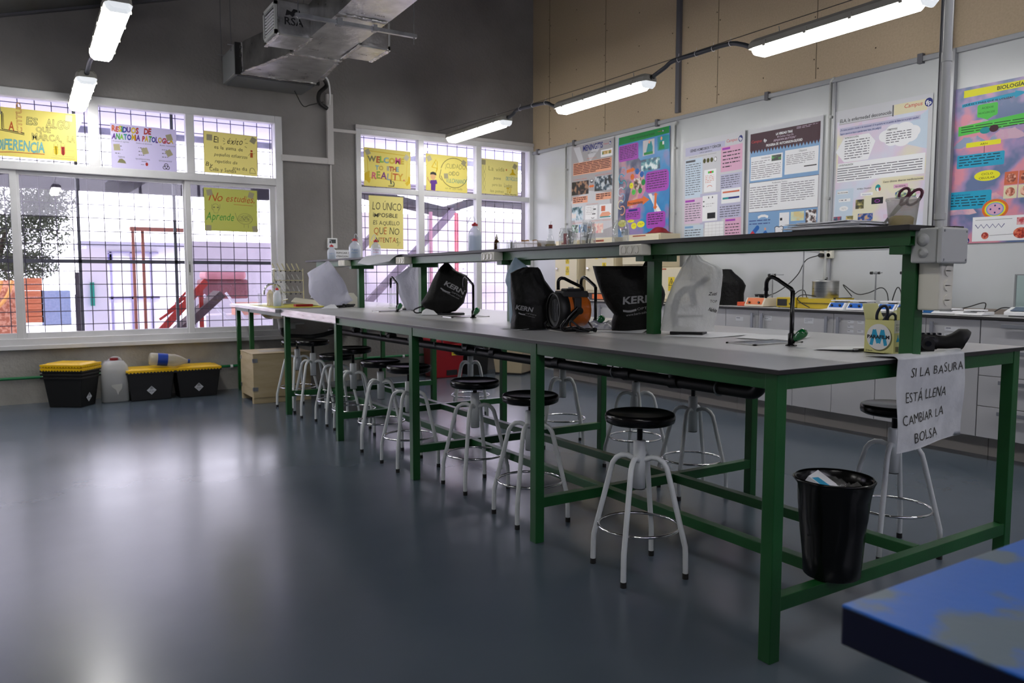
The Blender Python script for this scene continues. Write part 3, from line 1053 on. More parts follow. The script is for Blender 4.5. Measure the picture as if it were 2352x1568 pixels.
run([(2.50, 1.0, 2.757), (2.50, .92, 2.79), (2.50, .80, 2.83), (2.50, .2, 2.83), (2.5, -.1, 2.81), (2.5, -.24, 2.76)],
    'grey conduit leaving the nearest right-hand lamp at the top edge of the picture')
run([(-1.325, 3.52, 2.757), (-1.325, 3.4, 2.80), (-1.32, 3.1, 2.83), (-1.31, 2.8, 2.80), (-1.3, 2.56, 2.757)],
    'grey conduit running out of the picture above the nearer aisle lamp')
def wire(pts, label, r=.0028):
    t = thing('support_cable', label, 'cable', pts[0])
    m = MB(); m.tube(pts, r, col((0.05, 0.045, 0.04), 0.5), 6); m.build('cable', t)
wire([(2.53, -4.95, 2.86), (2.50, 1.0, 2.85), (2.46, 3.9, 2.85), (2.41, 5.6, 2.86), (2.40, 6.93, 2.90)], 'thin tensioned steel cable carrying the right-hand lamp row')
wire([(-1.30, -4.95, 2.86), (-1.325, 4.2, 2.85), (-1.36, 6.93, 2.86)], 'thin tensioned steel cable carrying the aisle lamps')

# ------------------------------------------------------------------ ventilation duct and fan unit
FOIL = noisy('crinkled_foil', (0.42, 0.42, 0.42), (0.62, 0.62, 0.61), 7, 0.20, 0.35, 22, metal=1.0, r2=0.42)
FOILT = noisy('foil_tape', (0.5, 0.49, 0.47), (0.8, 0.79, 0.77), 12, 0.14, 1.0, 45, metal=1.0, r2=0.35)
fan = thing('fan_coil_unit', 'dark grey ceiling fan unit hung on rods under the foil duct', 'ventilation unit', (.36, 6.6, 3.1))
m = MB(); m.box(-.05, .76, 6.36, 6.90, 3.125, 3.39, GREYMETAL); m.build('casing', fan, bevel=.004)
m = MB(); m.box(-.055, .765, 6.33, 6.355, 3.10, 3.40, BLACKM); m.build('mounting_flange', fan)
m = MB(); m.box(-.02, .74, 6.42, 6.86, 3.105, 3.124, col((0.14, 0.15, 0.16), 0.3, 0.5)); m.box(.0, .72, 6.40, 6.41, 3.11, 3.124, GALV); m.build('drip_tray', fan)
for x, y in ((-.07, 6.42), (-.07, 6.84), (.78, 6.42), (.78, 6.84)):
    m = MB(); m.box(x - .03, x + .03, y - .012, y + .012, 3.39, 3.394, GREYMETAL); m.tube([(x, y, 3.33), (x, y, ceil_z(x) + .0)], .0035, STRUT, 6); m.build('hanging_rod', fan)
m = MB(); m.tube(smooth_path([(.77, 6.5, 3.22), (.86, 6.55, 3.24), (.96, 6.68, 3.20), (.90, 6.75, 3.12), (.93, 6.85, 3.05), (1.03, 6.89, 3.0)]), .022, BLACKM, 10); m.build('insulated_pipe', fan)
m = MB(); m.tube(smooth_path([(.77, 6.45, 3.24), (.9, 6.5, 3.22), (1.0, 6.7, 3.13), (1.06, 6.89, 3.05)]), .009, WHITE, 8)
m.build('drain_hose', fan)
m = MB(); m.tube(smooth_path([(.62, 6.7, 3.10), (.72, 6.75, 2.97), (.82, 6.8, 3.0), (.98, 6.86, 3.06)]), .005, BLACKM, 6); m.build('power_cable', fan)
duct = thing('foil_duct', 'silver foil-clad ventilation duct with side branches hanging under the roof', 'duct', (.3, 5, 3.08))
def loft(mb, secs, m):
    vs = []
    for (x0, x1, z0, z1, y) in secs:
        vs += [(x0, y, z0), (x1, y, z0), (x1, y, z1), (x0, y, z1)]
    fs = []
    for i in range(len(secs) - 1):
        for k in range(4):
            a, b = i * 4 + k, i * 4 + (k + 1) % 4
            fs.append((a, b, b + 4, a + 4))
    mb.add(vs, fs + [(0, 1, 2, 3), tuple(len(vs) - 4 + k for k in (3, 2, 1, 0))], m)
m = MB(); loft(m, [(-.01, .72, 3.11, 3.385, 6.33), (.0, .71, 3.10, 3.38, 6.15), (.14, .60, 3.07, 3.35, 5.35), (.14, .60, 3.07, 3.35, 5.22)], FOIL); m.build('transition', duct)
m = MB(); loft(m, [(.16, .56, 3.06, 3.32, 5.22), (.14, .53, 3.06, 3.32, 3.9), (-.15, .25, 3.09, 3.35, -4.98)], FOIL); m.build('main_run', duct)
m = MB(); m.box(-.10, .16, 4.70, 5.08, 3.045, 3.31, FOIL); lb = m.build('left_branch', duct, bevel=.01)
m = MB(); m.box(.56, .80, 4.66, 5.06, 3.045, 3.31, FOIL); rb = m.build('right_branch', duct, bevel=.01)
def vent(x, y0, y1, z0, z1, par, sgn):
    m = MB()
    gm = GREYPLASTIC
    a, b = sorted((x, x + sgn * .02))
    m.box(a, b, y0, y1, z0, z0 + .025, gm); m.box(a, b, y0, y1, z1 - .025, z1, gm); m.box(a, b, y0, y0 + .025, z0, z1, gm); m.box(a, b, y1 - .025, y1, z0, z1, gm)
    m.box(x, x + sgn * .004, y0 + .02, y1 - .02, z0 + .02, z1 - .02, INK) if sgn > 0 else m.box(x - .004, x, y0 + .02, y1 - .02, z0 + .02, z1 - .02, INK)
    k = int((z1 - z0 - .06) / .024)
    for i in range(k):
        z = z0 + .04 + i * .024
        m.bar((x + sgn * .012, y0 + .05, z), (x + sgn * .012, y1 - .05, z), .012, .005, WHITE)
    m.build('air_grille', par)
vent(-.101, 4.72, 5.06, 3.06, 3.30, lb, -1)
vent(.801, 4.68, 5.04, 3.06, 3.30, rb, 1)
rr = random.Random(5)
# tape along the edges
def tape(p, q, w=.05):
    m = MB(); p, q = Vector(p), Vector(q); n = 10
    pts = [p.lerp(q, i / n) + Vector((rr.uniform(-.003, .003), 0, rr.uniform(-.003, .003))) for i in range(n + 1)]
    for a, b in zip(pts[:-1], pts[1:]):
        m.bar(a, b, w * rr.uniform(.7, 1.1), .006, FOILT)
    m.build('foil_tape', duct)
tape((-.01, 6.33, 3.105), (.72, 6.33, 3.105)); tape((0, 6.15, 3.098), (.14, 5.35, 3.066), .04); tape((.71, 6.15, 3.098), (.60, 5.35, 3.066), .04)
tape((.14, 5.24, 3.058), (.60, 5.24, 3.058), .05); tape((.15, 4.68, 3.052), (.15, 5.1, 3.045), .04); tape((.56, 4.66, 3.05), (.56, 5.1, 3.043), .04)
tape((.14, 4.05, 3.055), (.52, 4.05, 3.055), .05); tape((-.10, 4.70, 3.043), (-.10, 5.08, 3.043), .035); tape((.80, 4.66, 3.043), (.80, 5.06, 3.043), .035)
tape((-.008, 6.30, 3.11), (-.008, 6.30, 3.38), .09)
# printed marks on the foil (reads upwards, cropped brand lettering as on the box)
sh = Sheet(.24, .24, None)
sh.text('RSA', .12, .72, .055, INK, width=.62, off=.02)
sh.poly([(.15, .45), (.2, .25), (.35, .3), (.42, .2), (.62, .22), (.66, .35), (.58, .36), (.55, .46), (.45, .40), (.38, .46), (.3, .40)], INK)
f = plane_map((-.08, 4.699, 3.06), (1, 0, 0), (0, 0, 1), (0, -1, 0))
sh.build(f, 'print', parent=lb)
for (x, y, w, st) in ((.28, 5.02, .10, 'URSA'), (.36, 5.85, .09, 'URSA'), (.66, 4.9, .10, 'URSA'), (.42, 3.95, .10, 'URSA')):
    sh = Sheet(w, .04, None)
    sh.text(st, .1, .8, .022, INK, width=.8, off=.01)
    zz = 3.0425 if x > .6 else (3.057 if y < 5.2 else 3.088)
    f = plane_map((x - w / 2, y, zz), (1, 0, 0), (0, -1, 0), (0, 0, -1))
    sh.build(f, 'print', parent=duct)
t = thing('strut_bar', 'galvanised strut bar hung on threaded rods crossing under the duct', 'bar', (.4, 4.13, 3.02))
m = MB(); m.box(-.14, .80, 4.11, 4.14, 3.008, 3.035, GALV); m.build('channel', t)
for x in (-.12, .78):
    m = MB(); m.tube([(x, 4.125, 2.96), (x, 4.125, ceil_z(x) + .0)], .004, GALV, 6); m.cyl((x, 4.125, 3.0), (x, 4.125, 3.008), .009, GALV, 6); m.build('threaded_rod', t)
m = MB(); m.box(.16, .20, 4.10, 4.15, 3.0, 3.05, GALV); m.box(.44, .47, 4.10, 4.15, 3.0, 3.05, GALV); m.build('clamp', t)

# ------------------------------------------------------------------ white trunking, wall controller, notice
TR = col((0.56, 0.54, 0.53), 0.5)
t = thing('cable_trunking', 'white plastic trunking dropping down the concrete wall from the fan unit', 'trunking', (1.06, YW - .02, 2.45))
m = MB(); m.box(1.03, 1.10, YW - .045, YW - .0005, 2.405, 3.16, TR); m.box(.53, 1.03, YW - .045, YW - .0005, 2.405, 2.47, TR); m.build('main_duct', t, bevel=.003)
m = MB(); m.box(1.10, 1.37, YW - .03, YW - .0005, 2.765, 2.80, TR); m.box(1.36, 3.75, YW - .035, YW - .0005, 2.83, 2.87, TR); m.build('branch_duct', t, bevel=.003)
m = MB(); m.box(1.062, 1.078, YW - .018, YW - .0005, 1.60, 2.405, TR); m.build('mini_duct', t)
t = thing('wall_controller', 'small white wall thermostat with dark display on the concrete pillar', 'thermostat', (1.07, YW - .03, 1.49))
m = MB(); m.box(1.015, 1.127, YW - .028, YW - .0005, 1.49, 1.602, WHITE); m.build('body', t, bevel=.006)
m = MB(); m.box(1.035, 1.107, YW - .031, YW - .028, 1.545, 1.588, col((0.06, 0.07, 0.07), 0.15)); m.build('display', t)
m = MB(); m.lathe([(.016, 0), (.016, -.003), (.012, -.004), (0, -.004)], WHITE, (1.071, YW - .028, 1.517), 16, axis='Y'); m.build('button', t)
sh = Sheet(.27, .19, PAPER)
sh.text('VERIFICAR SI', .12, .22, .016, INK, width=.74, off=.02); sh.text('ATENCION', .22, .42, .016, INK, width=.55, off=.02)
sh.text('CALEFACTOR AL', .12, .64, .016, INK, width=.78, off=.02); sh.text('IRNOS', .3, .86, .016, INK, width=.35, off=.02)
sh.build(plane_map((1.048, YW - .004, 1.285), (1, 0, 0), (0, 0, 1), (0, -1, 0)), 'wall_notice', 'white printed notice in capitals taped under the wall thermostat', 'notice', origin=(1.18, YW, 1.36))
GP = col((0.004, 0.16, 0.05), 0.4)
t = thing('green_water_pipe', 'thin green water pipe running low along the concrete wall', 'pipe', (-2, YW - .05, .245))
m = MB(); m.tube([(XL, YW - .04, .24), (3.2, YW - .04, .25)], .0135, GP, 10); m.build('tube', t)
for x in (-1.73, -.30, -.05, 1.9, 3.0):
    m = MB(); m.cyl((x - .012, YW - .04, .242), (x + .012, YW - .04, .242), .019, WHITE, 10); m.box(x - .01, x + .01, YW - .04, YW - .011, .235, .25, WHITE); m.build('clamp', t)
# ------------------------------------------------------------------ printed posters on the right wall
def glossp(c, r=0.45):
    return col(c, r, spec=0.3)
T = {k: glossp(v) for k, v in dict(white='#c9cacf', lilac='#b9b9d2', pink='#d9a9c4', blue='#3f7fc0', cyan='#1f9fc4', green='#0a8a3c', purple='#a544b4', orange='#e0702a',
     peach='#e8a484', navy='#1c2a78', red='#c8303a', yellow='#e6e21e', maroon='#3a0c22', sky='#7fa6cf', pale='#c3d3e2', palepink='#d8c0d6', cream='#ddd6b4', grey='#a9a6aa', dgrey='#55565c', teal='#0f8f95', dark='#14141c', lime='#4fc24a', blue2='#1d62b0', olive='#4a4a1c', sal='#cf6a4a').items()}
PRINT = col('#3a3a48', 0.4); PRINTR = col('#8a4a3a', 0.4)
def wall_poster(y0, y1, z0, z1, base, seed=1, tilt=0.0):
    return Sheet(abs(y0 - y1), z1 - z0, base, seed)
def put_poster(sh, yl, z0, label, tilt=0.0, curl=None, cat='poster', name='wall_poster'):
    rot = Matrix.Rotation(tilt, 3, 'X')
    u = rot @ Vector((0, -1, 0)); v = rot @ Vector((0, 0, 1))
    f = plane_map((XR - .0015, yl, z0), u, v, (-1, 0, 0), curl)
    return sh.build(f, name, label, cat, 'printed science posters on the pale wall', origin=(XR, yl - sh.w / 2, z0 + sh.h / 2), z0=.002, start=.0006)
def campus(s, x, y, k=1.0, dark=False, c=None):
    s.text('Campus', x, y, .024 * k, T['red'], width=.115 * k / s.w, slant=.2)
    s.ell(x + .155 * k / s.w, y - .010 * k / s.h, .025 * k, .026 * k, T['navy'] if not dark else T['maroon'])
    s.text('fp', x + .137 * k / s.w, y + .003 * k / s.h, .024 * k, WHITE, width=.035 * k / s.w, off=.03)

# 1 meningitis
s = Sheet(.80, 1.08, T['white'], 3)
s.rect(0, 0, 1, 1, T['grey'])
s.poly([(.05, .02), (.2, .02), (.3, .18), (.2, .2)], T['white']); s.poly([(.4, .12), (.6, .03), (.72, .05), (.45, .2)], T['white'])
s.poly([(.0, .6), (.4, .5), (.9, .55), (1, .9), (.2, 1)], T['white'])
s.text('MENINGITIS', .28, .075, .062, T['navy'], width=.46, off=.03); s.text('CASO PRACTICO', .40, .115, .018, T['dark'], width=.2)
campus(s, .76, .05, .75)
s.rect(.70, .10, .27, .075, WHITE); s.rect(.73, .115, .21, .035, photo('#3f7a30', '#c89a50', '#e0d2a0', 14))
s.text('INTRODUCCION', .38, .17, .014, T['sal'], width=.22)
s.rect(.05, .19, .90, .13, T['peach']); s.lines(.06, .197, .88, .12, 7, T['maroon'], .5)
s.text('ACCIDENTE Y LESIONES', .06, .375, .014, T['sal'], width=.32); s.text('INFECCION DEL ENCEFALO', .58, .36, .014, T['sal'], width=.38)
s.rect(.02, .39, .41, .145, photo('#08080c', '#251a2a', '#a07a60', 16)); s.rect(.57, .37, .41, .15, photo('#10161c', '#3a5568', '#c0c8d0', 16))
s.poly([(.44, .46), (.48, .44), (.48, .45), (.52, .45), (.52, .44), (.56, .46), (.52, .48), (.52, .47), (.48, .47), (.48, .48)], T['orange'])
s.ell(.5, .405, .035, .022, T['dgrey']); s.ell(.5, .40, .022, .010, WHITE)
s.rect(.05, .555, .36, .07, T['peach']); s.lines(.06, .562, .34, .06, 3, T['maroon'], .5); s.rect(.6, .545, .36, .07, T['peach']); s.lines(.61, .552, .34, .06, 3, T['maroon'], .5)
s.text('TIPOS DE MENINGITIS', .38, .655, .012, T['sal'], width=.28)
s.rect(.03, .665, .28, .145, photo('#15505a', '#b8d0dc', '#e2d8d0', 12)); s.rect(.36, .665, .28, .145, WHITE); s.lines(.38, .68, .2, .09, 5, T['grey'], .3); s.rect(.55, .70, .06, .012, INK); s.rect(.52, .75, .08, .010, INK); s.ring(.54, .79, .025, .012, .006, INK, 180, 360)
s.rect(.69, .665, .28, .145, WHITE); s.rect(.73, .68, .09, .055, T['sal']); s.poly([(.70, .78), (.75, .745), (.9, .745), (.96, .77), (.9, .79), (.72, .795)], T['peach']); s.rect(.70, .79, .25, .012, T['teal'])
s.text('DIAGNOSTICO', .06, .845, .012, T['sal'], width=.25); s.text('TRATAMIENTO Y PREVENCION', .5, .835, .012, T['sal'], width=.45)
s.rect(.03, .86, .16, .085, photo('#0c0c0c', '#3f7a48', '#c0ccd0', 20)); s.rect(.21, .86, .19, .085, photo('#123a6a', '#4a8ac0', '#c8d8e4', 16)); s.rect(.42, .885, .08, .02, T['orange']); s.rect(.53, .86, .25, .1, photo('#d88a90', '#e8c0b0', '#d8e0dc', 12))
s.lines(.32, .985, .5, .015, 1, T['dark'], .6)
put_poster(s, 6.115, 1.640, 'grey printed poster headed MENINGITIS in blue letters, leftmost on the pale wall', R(.8), (0, .80, lambda t: .012 * max(0, (t - .85) / .15) ** 2, 14))

# 2 glossy blue and purple poster
s = Sheet(.80, 1.085, glossp('#1183c6', .15), 4)
s.rrect(0, 0, 1, 1, photo('#0a78bc', '#1a86c4', '#8a7ab0', 3), .02)
s.poly([(0, .22), (.35, .2), (.5, .3), (.3, .55), (.22, .7), (.1, .95), (0, .9)], photo('#3a3f66', '#6a6c8a', '#b88a9a', 5))
s.poly([(.30, .40), (.5, .36), (.55, .55), (.4, .7), (.25, .78), (.2, .65)], photo('#b8808a', '#d8a8a0', '#c878a0', 6))
s.poly([(.01, .0), (.99, .0), (.99, .065), (.01, .075)], T['green']); s.text('ESTUDIO Y APLICACION DE LAS TECNICAS', .24, .048, .018, T['dark'], width=.48, off=.01); campus(s, .78, .035, .5)
s.rrect(.01, .085, .40, .16, T['purple'], .07); s.lines(.03, .10, .36, .13, 8, T['dark'], .35)
s.rect(.50, .085, .22, .145, T['white']); s.poly([(.55, .225), (.60, .12), (.66, .10), (.69, .16), (.68, .225)], T['teal']); s.ell(.625, .11, .012, .016, T['peach']); s.rect(.52, .2, .17, .025, T['green'])
s.rect(.78, .08, .21, .13, T['teal']); s.ell(.85, .10, .014, .018, T['peach']); s.poly([(.80, .2), (.82, .13), (.89, .13), (.91, .2)], T['green']); s.rect(.87, .13, .03, .03, WHITE)
s.rect(.46, .265, .36, .11, photo('#dfeff0', '#2f8a9a', '#123a60', 14))
s.rrect(.54, .39, .44, .20, T['purple'], .12); s.lines(.57, .41, .38, .16, 7, T['dark'], .30)
for k, (cx, cy) in enumerate(((.10, .345), (.055, .41), (.10, .475), (.045, .54), (.075, .605), (.05, .67), (.085, .73))):
    s.ring(cx, cy, .045, .048, .011, [T['sky'], T['cyan'], T['teal'], T['pale'], T['sky'], T['cream'], T['peach']][k], -120 if k % 2 == 0 else 30, 130 if k % 2 == 0 else 300)
    s.lines(cx - .02, cy - .02, .05, .03, 2, T['dark'], .3)
s.poly([(.16, .335), (.28, .325), (.28, .315), (.34, .34), (.28, .365), (.28, .357), (.16, .365)], T['orange'])
for cx, cy, c in ((.38, .365, 'blue2'), (.47, .40, 'blue2'), (.50, .48, 'green'), (.44, .555, 'green'), (.31, .56, 'lime'), (.26, .495, 'yellow'), (.28, .41, 'orange')):
    s.ell(cx, cy, .032, .032, T[c]); s.lines(cx - .025, cy - .004, .05, .012, 1, T['dark'], .5)
s.rect(.31, .43, .14, .11, photo('#141414', '#a07a68', '#d8d0cc', 22))
s.poly([(.19, .645), (.50, .63), (.50, .61), (.63, .655), (.50, .70), (.50, .68), (.19, .695)], T['orange']); s.text('Procesamiento', .205, .683, .030, T['dark'], width=.30, off=.02)
s.poly([(.60, .60), (.66, .60), (.86, .78), (.80, .80)], WHITE); s.poly([(.68, .63), (.72, .62), (.78, .8), (.74, .8)], T['pale'])
s.poly([(.70, .62), (.74, .595), (.79, .62), (.765, .62), (.765, .73), (.79, .73), (.745, .76), (.70, .73), (.725, .73), (.725, .62)], T['orange'])
s.rrect(.16, .72, .30, .115, T['purple'], .08); s.rect(.22, .73, .18, .02, T['navy']); s.lines(.18, .765, .26, .05, 3, T['dark'], .35)
s.rrect(.58, .78, .36, .155, T['purple'], .1); s.lines(.61, .80, .30, .11, 5, T['dark'], .35)
for cx, cy, rx, ry in ((.09, .86, .068, .038), (.27, .845, .055, .016), (.33, .895, .044, .034), (.47, .885, .06, .034)):
    s.ell(cx, cy, rx, ry, T['yellow']); s.lines(cx - rx * .8, cy - .008, rx * 2, .02, 2, T['dark'], .35)
s.rect(.07, .92, .17, .065, photo('#0c2430', '#2f5a60', '#6a7a80', 22)); s.lines(.6, .965, .3, .012, 1, T['navy'], .6)
put_poster(s, 5.215, 1.605, 'glossy blue and purple poster with green banner and orange arrows', R(-.4), (1, 1.085, lambda t: .006 + .006 * math.sin(t * 9), 14))

# 3 genes
s = Sheet(.80, 1.11, T['white'], 5)
s.rect(.04, .05, .64, .075, T['lilac']); s.text('GENES HOMEOBOX Y CÁNCER', .12, .094, .024, T['dark'], width=.50, off=.02); s.text('(cáncer genético)', .28, .117, .013, T['dark'], width=.2)
campus(s, .70, .07, 1.15); s.lines(.10, .137, .62, .012, 1, T['grey'], .4)
s.rect(.04, .155, .29, .34, T['pale']); s.rect(.30, .47, .35, .3, T['lilac']); s.rect(.04, .50, .30, .22, T['palepink']); s.rect(.62, .33, .34, .37, T['lilac'])
s.rect(.62, .10, .34, .21, T['pink']); s.rect(.64, .11, .12, .018, T['purple']); s.lines(.65, .145, .28, .15, 5, T['dark'], .28)
s.rect(.05, .165, .16, .018, T['dgrey']); s.lines(.05, .20, .26, .28, 14, PRINT, .28)
for k in range(4):
    s.ell(.36 + k * .058, .19, .019, .022, T['olive'] if k < 3 else T['dark'])
    if k == 3: s.ell(.36 + k * .058, .19, .015, .018, WHITE)
s.rect(.36, .27, .19, .19, WHITE); s.rect(.42, .285, .09, .018, T['lime']); s.rect(.45, .285, .03, .018, T['red']); s.lines(.38, .32, .15, .07, 5, T['sal'], .3); s.ring(.45, .42, .03, .015, .005, T['sal'], 0, 180)
s.rect(.34, .49, .24, .22, WHITE); s.rect(.42, .64, .13, .05, T['dark']); s.ell(.36, .54, .012, .006, T['dgrey']); s.ell(.36, .58, .012, .006, T['dgrey']); s.ell(.44, .51, .006, .01, T['dark']); s.ell(.5, .51, .006, .01, T['dark']); s.lines(.4, .56, .14, .04, 2, T['grey'], .3)
s.rect(.05, .512, .16, .018, T['purple']); s.lines(.05, .545, .27, .165, 8, PRINT, .3)
s.lines(.63, .345, .30, .11, 6, PRINT, .3); s.rect(.64, .455, .30, .12, WHITE); s.rect(.66, .475, .26, .014, T['sal']); s.rect(.66, .525, .26, .016, T['navy']); s.rect(.66, .525, .09, .016, T['teal']); s.lines(.62, .60, .33, .10, 5, PRINT, .3)
s.rect(.04, .735, .32, .26, T['pale']); s.rect(.05, .742, .14, .018, T['sky']); s.lines(.05, .775, .28, .20, 9, PRINT, .3)
s.rect(.38, .72, .30, .27, WHITE)
for k in range(10):
    s.rect(.38, .72 + k * .027, .30, .0015, T['grey'])
for k in range(6):
    s.rect(.38 + k * .06, .72, .002, .27, T['grey'])
s.rect(.385, .85, .025, .012, INK)
s.rect(.70, .70, .26, .29, T['pink']); s.rect(.71, .71, .15, .016, T['purple']); s.lines(.71, .75, .23, .22, 9, T['dark'], .28)
put_poster(s, 4.235, 1.385, 'white poster titled GENES HOMEOBOX Y CÁNCER with pale blue and pink columns', R(-.2), (0, .80, lambda t: .022 * max(0, (t - .82) / .18) ** 2, 14))

# 4 progeria
s = Sheet(.79, 1.11, T['white'], 6)
s.rect(.035, .04, .93, .92, T['sky'])
z = [(.035, .04), (.965, .04), (.965, .165)]
for k in range(22):
    z.append((.965 - .93 * (k + .5) / 22, .200)); z.append((.965 - .93 * (k + 1) / 22, .172))
s.poly(z, T['maroon'])
campus(s, .05, .115, 1.0, True)
s.text('LA VERDAD TRAS', .39, .083, .019, WHITE, width=.22, off=.03); s.text('"El Curioso Caso De', .40, .105, .015, T['palepink'], width=.22, slant=.3); s.text('BENJAMIN BUTTON"', .36, .130, .017, T['palepink'], width=.29, slant=.3); s.text('PROGERIA DE  HUTCHINSON-GILFORD', .26, .160, .020, WHITE, width=.48, off=.03)
s.lines(.66, .05, .28, .02, 2, T['palepink'], .3)
s.rect(.05, .225, .44, .19, WHITE); s.rect(.52, .215, .43, .185, WHITE); s.text('Introducción', .2, .25, .016, PRINT, width=.12); s.text('Objetivo', .7, .24, .016, PRINT, width=.10)
s.rect(.34, .235, .13, .045, photo('#020802', '#0a3010', '#2a9030', 30)); s.lines(.06, .265, .27, .03, 2, PRINT, .25); s.lines(.06, .30, .42, .11, 7, PRINT, .25); s.lines(.54, .255, .37, .08, 6, PRINT, .25); s.rect(.77, .35, .16, .008, T['dark'])
s.rect(.035, .43, .93, .24, T['maroon']); s.rect(.039, .433, .922, .234, WHITE); s.text('Fundamento Teórico', .36, .455, .013, PRINT, width=.2)
s.lines(.05, .47, .40, .18, 10, PRINT, .25); s.lines(.48, .465, .44, .15, 9, PRINT, .25)
for x, y in ((.17, .705), (.15, .905), (.66, .82)):
    s.poly([(x, y), (x + .05, y - .012), (x + .1, y - .012), (x + .15, y), (x + .14, y + .02), (x + .1, y + .008), (x + .05, y + .008), (x + .01, y + .02)], WHITE)
s.rect(.47, .69, .13, .105, WHITE); s.rect(.48, .73, .03, .02, T['dark']); s.rect(.62, .69, .17, .07, photo('#d8c88a', '#c8d8c0', '#e8d8a0', 10)); s.rect(.81, .685, .14, .10, photo('#e8e8e8', '#6a4a40', '#1c1c1c', 34))
s.lines(.05, .735, .38, .02, 1, T['navy'], .3); s.lines(.05, .76, .38, .02, 1, T['navy'], .3)
s.line([(.07, .865), (.12, .83)], .042, T['red']); s.line([(.12, .83), (.17, .795)], .042, T['blue2']); s.ell(.07, .865, .021, .021, T['red']); s.ell(.17, .795, .021, .021, T['blue2'])
s.poly([(.22, .865), (.35, .865), (.35, .875), (.22, .875)], T['red']); s.poly([(.24, .862), (.26, .83), (.29, .82), (.34, .862)], T['blue2']); s.ell(.28, .808, .010, .012, T['peach'])
s.poly([(.41, .80), (.44, .79), (.47, .797), (.50, .79), (.53, .80), (.525, .84), (.51, .875), (.49, .875), (.47, .845), (.45, .875), (.43, .875), (.415, .84)], T['dark']); s.poly([(.418, .803), (.44, .796), (.47, .803), (.50, .796), (.522, .803), (.517, .84), (.507, .868), (.495, .868), (.472, .835), (.447, .868), (.434, .868), (.422, .84)], WHITE)
s.lines(.56, .855, .38, .08, 4, T['navy'], .25); s.rect(.75, .885, .17, .03, WHITE); s.lines(.05, .935, .4, .03, 2, T['navy'], .25)
put_poster(s, 3.425, 1.385, 'white-bordered blue poster with maroon zigzag header about progeria', R(.2), (0, .79, lambda t: .012 * max(0, (t - .85) / .15) ** 2, 14))

# 5 ELA
s = Sheet(.80, 1.11, T['white'], 8)
s.rect(.03, .08, .93, .89, photo('#cfd6e6', '#d8c9dc', '#dedabe', 2.2)); s.poly([(.05, .25), (.30, .10), (.32, .3), (.05, .5)], T['palepink']); s.poly([(.70, .2), (.96, .1), (.96, .35), (.75, .3)], T['pale'])
s.rect(.05, .045, .57, .05, T['white']); s.rect(.05, .095, .57, .005, T['grey']); s.rect(.615, .03, .012, .075, T['dgrey']); s.rect(.63, .03, .32, .07, T['cream'])
s.text('ELA, la enfermedad desconocida', .06, .085, .026, T['dark'], width=.545, off=.01, slant=.08); campus(s, .73, .065, 1.2)
s.rect(.06, .125, .83, .028, T['lilac']); s.rect(.06, .155, .45, .02, T['lilac']); s.text('¿Te tienes pensado a donde ir de vacaciones? ¿O te gustaría ver un partido de fútbol en su propio estadio?', .065, .145, .0125, T['navy'], width=.81, off=.02); s.text('Seguro que en un futuro querrás tener hijos, ¿No peligro?', .065, .172, .0125, T['navy'], width=.44, off=.02)
s.poly([(.02, .29), (.12, .19), (.38, .19), (.45, .25), (.38, .37), (.12, .37)], WHITE); s.text('INTRODUCCIÓN', .12, .205, .012, T['dark'], width=.15, off=.02); s.lines(.12, .22, .28, .14, 8, PRINT, .3)
for cx, cy, r in ((.56, .23, .06), (.64, .205, .07), (.74, .205, .075), (.82, .225, .06), (.62, .26, .06), (.72, .265, .07), (.8, .25, .06)):
    s.ell(cx, cy, r, r * .75, WHITE)
s.text('OBJETIVOS', .57, .195, .012, T['dark'], width=.10, off=.02); s.lines(.56, .21, .26, .08, 5, PRINT, .3)
s.rect(.05, .375, .90, .135, WHITE); s.text('CONTEXTUALIZACIÓN', .06, .395, .012, T['dark'], width=.16, off=.02); s.lines(.05, .41, .89, .10, 6, PRINT, .3)
s.rect(.54, .525, .41, .028, T['cream']); s.text('Casos clínicos: diversas manifestaciones', .55, .545, .013, T['dark'], width=.39, off=.02)
s.rect(.04, .56, .20, .32, T['pale']); s.rect(.06, .575, .12, .02, WHITE); s.text('ISLA DE GUAM', .065, .59, .009, T['dark'], width=.11, off=.02); s.text('FÚTBOL ITALIANO', .28, .575, .010, T['dark'], width=.15, off=.02); s.rect(.66, .565, .14, .025, T['pink']); s.text('ELA INFANTIL', .68, .583, .010, T['dark'], width=.10, off=.02)
s.ell(.50, .575, .022, .026, T['teal']); s.poly([(.48, .58), (.5, .572), (.51, .60), (.495, .602)], WHITE); s.ell(.52, .585, .008, .014, T['red'])
s.rect(.32, .60, .13, .022, WHITE); s.text('Mutaciones', .34, .617, .009, T['navy'], width=.09); s.rect(.08, .63, .13, .022, WHITE); s.lines(.09, .637, .11, .012, 1, PRINT, .5); s.ell(.14, .70, .04, .02, WHITE); s.lines(.12, .695, .05, .015, 2, PRINT, .4)
s.rect(.27, .645, .09, .065, photo('#141c06', '#6a6424', '#d8c878', 18)); s.rect(.44, .64, .12, .045, T['dark']); s.ring(.50, .665, .02, .010, .004, T['purple'])
s.poly([(.68, .62), (.73, .60), (.79, .63), (.83, .60), (.90, .61), (.88, .66), (.80, .65), (.74, .67), (.68, .66)], photo('#c8d8c0', '#8a9a50', '#2a5a9a', 30)); s.rect(.88, .62, .08, .02, T['pink']); s.lines(.74, .705, .18, .05, 3, T['sal'], .3)
s.rect(.03, .755, .09, .08, photo('#0a0a12', '#2a5a7a', '#b03a50', 26)); s.rect(.17, .755, .08, .075, photo('#101608', '#7a7434', '#d8c070', 20)); s.rect(.30, .745, .16, .07, photo('#0a2a66', '#1e5aae', '#c8a070', 30))
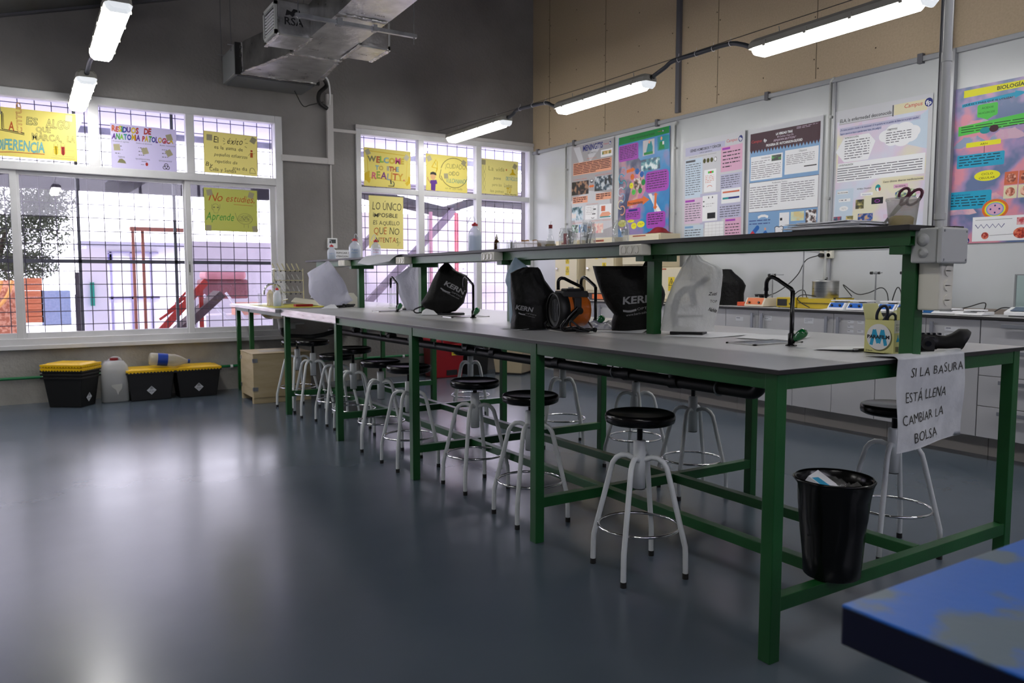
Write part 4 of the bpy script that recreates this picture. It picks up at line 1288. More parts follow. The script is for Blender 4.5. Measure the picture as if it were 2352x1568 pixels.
s.rect(.04, .855, .23, .065, WHITE); s.lines(.05, .862, .20, .05, 4, PRINT, .35); s.rect(.30, .84, .29, .09, T['lilac']); s.lines(.31, .847, .27, .08, 5, T['navy'], .4); s.rect(.57, .76, .2, .03, T['palepink']); s.rect(.66, .84, .04, .09, photo('#a03010', '#e0c020', '#20602a', 12))
put_poster(s, 2.535, 1.385, 'pale pastel poster titled ELA, la enfermedad desconocida', R(.3), (1, 1.11, lambda t: .003 + .003 * math.sin(t * 7), 10))

# 6 molecular biology
s = Sheet(.95, 1.075, T['lilac'], 9)
s.rect(0, 0, 1, 1, photo('#5a6f98', '#9a86b4', '#d88a9c', 4.5))
for cx, cy, c in ((.2, .25, '#d890a0'), (.4, .33, '#c8a4b8'), (.3, .72, '#e0a4a8'), (.1, .78, '#dcb4bc'), (.7, .3, '#7aa8b8'), (.15, .35, '#7ab0b0')):
    s.poly([(cx + (.10 + .04 * math.sin(a * 3)) * math.cos(a), cy + (.05 + .02 * math.cos(a * 2)) * math.sin(a)) for a in [2 * PI * k / 14 for k in range(14)]], photo(c, '#c89ab4', '#8a9ab8', 9))
s.poly([(.09, .02), (.98, .02), (.98, .055), (.09, .065)], T['yellow']); s.text('BIOLOGÍA MOLECULAR Y CELULAR', .32, .053, .024, T['dark'], width=.62, off=.02)
s.poly([(.08, .105), (.44, .085), (.44, .075), (.52, .095), (.44, .12), (.44, .108), (.08, .125)], T['cyan']); s.text('¿QUÉ ES Y PARA QUÉ SE UTILIZA?', .085, .117, .011, T['dark'], width=.34, off=.02)
s.rrect(.58, .07, .40, .12, T['cyan'], .05); s.lines(.60, .085, .36, .09, 5, T['dark'], .3)
s.rrect(.19, .125, .14, .08, T['lime'], .08); s.poly([(.2, .2), (.32, .2), (.26, .225)], T['lime']); s.text('ÁCIDOS', .22, .155, .012, T['dark'], width=.08); s.text('NUCLEICOS', .2, .185, .012, T['dark'], width=.11)
s.poly([(.06, .245), (.98, .19), (.98, .255), (.06, .305)], T['lime']); s.lines(.08, .25, .85, .045, 3, T['dark'], .3)
s.rrect(.58, .29, .19, .035, T['yellow'], .1); s.text('TIPOS', .64, .317, .014, T['dark'], width=.07); s.rrect(.12, .355, .24, .03, T['yellow'], .1); s.text('ARN', .22, .378, .012, T['dark'], width=.05)
s.ell(.25, .29, .035, .022, T['teal']); s.ell(.31, .285, .03, .024, T['maroon'])
s.rrect(.06, .43, .33, .085, T['cyan'], .05); s.lines(.075, .44, .30, .07, 4, T['dark'], .3); s.line([(.25, .385), (.25, .43)], .003, T['dark'])
for ph, c in ((0, T['dark']), (PI, T['teal'])):
    s.line([(.60 + .035 * math.sin(ph + k * .7), .345 + k * .0095) for k in range(20)], .008, c)
    s.line([(.76 + .04 * math.sin(ph + k * .7), .335 + k * .0095) for k in range(22)], .012, T['dark'])
for k in range(10):
    s.rect(.73, .35 + k * .02, .06, .003, T['teal'])
s.rrect(.02, .665, .30, .115, T['cyan'], .05); s.text('Replicación', .04, .69, .012, T['navy'], width=.13); s.lines(.035, .70, .26, .07, 4, T['dark'], .3)
s.ell(.28, .575, .085, .036, T['yellow']); s.text('CICLO', .24, .57, .013, T['dark'], width=.08); s.text('CELULAR', .225, .595, .013, T['dark'], width=.11)
for i in range(6):
    for j in range(2):
        s.rect(.40 + i * .095, .565 + j * .085, .088, .08, T['cream'] if j else T['sal']); s.ell(.444 + i * .095, .605 + j * .085, .03, .03, photo('#7a3020', '#c06a50', '#e8b8a0', 40))
s.ell(.35, .79, .085, .068, T['orange']); s.ell(.35, .79, .068, .052, T['yellow']); s.ell(.35, .79, .058, .045, T['sky']); s.ell(.35, .79, .05, .038, T['pink'])
for a in (0, 90, 180, 270):
    s.ell(.35 + .03 * math.cos(R(a)), .79 + .022 * math.sin(R(a)), .006, .006, T['navy'])
s.rect(.20, .835, .40, .155, WHITE); s.line([(.22 + .02 * k, .895 + (.012 if k % 2 else -.012)) for k in range(11)], .005, T['navy']); s.poly([(.50, .85), (.58, .85), (.58, .895), (.50, .895)], photo('#c04048', '#d88a90', '#e8b8b8', 40))
s.ell(.29, .955, .024, .024, photo('#902020', '#c04030', '#d87a60', 60)); s.ell(.53, .945, .048, .036, photo('#902018', '#d04a30', '#e08060', 60)); s.line([(.32, .955), (.48, .95)], .002, T['dark']); s.line([(.22, .855), (.47, .855)], .002, T['dark'])
s.rrect(.66, .80, .30, .19, T['cyan'], .06); s.ring(.8, .825, .09, .03, .012, T['cream'], 0, 180); s.rect(.69, .855, .25, .035, T['pink']); s.text('ADN', .8, .88, .012, T['dark'], width=.05); s.rect(.69, .90, .25, .03, T['lilac']); s.text('ARN', .8, .922, .012, T['dark'], width=.05); s.text('PROTEÍNA', .75, .965, .012, T['dark'], width=.13)
s.lines(.01, .91, .13, .05, 4, T['maroon'], .3); campus(s, .03, .99, .8)
put_poster(s, 1.60, 1.405, 'multicoloured poster headed BIOLOGÍA MOLECULAR beside the steel upright at the picture edge', R(.3), (1, 1.075, lambda t: .004 + .004 * math.sin(t * 8), 12))
# ------------------------------------------------------------------ hand-made signs on the windows
YP = thinpaper('#efe68e', .45); YP2 = thinpaper('#f0eaa6', .45); YG = thinpaper('#cfd27c', .42); LP2 = thinpaper('#ddd8ec', .42)
TAPE = col('#a39c7c', 0.4)
MK = {k: col(v, .6) for k, v in dict(black='#1c1a18', red='#b02a1c', orange='#c0581c', teal='#1c8f92', green='#2f9a3a', yellow='#d8b800', purple='#5a2a88', pink='#d85a8a', blue='#2a3f9a', grey='#7d7a55', lime='#7ec03a', sky='#7ab8c8', faint='#a59f5a', skin='#d8a878').items()}
def win_sign(s, x, z, label, tilt=0.0, y=None, tapes=()):
    for (tx, ty, a) in tapes:
        s.rect(tx, ty, .055 / s.w, .06 / s.h, TAPE, a)
    rot = Matrix.Rotation(tilt, 3, 'Y')
    f = plane_map((x, (YW + .005) if y is None else y, z), rot @ Vector((1, 0, 0)), rot @ Vector((0, 0, 1)), (0, -1, 0))
    return s.build(f, 'handmade_sign', label, 'sign', 'hand-lettered paper signs taped to the windows', origin=(x + s.w / 2, YW, z + s.h / 2), z0=.001)
bk = MK['black']
s = Sheet(.66, .435, YP, 11)
s.line([(.10, .10), (.12, .10), (.115, .45), (.37, .50)], .009, bk); s.line([(.135, .13), (.135, .43)], .004, bk); s.line([(.08, .47), (.37, .53)], .006, bk)
s.hand('A', .19, .47, .075, MK['orange'], .07, off=.0, outline=(MK['red'], .02)); s.hand('CTITUD', .345, .50, .038, YP, .42, rot=PI / 2, outline=(MK['red'], .03))
s.hand('ES', .40, .30, .065, YP, .14, outline=(bk, .03)); s.hand('ALGO', .63, .34, .075, YP, .30, outline=(bk, .03))
s.hand('QUE', .51, .44, .045, YP, .18, outline=(bk, .03)); s.hand('MARCA,', .46, .61, .055, YP, .36, outline=(bk, .03)); s.hand('LA', .88, .60, .055, YP, .10, outline=(bk, .03))
s.hand('DIFERENCIA', .03, .87, .095, MK['sky'], .58, off=-.01, outline=(MK['teal'], .02)); s.line([(.03, .93), (.2, .905), (.6, .90)], .006, MK['red'])
for x, c in ((.74, 'yellow'), (.825, 'red')):
    s.rrect(x - .022, .68, .045, .21, MK[c], .3); s.rect(x - .025, .66, .05, .05, YP); s.line([(x - .022, .66), (x - .022, .75)], .002, bk); s.line([(x + .022, .66), (x + .022, .75)], .002, bk)
    s.rect(x - .012, .635, .008, .008, bk); s.rect(x + .006, .635, .008, .008, bk)
s.line([(.71, .78), (.96, .78), (.96, .91), (.70, .91), (.71, .78)], .0015, MK['grey']); s.line([(.68, .955), (.97, .955)], .0015, MK['grey'])
win_sign(s, -2.035, 2.255, 'yellow sign at far left reading LA ACTITUD ES ALGO QUE MARCA LA DIFERENCIA', R(.4), tapes=((.03, .02, .1), (.87, .03, -.1)))
s = Sheet(.585, .435, LP2, 12)
rb = [MK[k] for k in ('orange', 'red', 'yellow', 'green', 'blue', 'purple', 'yellow', 'red', 'pink')]
s.hand('RESIDUOS', .02, .165, .05, bk, .40, off=.03, colors=rb, outline=(bk, .045)); s.hand('DE', .50, .165, .05, bk, .11, off=.03, colors=[MK['red']], outline=(bk, .045))
s.hand('ANATOMIA', .02, .325, .05, bk, .42, off=.03, colors=[MK['purple'], MK['green'], MK['lime'], MK['teal'], MK['blue'], MK['yellow'], MK['red']], outline=(bk, .045)); s.hand('PATOLOGICA', .47, .325, .05, bk, .48, off=.03, colors=rb[1:], outline=(bk, .045))
for x, t1 in ((.03, 'Recipiente de seguridad'), (.38, 'Residuos de laboratorio'), (.74, 'Bolsa resistente')):
    s.hand(t1, x, .39, .011, bk, .24)
    for k in range(3):
        s.lines(x + .03, .47 + k * .08, .14, .02, 1, bk, .7)
s.text('TEJIDOS', .10, .73, .014, bk, width=.10); s.text('TEJIDO EXTRAIDO EN FORMOL', .36, .74, .012, bk, width=.22); s.text('RESTOS BIOSANITARIOS', .72, .74, .012, bk, width=.20)
s.poly([(.09, .84), (.12, .76), (.16, .75), (.2, .79), (.22, .85)], MK['grey']); s.ell(.53, .83, .012, .017, MK['red']); s.rect(.45, .77, .08, .008, bk); s.rect(.44, .84, .05, .008, bk)
for a in (90, 210, 330):
    s.ring(.83 + .026 * math.cos(R(a)), .855 - .036 * math.sin(R(a)), .016, .016, .006, bk, a - 150, a + 150)
s.ring(.83, .855, .013, .013, .004, bk)
win_sign(s, -1.092, 2.200, 'lilac-white sign reading RESIDUOS DE ANATOMIA PATOLOGICA in rainbow letters', R(.6), tapes=((.84, .12, .3), (.04, .44, .1), (.46, .47, .3), (.83, .47, .5)))
s = Sheet(.53, .415, YP2, 13)
s.hand('El', .18, .26, .06, bk, .10); s.hand('éxito', .42, .26, .065, bk, .30, slant=.25)
for a in ((.36, .13, .39, .17), (.35, .2, .38, .21), (.36, .28, .39, .26), (.76, .12, .79, .09), (.77, .2, .82, .2), (.76, .28, .8, .31)):
    s.line([(a[0], a[1]), (a[2], a[3])], .004, bk)
s.hand('es la suma de', .19, .41, .034, bk, .54); s.hand('pequeños esfuerzos', .19, .58, .034, bk, .62, slant=.2); s.hand('repetidos día', .20, .745, .034, bk, .42, slant=.2); s.hand('By', .03, .84, .045, bk, .13, rot=-.2)
s.hand('tras día', .53, .88, .034, bk, .28); s.hand('Celia y Sandía', .10, .955, .036, bk, .50)
s.ring(.90, .86, .022, .025, .004, bk, 20, 200); s.line([(.86, .83), (.85, .93), (.97, .93), (.94, .83)], .004, bk)
s.rect(.865, .42, .05, .12, MK['orange']); s.rect(.87, .36, .04, .04, MK['red']); s.line([(.86, .44), (.83, .5), (.85, .47)], .002, bk); s.line([(.92, .45), (.96, .42)], .002, bk)
win_sign(s, -.252, 2.235, 'yellow sign reading El éxito es la suma de pequeños esfuerzos, signed below', R(1.2), tapes=((.05, .08, 0), (.87, .04, -.5)))
s = Sheet(.53, .435, YG, 14)
s.hand('No', .08, .30, .085, MK['orange'], .27, slant=.3); s.hand('estudies,', .40, .30, .07, MK['orange'], .56, slant=.25); s.line([(.55, .36), (.92, .37)], .004, MK['orange'])
s.hand('Aprende', .03, .74, .075, MK['green'], .52, slant=.2)
g = MK['grey']
s.ring(.21, .47, .035, .045, .003, g, -30, 210); s.line([(.14, .38), (.14, .48), (.17, .50), (.18, .58), (.25, .58), (.26, .50), (.29, .47), (.29, .37)], .003, g); s.ell(.18, .45, .010, .007, g); s.ell(.25, .45, .010, .007, g)
for k in range(9):
    s.ring(.68 + .022 * k, .68 + .03 * math.sin(k * 1.7), .02, .022, .0025, g, 0, 320)
s.ring(.76, .69, .075, .055, .003, g); s.line([(.74, .82), (.74, .9)], .003, g); s.line([(.82, .82), (.82, .9)], .003, g); s.line([(.57, .56), (.62, .74), (.66, .74)], .004, g)
win_sign(s, -.265, 1.645, 'greenish yellow sign on the sliding sash reading No estudies, Aprende', R(.5), y=YW - .0, tapes=((.05, .04, .2), (.83, .05, -.3), (.02, .87, 0), (.9, .85, .2)))
s = Sheet(.575, .43, YP, 15)
s.line([(.06, .08), (.93, .12), (.90, .80), (.09, .78), (.06, .08)], .008, MK['yellow'])
s.poly([(.0, .70), (.05, .64), (.12, .60), (.11, .78), (.14, .82), (.11, .93), (.05, .86), (.0, .85)], MK['yellow']); s.poly([(1, .70), (.95, .66), (.93, .80), (.88, .85), (.92, .93), (.97, .86), (1, .84)], MK['yellow'])
wc = [MK[k] for k in ('grey', 'orange', 'lime', 'sky', 'yellow', 'pink', 'yellow')]
s.hand('WELCOME', .08, .36, .062, bk, .78, off=.02, colors=wc, outline=(bk, .04)); s.hand('TO', .24, .56, .05, bk, .17, off=.02, colors=[MK['sky'], MK['yellow']], outline=(MK['blue'], .04)); s.rect(.48, .44, .05, .12, TAPE); s.hand('THE', .53, .57, .05, bk, .22, off=.02, colors=[MK['red'], MK['orange'], MK['sky']], outline=(bk, .04))
s.hand('REALITY.', .16, .79, .075, bk, .72, off=.0, colors=[MK['pink'], MK['lime'], MK['purple'], MK['sky'], MK['yellow'], MK['orange'], MK['yellow']], outline=(MK['red'], .025))
s.rect(.51, .95, .13, .02, INK); s.poly([(.55, .80), (.58, .80), (.585, .90), (.56, .90)], INK); s.ring(.60, .90, .024, .026, .009, INK, -90, 90); s.rect(.55, .90, .08, .01, MK['teal'])
win_sign(s, 1.462, 2.205, 'yellow sign reading WELCOME TO THE REALITY in coloured letters with a small microscope', R(.6), tapes=((.03, .05, .5), (.86, .1, -.6)))
s = Sheet(.56, .43, YP, 16)
s.line([(.14, .36), (.24, .15), (.27, .2), (.27, .4), (.24, .5), (.26, .38), (.14, .36)], .010, MK['yellow']); s.line([(.2, .2), (.24, .3)], .003, bk)
s.ell(.17, .60, .035, .045, MK['skin']); s.poly([(.10, .57), (.11, .51), (.17, .48), (.24, .51), (.25, .58), (.17, .555)], INK)
s.poly([(.11, .72), (.25, .70), (.27, .80), (.23, .82), (.22, 1.0), (.12, .99), (.12, .82), (.09, .79)], MK['purple']); s.line([(.10, .78), (.05, .70), (.04, .64)], .012, MK['skin'])
s.ring(.68, .47, .185, .175, .006, bk, -75, 165, 40); s.line([(.36, .40), (.32, .62), (.38, .70)], .006, bk); s.ring(.68, .47, .185, .175, .006, bk, 195, 290, 20)
s.hand('¡CUIDADO', .46, .35, .055, MK['faint'], .50); s.hand('OIDO', .54, .54, .045, MK['grey'], .26); s.hand('VULCANIANO!', .48, .75, .05, MK['teal'], .49, off=-.005); s.hand('no se oye nada', .46, .93, .025, MK['faint'], .42)
win_sign(s, 2.235, 2.20, 'yellow sign with a waving figure in purple and a speech bubble reading CUIDADO OIDO VULCANIANO', R(.4), tapes=((.03, .06, .5), (.43, .5, .1), (.86, .1, -.5)))
s = Sheet(.545, .43, YP2, 17)
for ph in (0, PI):
    s.line([(.09 + .03 * math.sin(ph + k * .45), .15 + k * .032) for k in range(25)], .0025, MK['grey'])
s.hand('La vida', .20, .33, .05, MK['faint'], .44); s.ell(.68, .27, .009, .012, MK['orange']); s.poly([(.82, .24), (.87, .24), (.88, .32), (.95, .40), (.76, .41), (.83, .32)], MK['yellow'])
s.hand('pone', .34, .57, .035, MK['grey'], .20); s.hand('OBSTÁCULOS', .66, .57, .045, MK['sky'], .33, outline=(MK['grey'], .01)); s.hand('pero los', .30, .76, .035, MK['faint'], .26); s.hand('Límites', .62, .77, .045, MK['grey'], .22, off=-.005); s.hand('los pones', .25, .94, .035, MK['faint'], .36); s.hand('TÚ', .68, .93, .06, MK['yellow'], .13, off=.02, outline=(MK['grey'], .03))
s.hand('Silvia Naranjo', .64, .985, .015, bk, .33, off=.02)
win_sign(s, 2.985, 2.205, 'faded yellow sign with pencil helix and a yellow flask, in the top right corner pane', R(.5), tapes=((.02, .04, 0), (.86, .08, -.5)))
s = Sheet(.425, .60, YP2, 18)
s.hand('LO ÚNICO', .10, .26, .085, bk, .86, off=-.005); s.hand('iMPOSiBLE', .12, .40, .045, bk, .72, off=.01); s.hand('ES AQUELLO', .12, .545, .045, bk, .78); s.hand('QUE NO', .13, .72, .075, MK['orange'], .76, off=-.005, colors=[MK['orange'], bk, MK['orange'], bk, bk]); s.hand('iNTENTAS', .16, .88, .055, bk, .70, colors=[MK['red'], bk, MK['orange']])
s.hand('sofia', .84, .95, .025, MK['faint'], .14, rot=1.0)
win_sign(s, 1.512, 1.500, 'tall yellow sign reading LO ÚNICO iMPOSiBLE ES AQUELLO QUE NO iNTENTAS', R(.4))
# marker formulas written on the pane
s = Sheet(.55, .42, None, 19)
fk = col('#4a4656', .6)
s.hand('Prueba de Hooke', .30, .12, .02, fk, .5); s.ring(.12, .18, .03, .03, .003, fk); s.hand('- M1 = 501', .26, .25, .028, fk, .42); s.hand('R = 22', .75, .24, .028, fk, .24); s.hand('M = R - x', .30, .42, .028, fk, .5)
s.ring(.12, .72, .03, .03, .003, fk); s.hand('m2 = R1', .30, .78, .028, fk, .35); s.hand('1 / 50', .75, .76, .028, fk, .24)
f = plane_map((2.33, YW + .028, 1.02), (1, 0, 0), (0, 0, 1), (0, -1, 0))
pane = [o for o in w2.children if o.name.startswith('pane')]
mbx = s.build(f, 'marker_writing', parent=w2)
mbx['label'] = 'marker pen sums written on the pane'
# ------------------------------------------------------------------ things on the bench
ZT = .9
def cover(loc, rz, prof, depth, mat, name, label, cat, seed=0, amp=.006, power=2.6, text=None, base=None, skew=0.0, nseg=40, sub=3):
    """draped cover: horizontal rings between silhouette points. prof = [(z, x_left, x_right)] from top to bottom, depth = [(z, y_front, y_back)]"""
    t = thing(name, label, cat, loc, rz)
    M0 = WM[t.name]
    prof = sorted(prof)
    def ip(tab, z):
        if z <= tab[0][0]: return tab[0][1:]
        for a, b in zip(tab[:-1], tab[1:]):
            if z <= b[0]:
                k = (z - a[0]) / max(b[0] - a[0], 1e-6)
                return [p + (q - p) * k for p, q in zip(a[1:], b[1:])]
        return tab[-1][1:]
    zs = []
    for a, b in zip(prof[:-1], prof[1:]):
        for k in range(sub):
            zs.append(a[0] + (b[0] - a[0]) * k / sub)
    zs.append(prof[-1][0])
    depth = sorted(depth)
    vs = []; fs = []
    for z in zs:
        xl, xr = ip(prof, z); yf, yb = ip(depth, z)
        cx, hx, cy, hy = (xl + xr) / 2, (xr - xl) / 2, (yf + yb) / 2, (yb - yf) / 2
        for k in range(nseg):
            a = 2 * PI * k / nseg
            ca, sa = math.cos(a), math.sin(a)
            px = cx + hx * math.copysign(abs(ca) ** (2 / power), ca)
            py = cy + hy * math.copysign(abs(sa) ** (2 / power), sa)
            q = Vector((px * 9 + seed, py * 9, z * 5))
            nz = noise.noise(q) * amp * 1.6 + abs(noise.noise(q * 2.1 + Vector((3, seed, 1)))) * amp
            fold = math.sin(a * 9 + z * 14 + seed) * amp * .25
            r = 1 + 0
            vs.append((px + ca * 0 + (nz + fold) * ca * .35, py + (nz + fold) * sa * 1.4, z + (noise.noise(q * 1.3) * amp * .6 if z > 0.02 else 0)))
    n = len(zs)
    for i in range(n - 1):
        for k in range(nseg):
            k2 = (k + 1) % nseg
            fs.append((i * nseg + k, i * nseg + k2, (i + 1) * nseg + k2, (i + 1) * nseg + k))
    fs.append(tuple(range((n - 1) * nseg, n * nseg)))
    m = MB(M0)
    m.add(vs, fs, mat, True)
    o = m.build('fabric' if 'plastic' not in mat.name else 'plastic_bag', t)
    if text:
        bvh = BVHTree.FromPolygons([Vector(v) for v in vs], fs)
        m = MB(M0)
        for (st, x, z, h, w, rot, mt, off, slant) in text:
            sh = Sheet(1, 1, None)
            if st == '~':   # swoosh under the lettering
                sh.poly([(0, .0), (w * .35, h * .5), (w * .6, h * .5), (w, 0), (w, h), (w * .6, h * 1.5), (w * .35, h * 1.5), (0, h)][::-1], mt)
                g, f2, _ = sh.items[0]
                g = [(a, 1 - b) for a, b in g]; g = [(a, -b) for a, b in g]
            else:
                sh.text(st, 0, 1, h, mt, width=w, off=off, slant=slant)
                g, f2, _ = sh.items[0]
            c, s2 = math.cos(rot), math.sin(rot)
            out = []
            bm = bmesh.new()
            bv = [bm.verts.new((a, b, 0)) for a, b in g]
            for f in f2:
                try: bm.faces.new([bv[i] for i in f])
                except ValueError: pass
            for k in range(1, 14):
                bmesh.ops.bisect_plane(bm, geom=bm.verts[:] + bm.edges[:] + bm.faces[:], dist=1e-6, plane_co=(w * k / 14, 0, 0), plane_no=(1, 0, 0))
            bm.verts.index_update()
            for v in bm.verts:
                px = x + v.co.x * c - v.co.y * s2; pz = z + v.co.x * s2 + v.co.y * c
                hit = bvh.ray_cast(Vector((px, -1.0, pz)), Vector((0, 1, 0)))
                yy = hit[0].y if hit[0] is not None else 0
                out.append((px, yy - .0022, pz))
            m.add(out, [tuple(v.index for v in f.verts) for f in bm.faces], mt)
            bm.free()
        m.build('print', t, label='white maker print on the cover' if mt is not INK else None)
    return t
def microscope(parent, M, ivory=False):
    body = IVORY if ivory else BLACKM
    m = MB(M); m.box(-.08, .08, -.09, .10, .0, .018, BLACKM); m.box(-.06, .06, -.02, .09, .018, .045, IVORY); m.build('microscope_base', parent, bevel=.003)
    m = MB(M); m.tube(smooth_path([(0, .08, .03), (0, .09, .14), (0, .07, .22), (0, .02, .27)]), .022, body, 10); m.box(-.06, .06, -.07, .06, .10, .112, BLACKM); m.build('microscope_arm', parent)
    m = MB(M); m.cyl((0, -.01, .25), (0, -.03, .16), .02, BLACKM, 14); m.cyl((-.03, -.03, .28), (-.04, -.10, .33), .014, BLACKM, 12); m.cyl((.03, -.03, .28), (.04, -.10, .33), .014, BLACKM, 12); m.cyl((0, 0, .24), (0, 0, .285), .034, BLACKM, 16)
    m.build('microscope_head', parent)
FABRIC = noisy('black_nylon_fabric', (0.003, 0.003, 0.003), (0.005, 0.005, 0.005), 9, 0.45, 0.5, 40, r2=0.6, spec=0.2)
FROST = None
def frosted(name, c, op):
    m = bpy.data.materials.new(name); m.use_nodes = True
    N, L = m.node_tree.nodes, m.node_tree.links
    p = N['Principled BSDF']; p.inputs['Base Color'].default_value = (*lin(c), 1); p.inputs['Roughness'].default_value = .35
    tl = N.new('ShaderNodeBsdfTranslucent'); tl.inputs[0].default_value = (*lin(c), 1)
    tr = N.new('ShaderNodeBsdfTransparent')
    a = N.new('ShaderNodeMixShader'); a.inputs[0].default_value = .45
    b = N.new('ShaderNodeMixShader'); b.inputs[0].default_value = op
    L.new(p.outputs[0], a.inputs[1]); L.new(tl.outputs[0], a.inputs[2])
    L.new(tr.outputs[0], b.inputs[1]); L.new(a.outputs[0], b.inputs[2])
    L.new(b.outputs[0], N['Material Output'].inputs[0])
    nz = N.new('ShaderNodeTexNoise'); nz.inputs['Scale'].default_value = 14; bp = N.new('ShaderNodeBump'); bp.inputs['Strength'].default_value = .5; bp.inputs['Distance'].default_value = .02
    L.new(nz.outputs['Fac'], bp.inputs['Height']); L.new(bp.outputs[0], p.inputs['Normal'])
    return m
FA = frosted('frosted_plastic_clear', '#eef0f0', .70)
FB = frosted('frosted_plastic_lilac', '#dfe0ec', .90)
FC = frosted('blue_grey_plastic_bag', '#b4c8d6', .85)
LG1 = col('#8f8f92', .6)
A = R(-45.3)
bagA = cover((.80, 1.13, ZT), A, [(.379, -.018, .008), (.345, -.039, .039), (.321, -.055, .105), (.302, -.066, .127), (.278, -.078, .129), (.23, -.101, .124), (.181, -.119, .117), (.133, -.134, .11), (.084, -.144, .098), (.035, -.153, .09), (.018, -.156, .097)],
      [(.02, -.09, .11), (.1, -.075, .10), (.25, -.06, .08), (.32, -.035, .05), (.38, -.01, .01)], FA, 'microscope_cover', 'frosted clear plastic bag over a microscope, printed with small black names, right of a post', 'cover', 1, .010,
      text=[('Zuzi', .062, .185, .014, .036, .0, INK, .02, .3), ('TOP', .070, .152, .012, .032, -.05, INK, 0, 0), ('Nahita', .062, .115, .016, .038, -.25, INK, .03, .3)])
microscope(bagA, WM[bagA.name] @ Matrix.Translation((-.02, .015, 0)) @ Matrix.Rotation(R(80), 4, 'Z') @ Matrix.Scale(.80, 4))
A = R(-39.6)
bagB = cover((.62, 1.50, ZT), A, [(.322, -.104, .194), (.315, -.102, .200), (.304, -.099, .205), (.263, -.088, .22), (.202, -.068, .25), (.181, -.06, .255), (.151, -.047, .25), (.115, -.025, .24), (.082, .005, .235), (.043, -.007, .232), (.004, -.008, .225)],
      [(0, -.03, .16), (.1, -.035, .17), (.25, -.03, .15), (.31, -.01, .12), (.355, .03, .06)], FABRIC, 'microscope_cover', 'wide flat-topped black KERN cover leaning beside the middle shelf post', 'cover', 2, .007,
      text=[('KERN', .045, .135, .034, .15, R(5), LG1, .03, .12), ('~', .046, .108, .010, .065, R(5), LG1, 0, 0), ('OPTICS', .115, .106, .012, .085, R(8), LG1, .0, .1), ('www.kern-sohn.com', .062, .075, .012, .14, R(10), LG1, 0, .1)])
m = MB(WM[bagB.name]); m.prism([(.13, .30), (.158, .356), (.186, .31), (.19, .28)], lambda u, v, d: (u, d, v), .03, .07, FABRIC); m.build('cover_peak', bagB)
A = R(-34.0)
bagC = cover((.38, 1.82, ZT), A, [(.318, -.075, .0), (.306, -.110, .010), (.288, -.142, .018), (.25, -.14, .036), (.207, -.138, .071), (.177, -.136, .101), (.155, -.134, .084), (.124, -.13, .062), (.078, -.125, .071), (.04, -.136, .068), (.004, -.14, .059)],
      [(0, -.06, .09), (.15, -.06, .11), (.28, -.03, .08), (.318, -.01, .04)], FABRIC, 'microscope_cover', 'upright black KERN cover beside the orange heater, print near its foot', 'cover', 3, .009,
      text=[('KERN', -.112, .106, .022, .088, R(-9), LG1, .03, .12), ('~', -.095, .090, .006, .035, R(-12), LG1, 0, 0), ('OPTICS', -.060, .083, .006, .055, R(-12), LG1, 0, .1), ('www.kern-sohn.com', -.092, .080, .005, .080, R(-12), LG1, 0, .1)])
cover((.72, 2.2, ZT), R(-34.9), [(.38, -.203, -.192), (.354, -.221, -.16), (.328, -.232, -.125), (.29, -.251, -.10), (.248, -.258, -.09), (.215, -.246, -.09), (.15, -.235, -.09), (.003, -.23, -.09)],
      [(0, -.06, .06), (.25, -.06, .07), (.35, -.02, .03)], FC, 'plastic_hood', 'pale blue-grey plastic hood peeking out above and left of the upright black cover', 'cover', 4, .006)
A = R(-26.0)
bagD = cover((.60, 3.55, ZT), A, [(.369, .119, .149), (.342, .09, .173), (.316, .074, .199), (.283, .053, .279), (.23, .027, .285), (.163, -.004, .28), (.124, -.027, .268), (.084, -.054, .258), (.05, -.028, .225), (.024, -.002, .198), (.016, .018, .164)],
      [(.0, -.05, .09), (.1, -.07, .10), (.27, -.05, .09), (.35, -.02, .03)], FABRIC, 'microscope_cover', 'tilted black KERN cover leaning on a shelf post, large slanting white print', 'cover', 5, .006,
      text=[('KERN', .112, .215, .032, .155, R(-27), LG1, .03, .15), ('~', .092, .196, .009, .075, R(-27), LG1, 0, 0), ('OPTICS', .165, .160, .010, .085, R(-27), LG1, 0, .1), ('www.kern-sohn.com', .098, .172, .010, .135, R(-27), LG1, 0, .1)])
M0 = WM[bagD.name]
m = MB(M0); m.box(-.04, .26, -.055, .08, .002, .013, BLACKM); m.box(.02, .10, -.045, -.03, .012, .05, BLACKM); m.build('microscope_base', bagD, bevel=.003)
m = MB(M0); m.tube(smooth_path([(-.03, -.03, .02), (-.085, -.03, .015), (-.10, -.03, .035), (-.06, -.02, .055), (-.03, 0, .06)]), .005, BLACKM, 8); m.build('power_lead', bagD)
m = MB(M0); m.add([(-.05, -.08, .003), (.07, -.09, .003), (.01, -.02, .058), (-.04, -.02, .03)], [(0, 1, 2, 3)], PAPER); m.build('paper_label', bagD)
bagE = cover((.86, 4.35, ZT), R(-24.9), [(.40, -.01, .04), (.355, -.035, .04), (.306, -.104, .042), (.272, -.15, .044), (.195, -.137, .046), (.118, -.117, .048), (.048, -.083, .045), (.003, -.063, .03)],
      [(0, -.05, .07), (.2, -.06, .09), (.33, -.03, .05), (.40, 0, .02)], FB, 'microscope_cover', 'crumpled whitish plastic cover half hidden behind the tilted black cover', 'cover', 6, .012)
microscope(bagE, WM[bagE.name] @ Matrix.Translation((-.045, .03, 0)) @ Matrix.Scale(.62, 4))
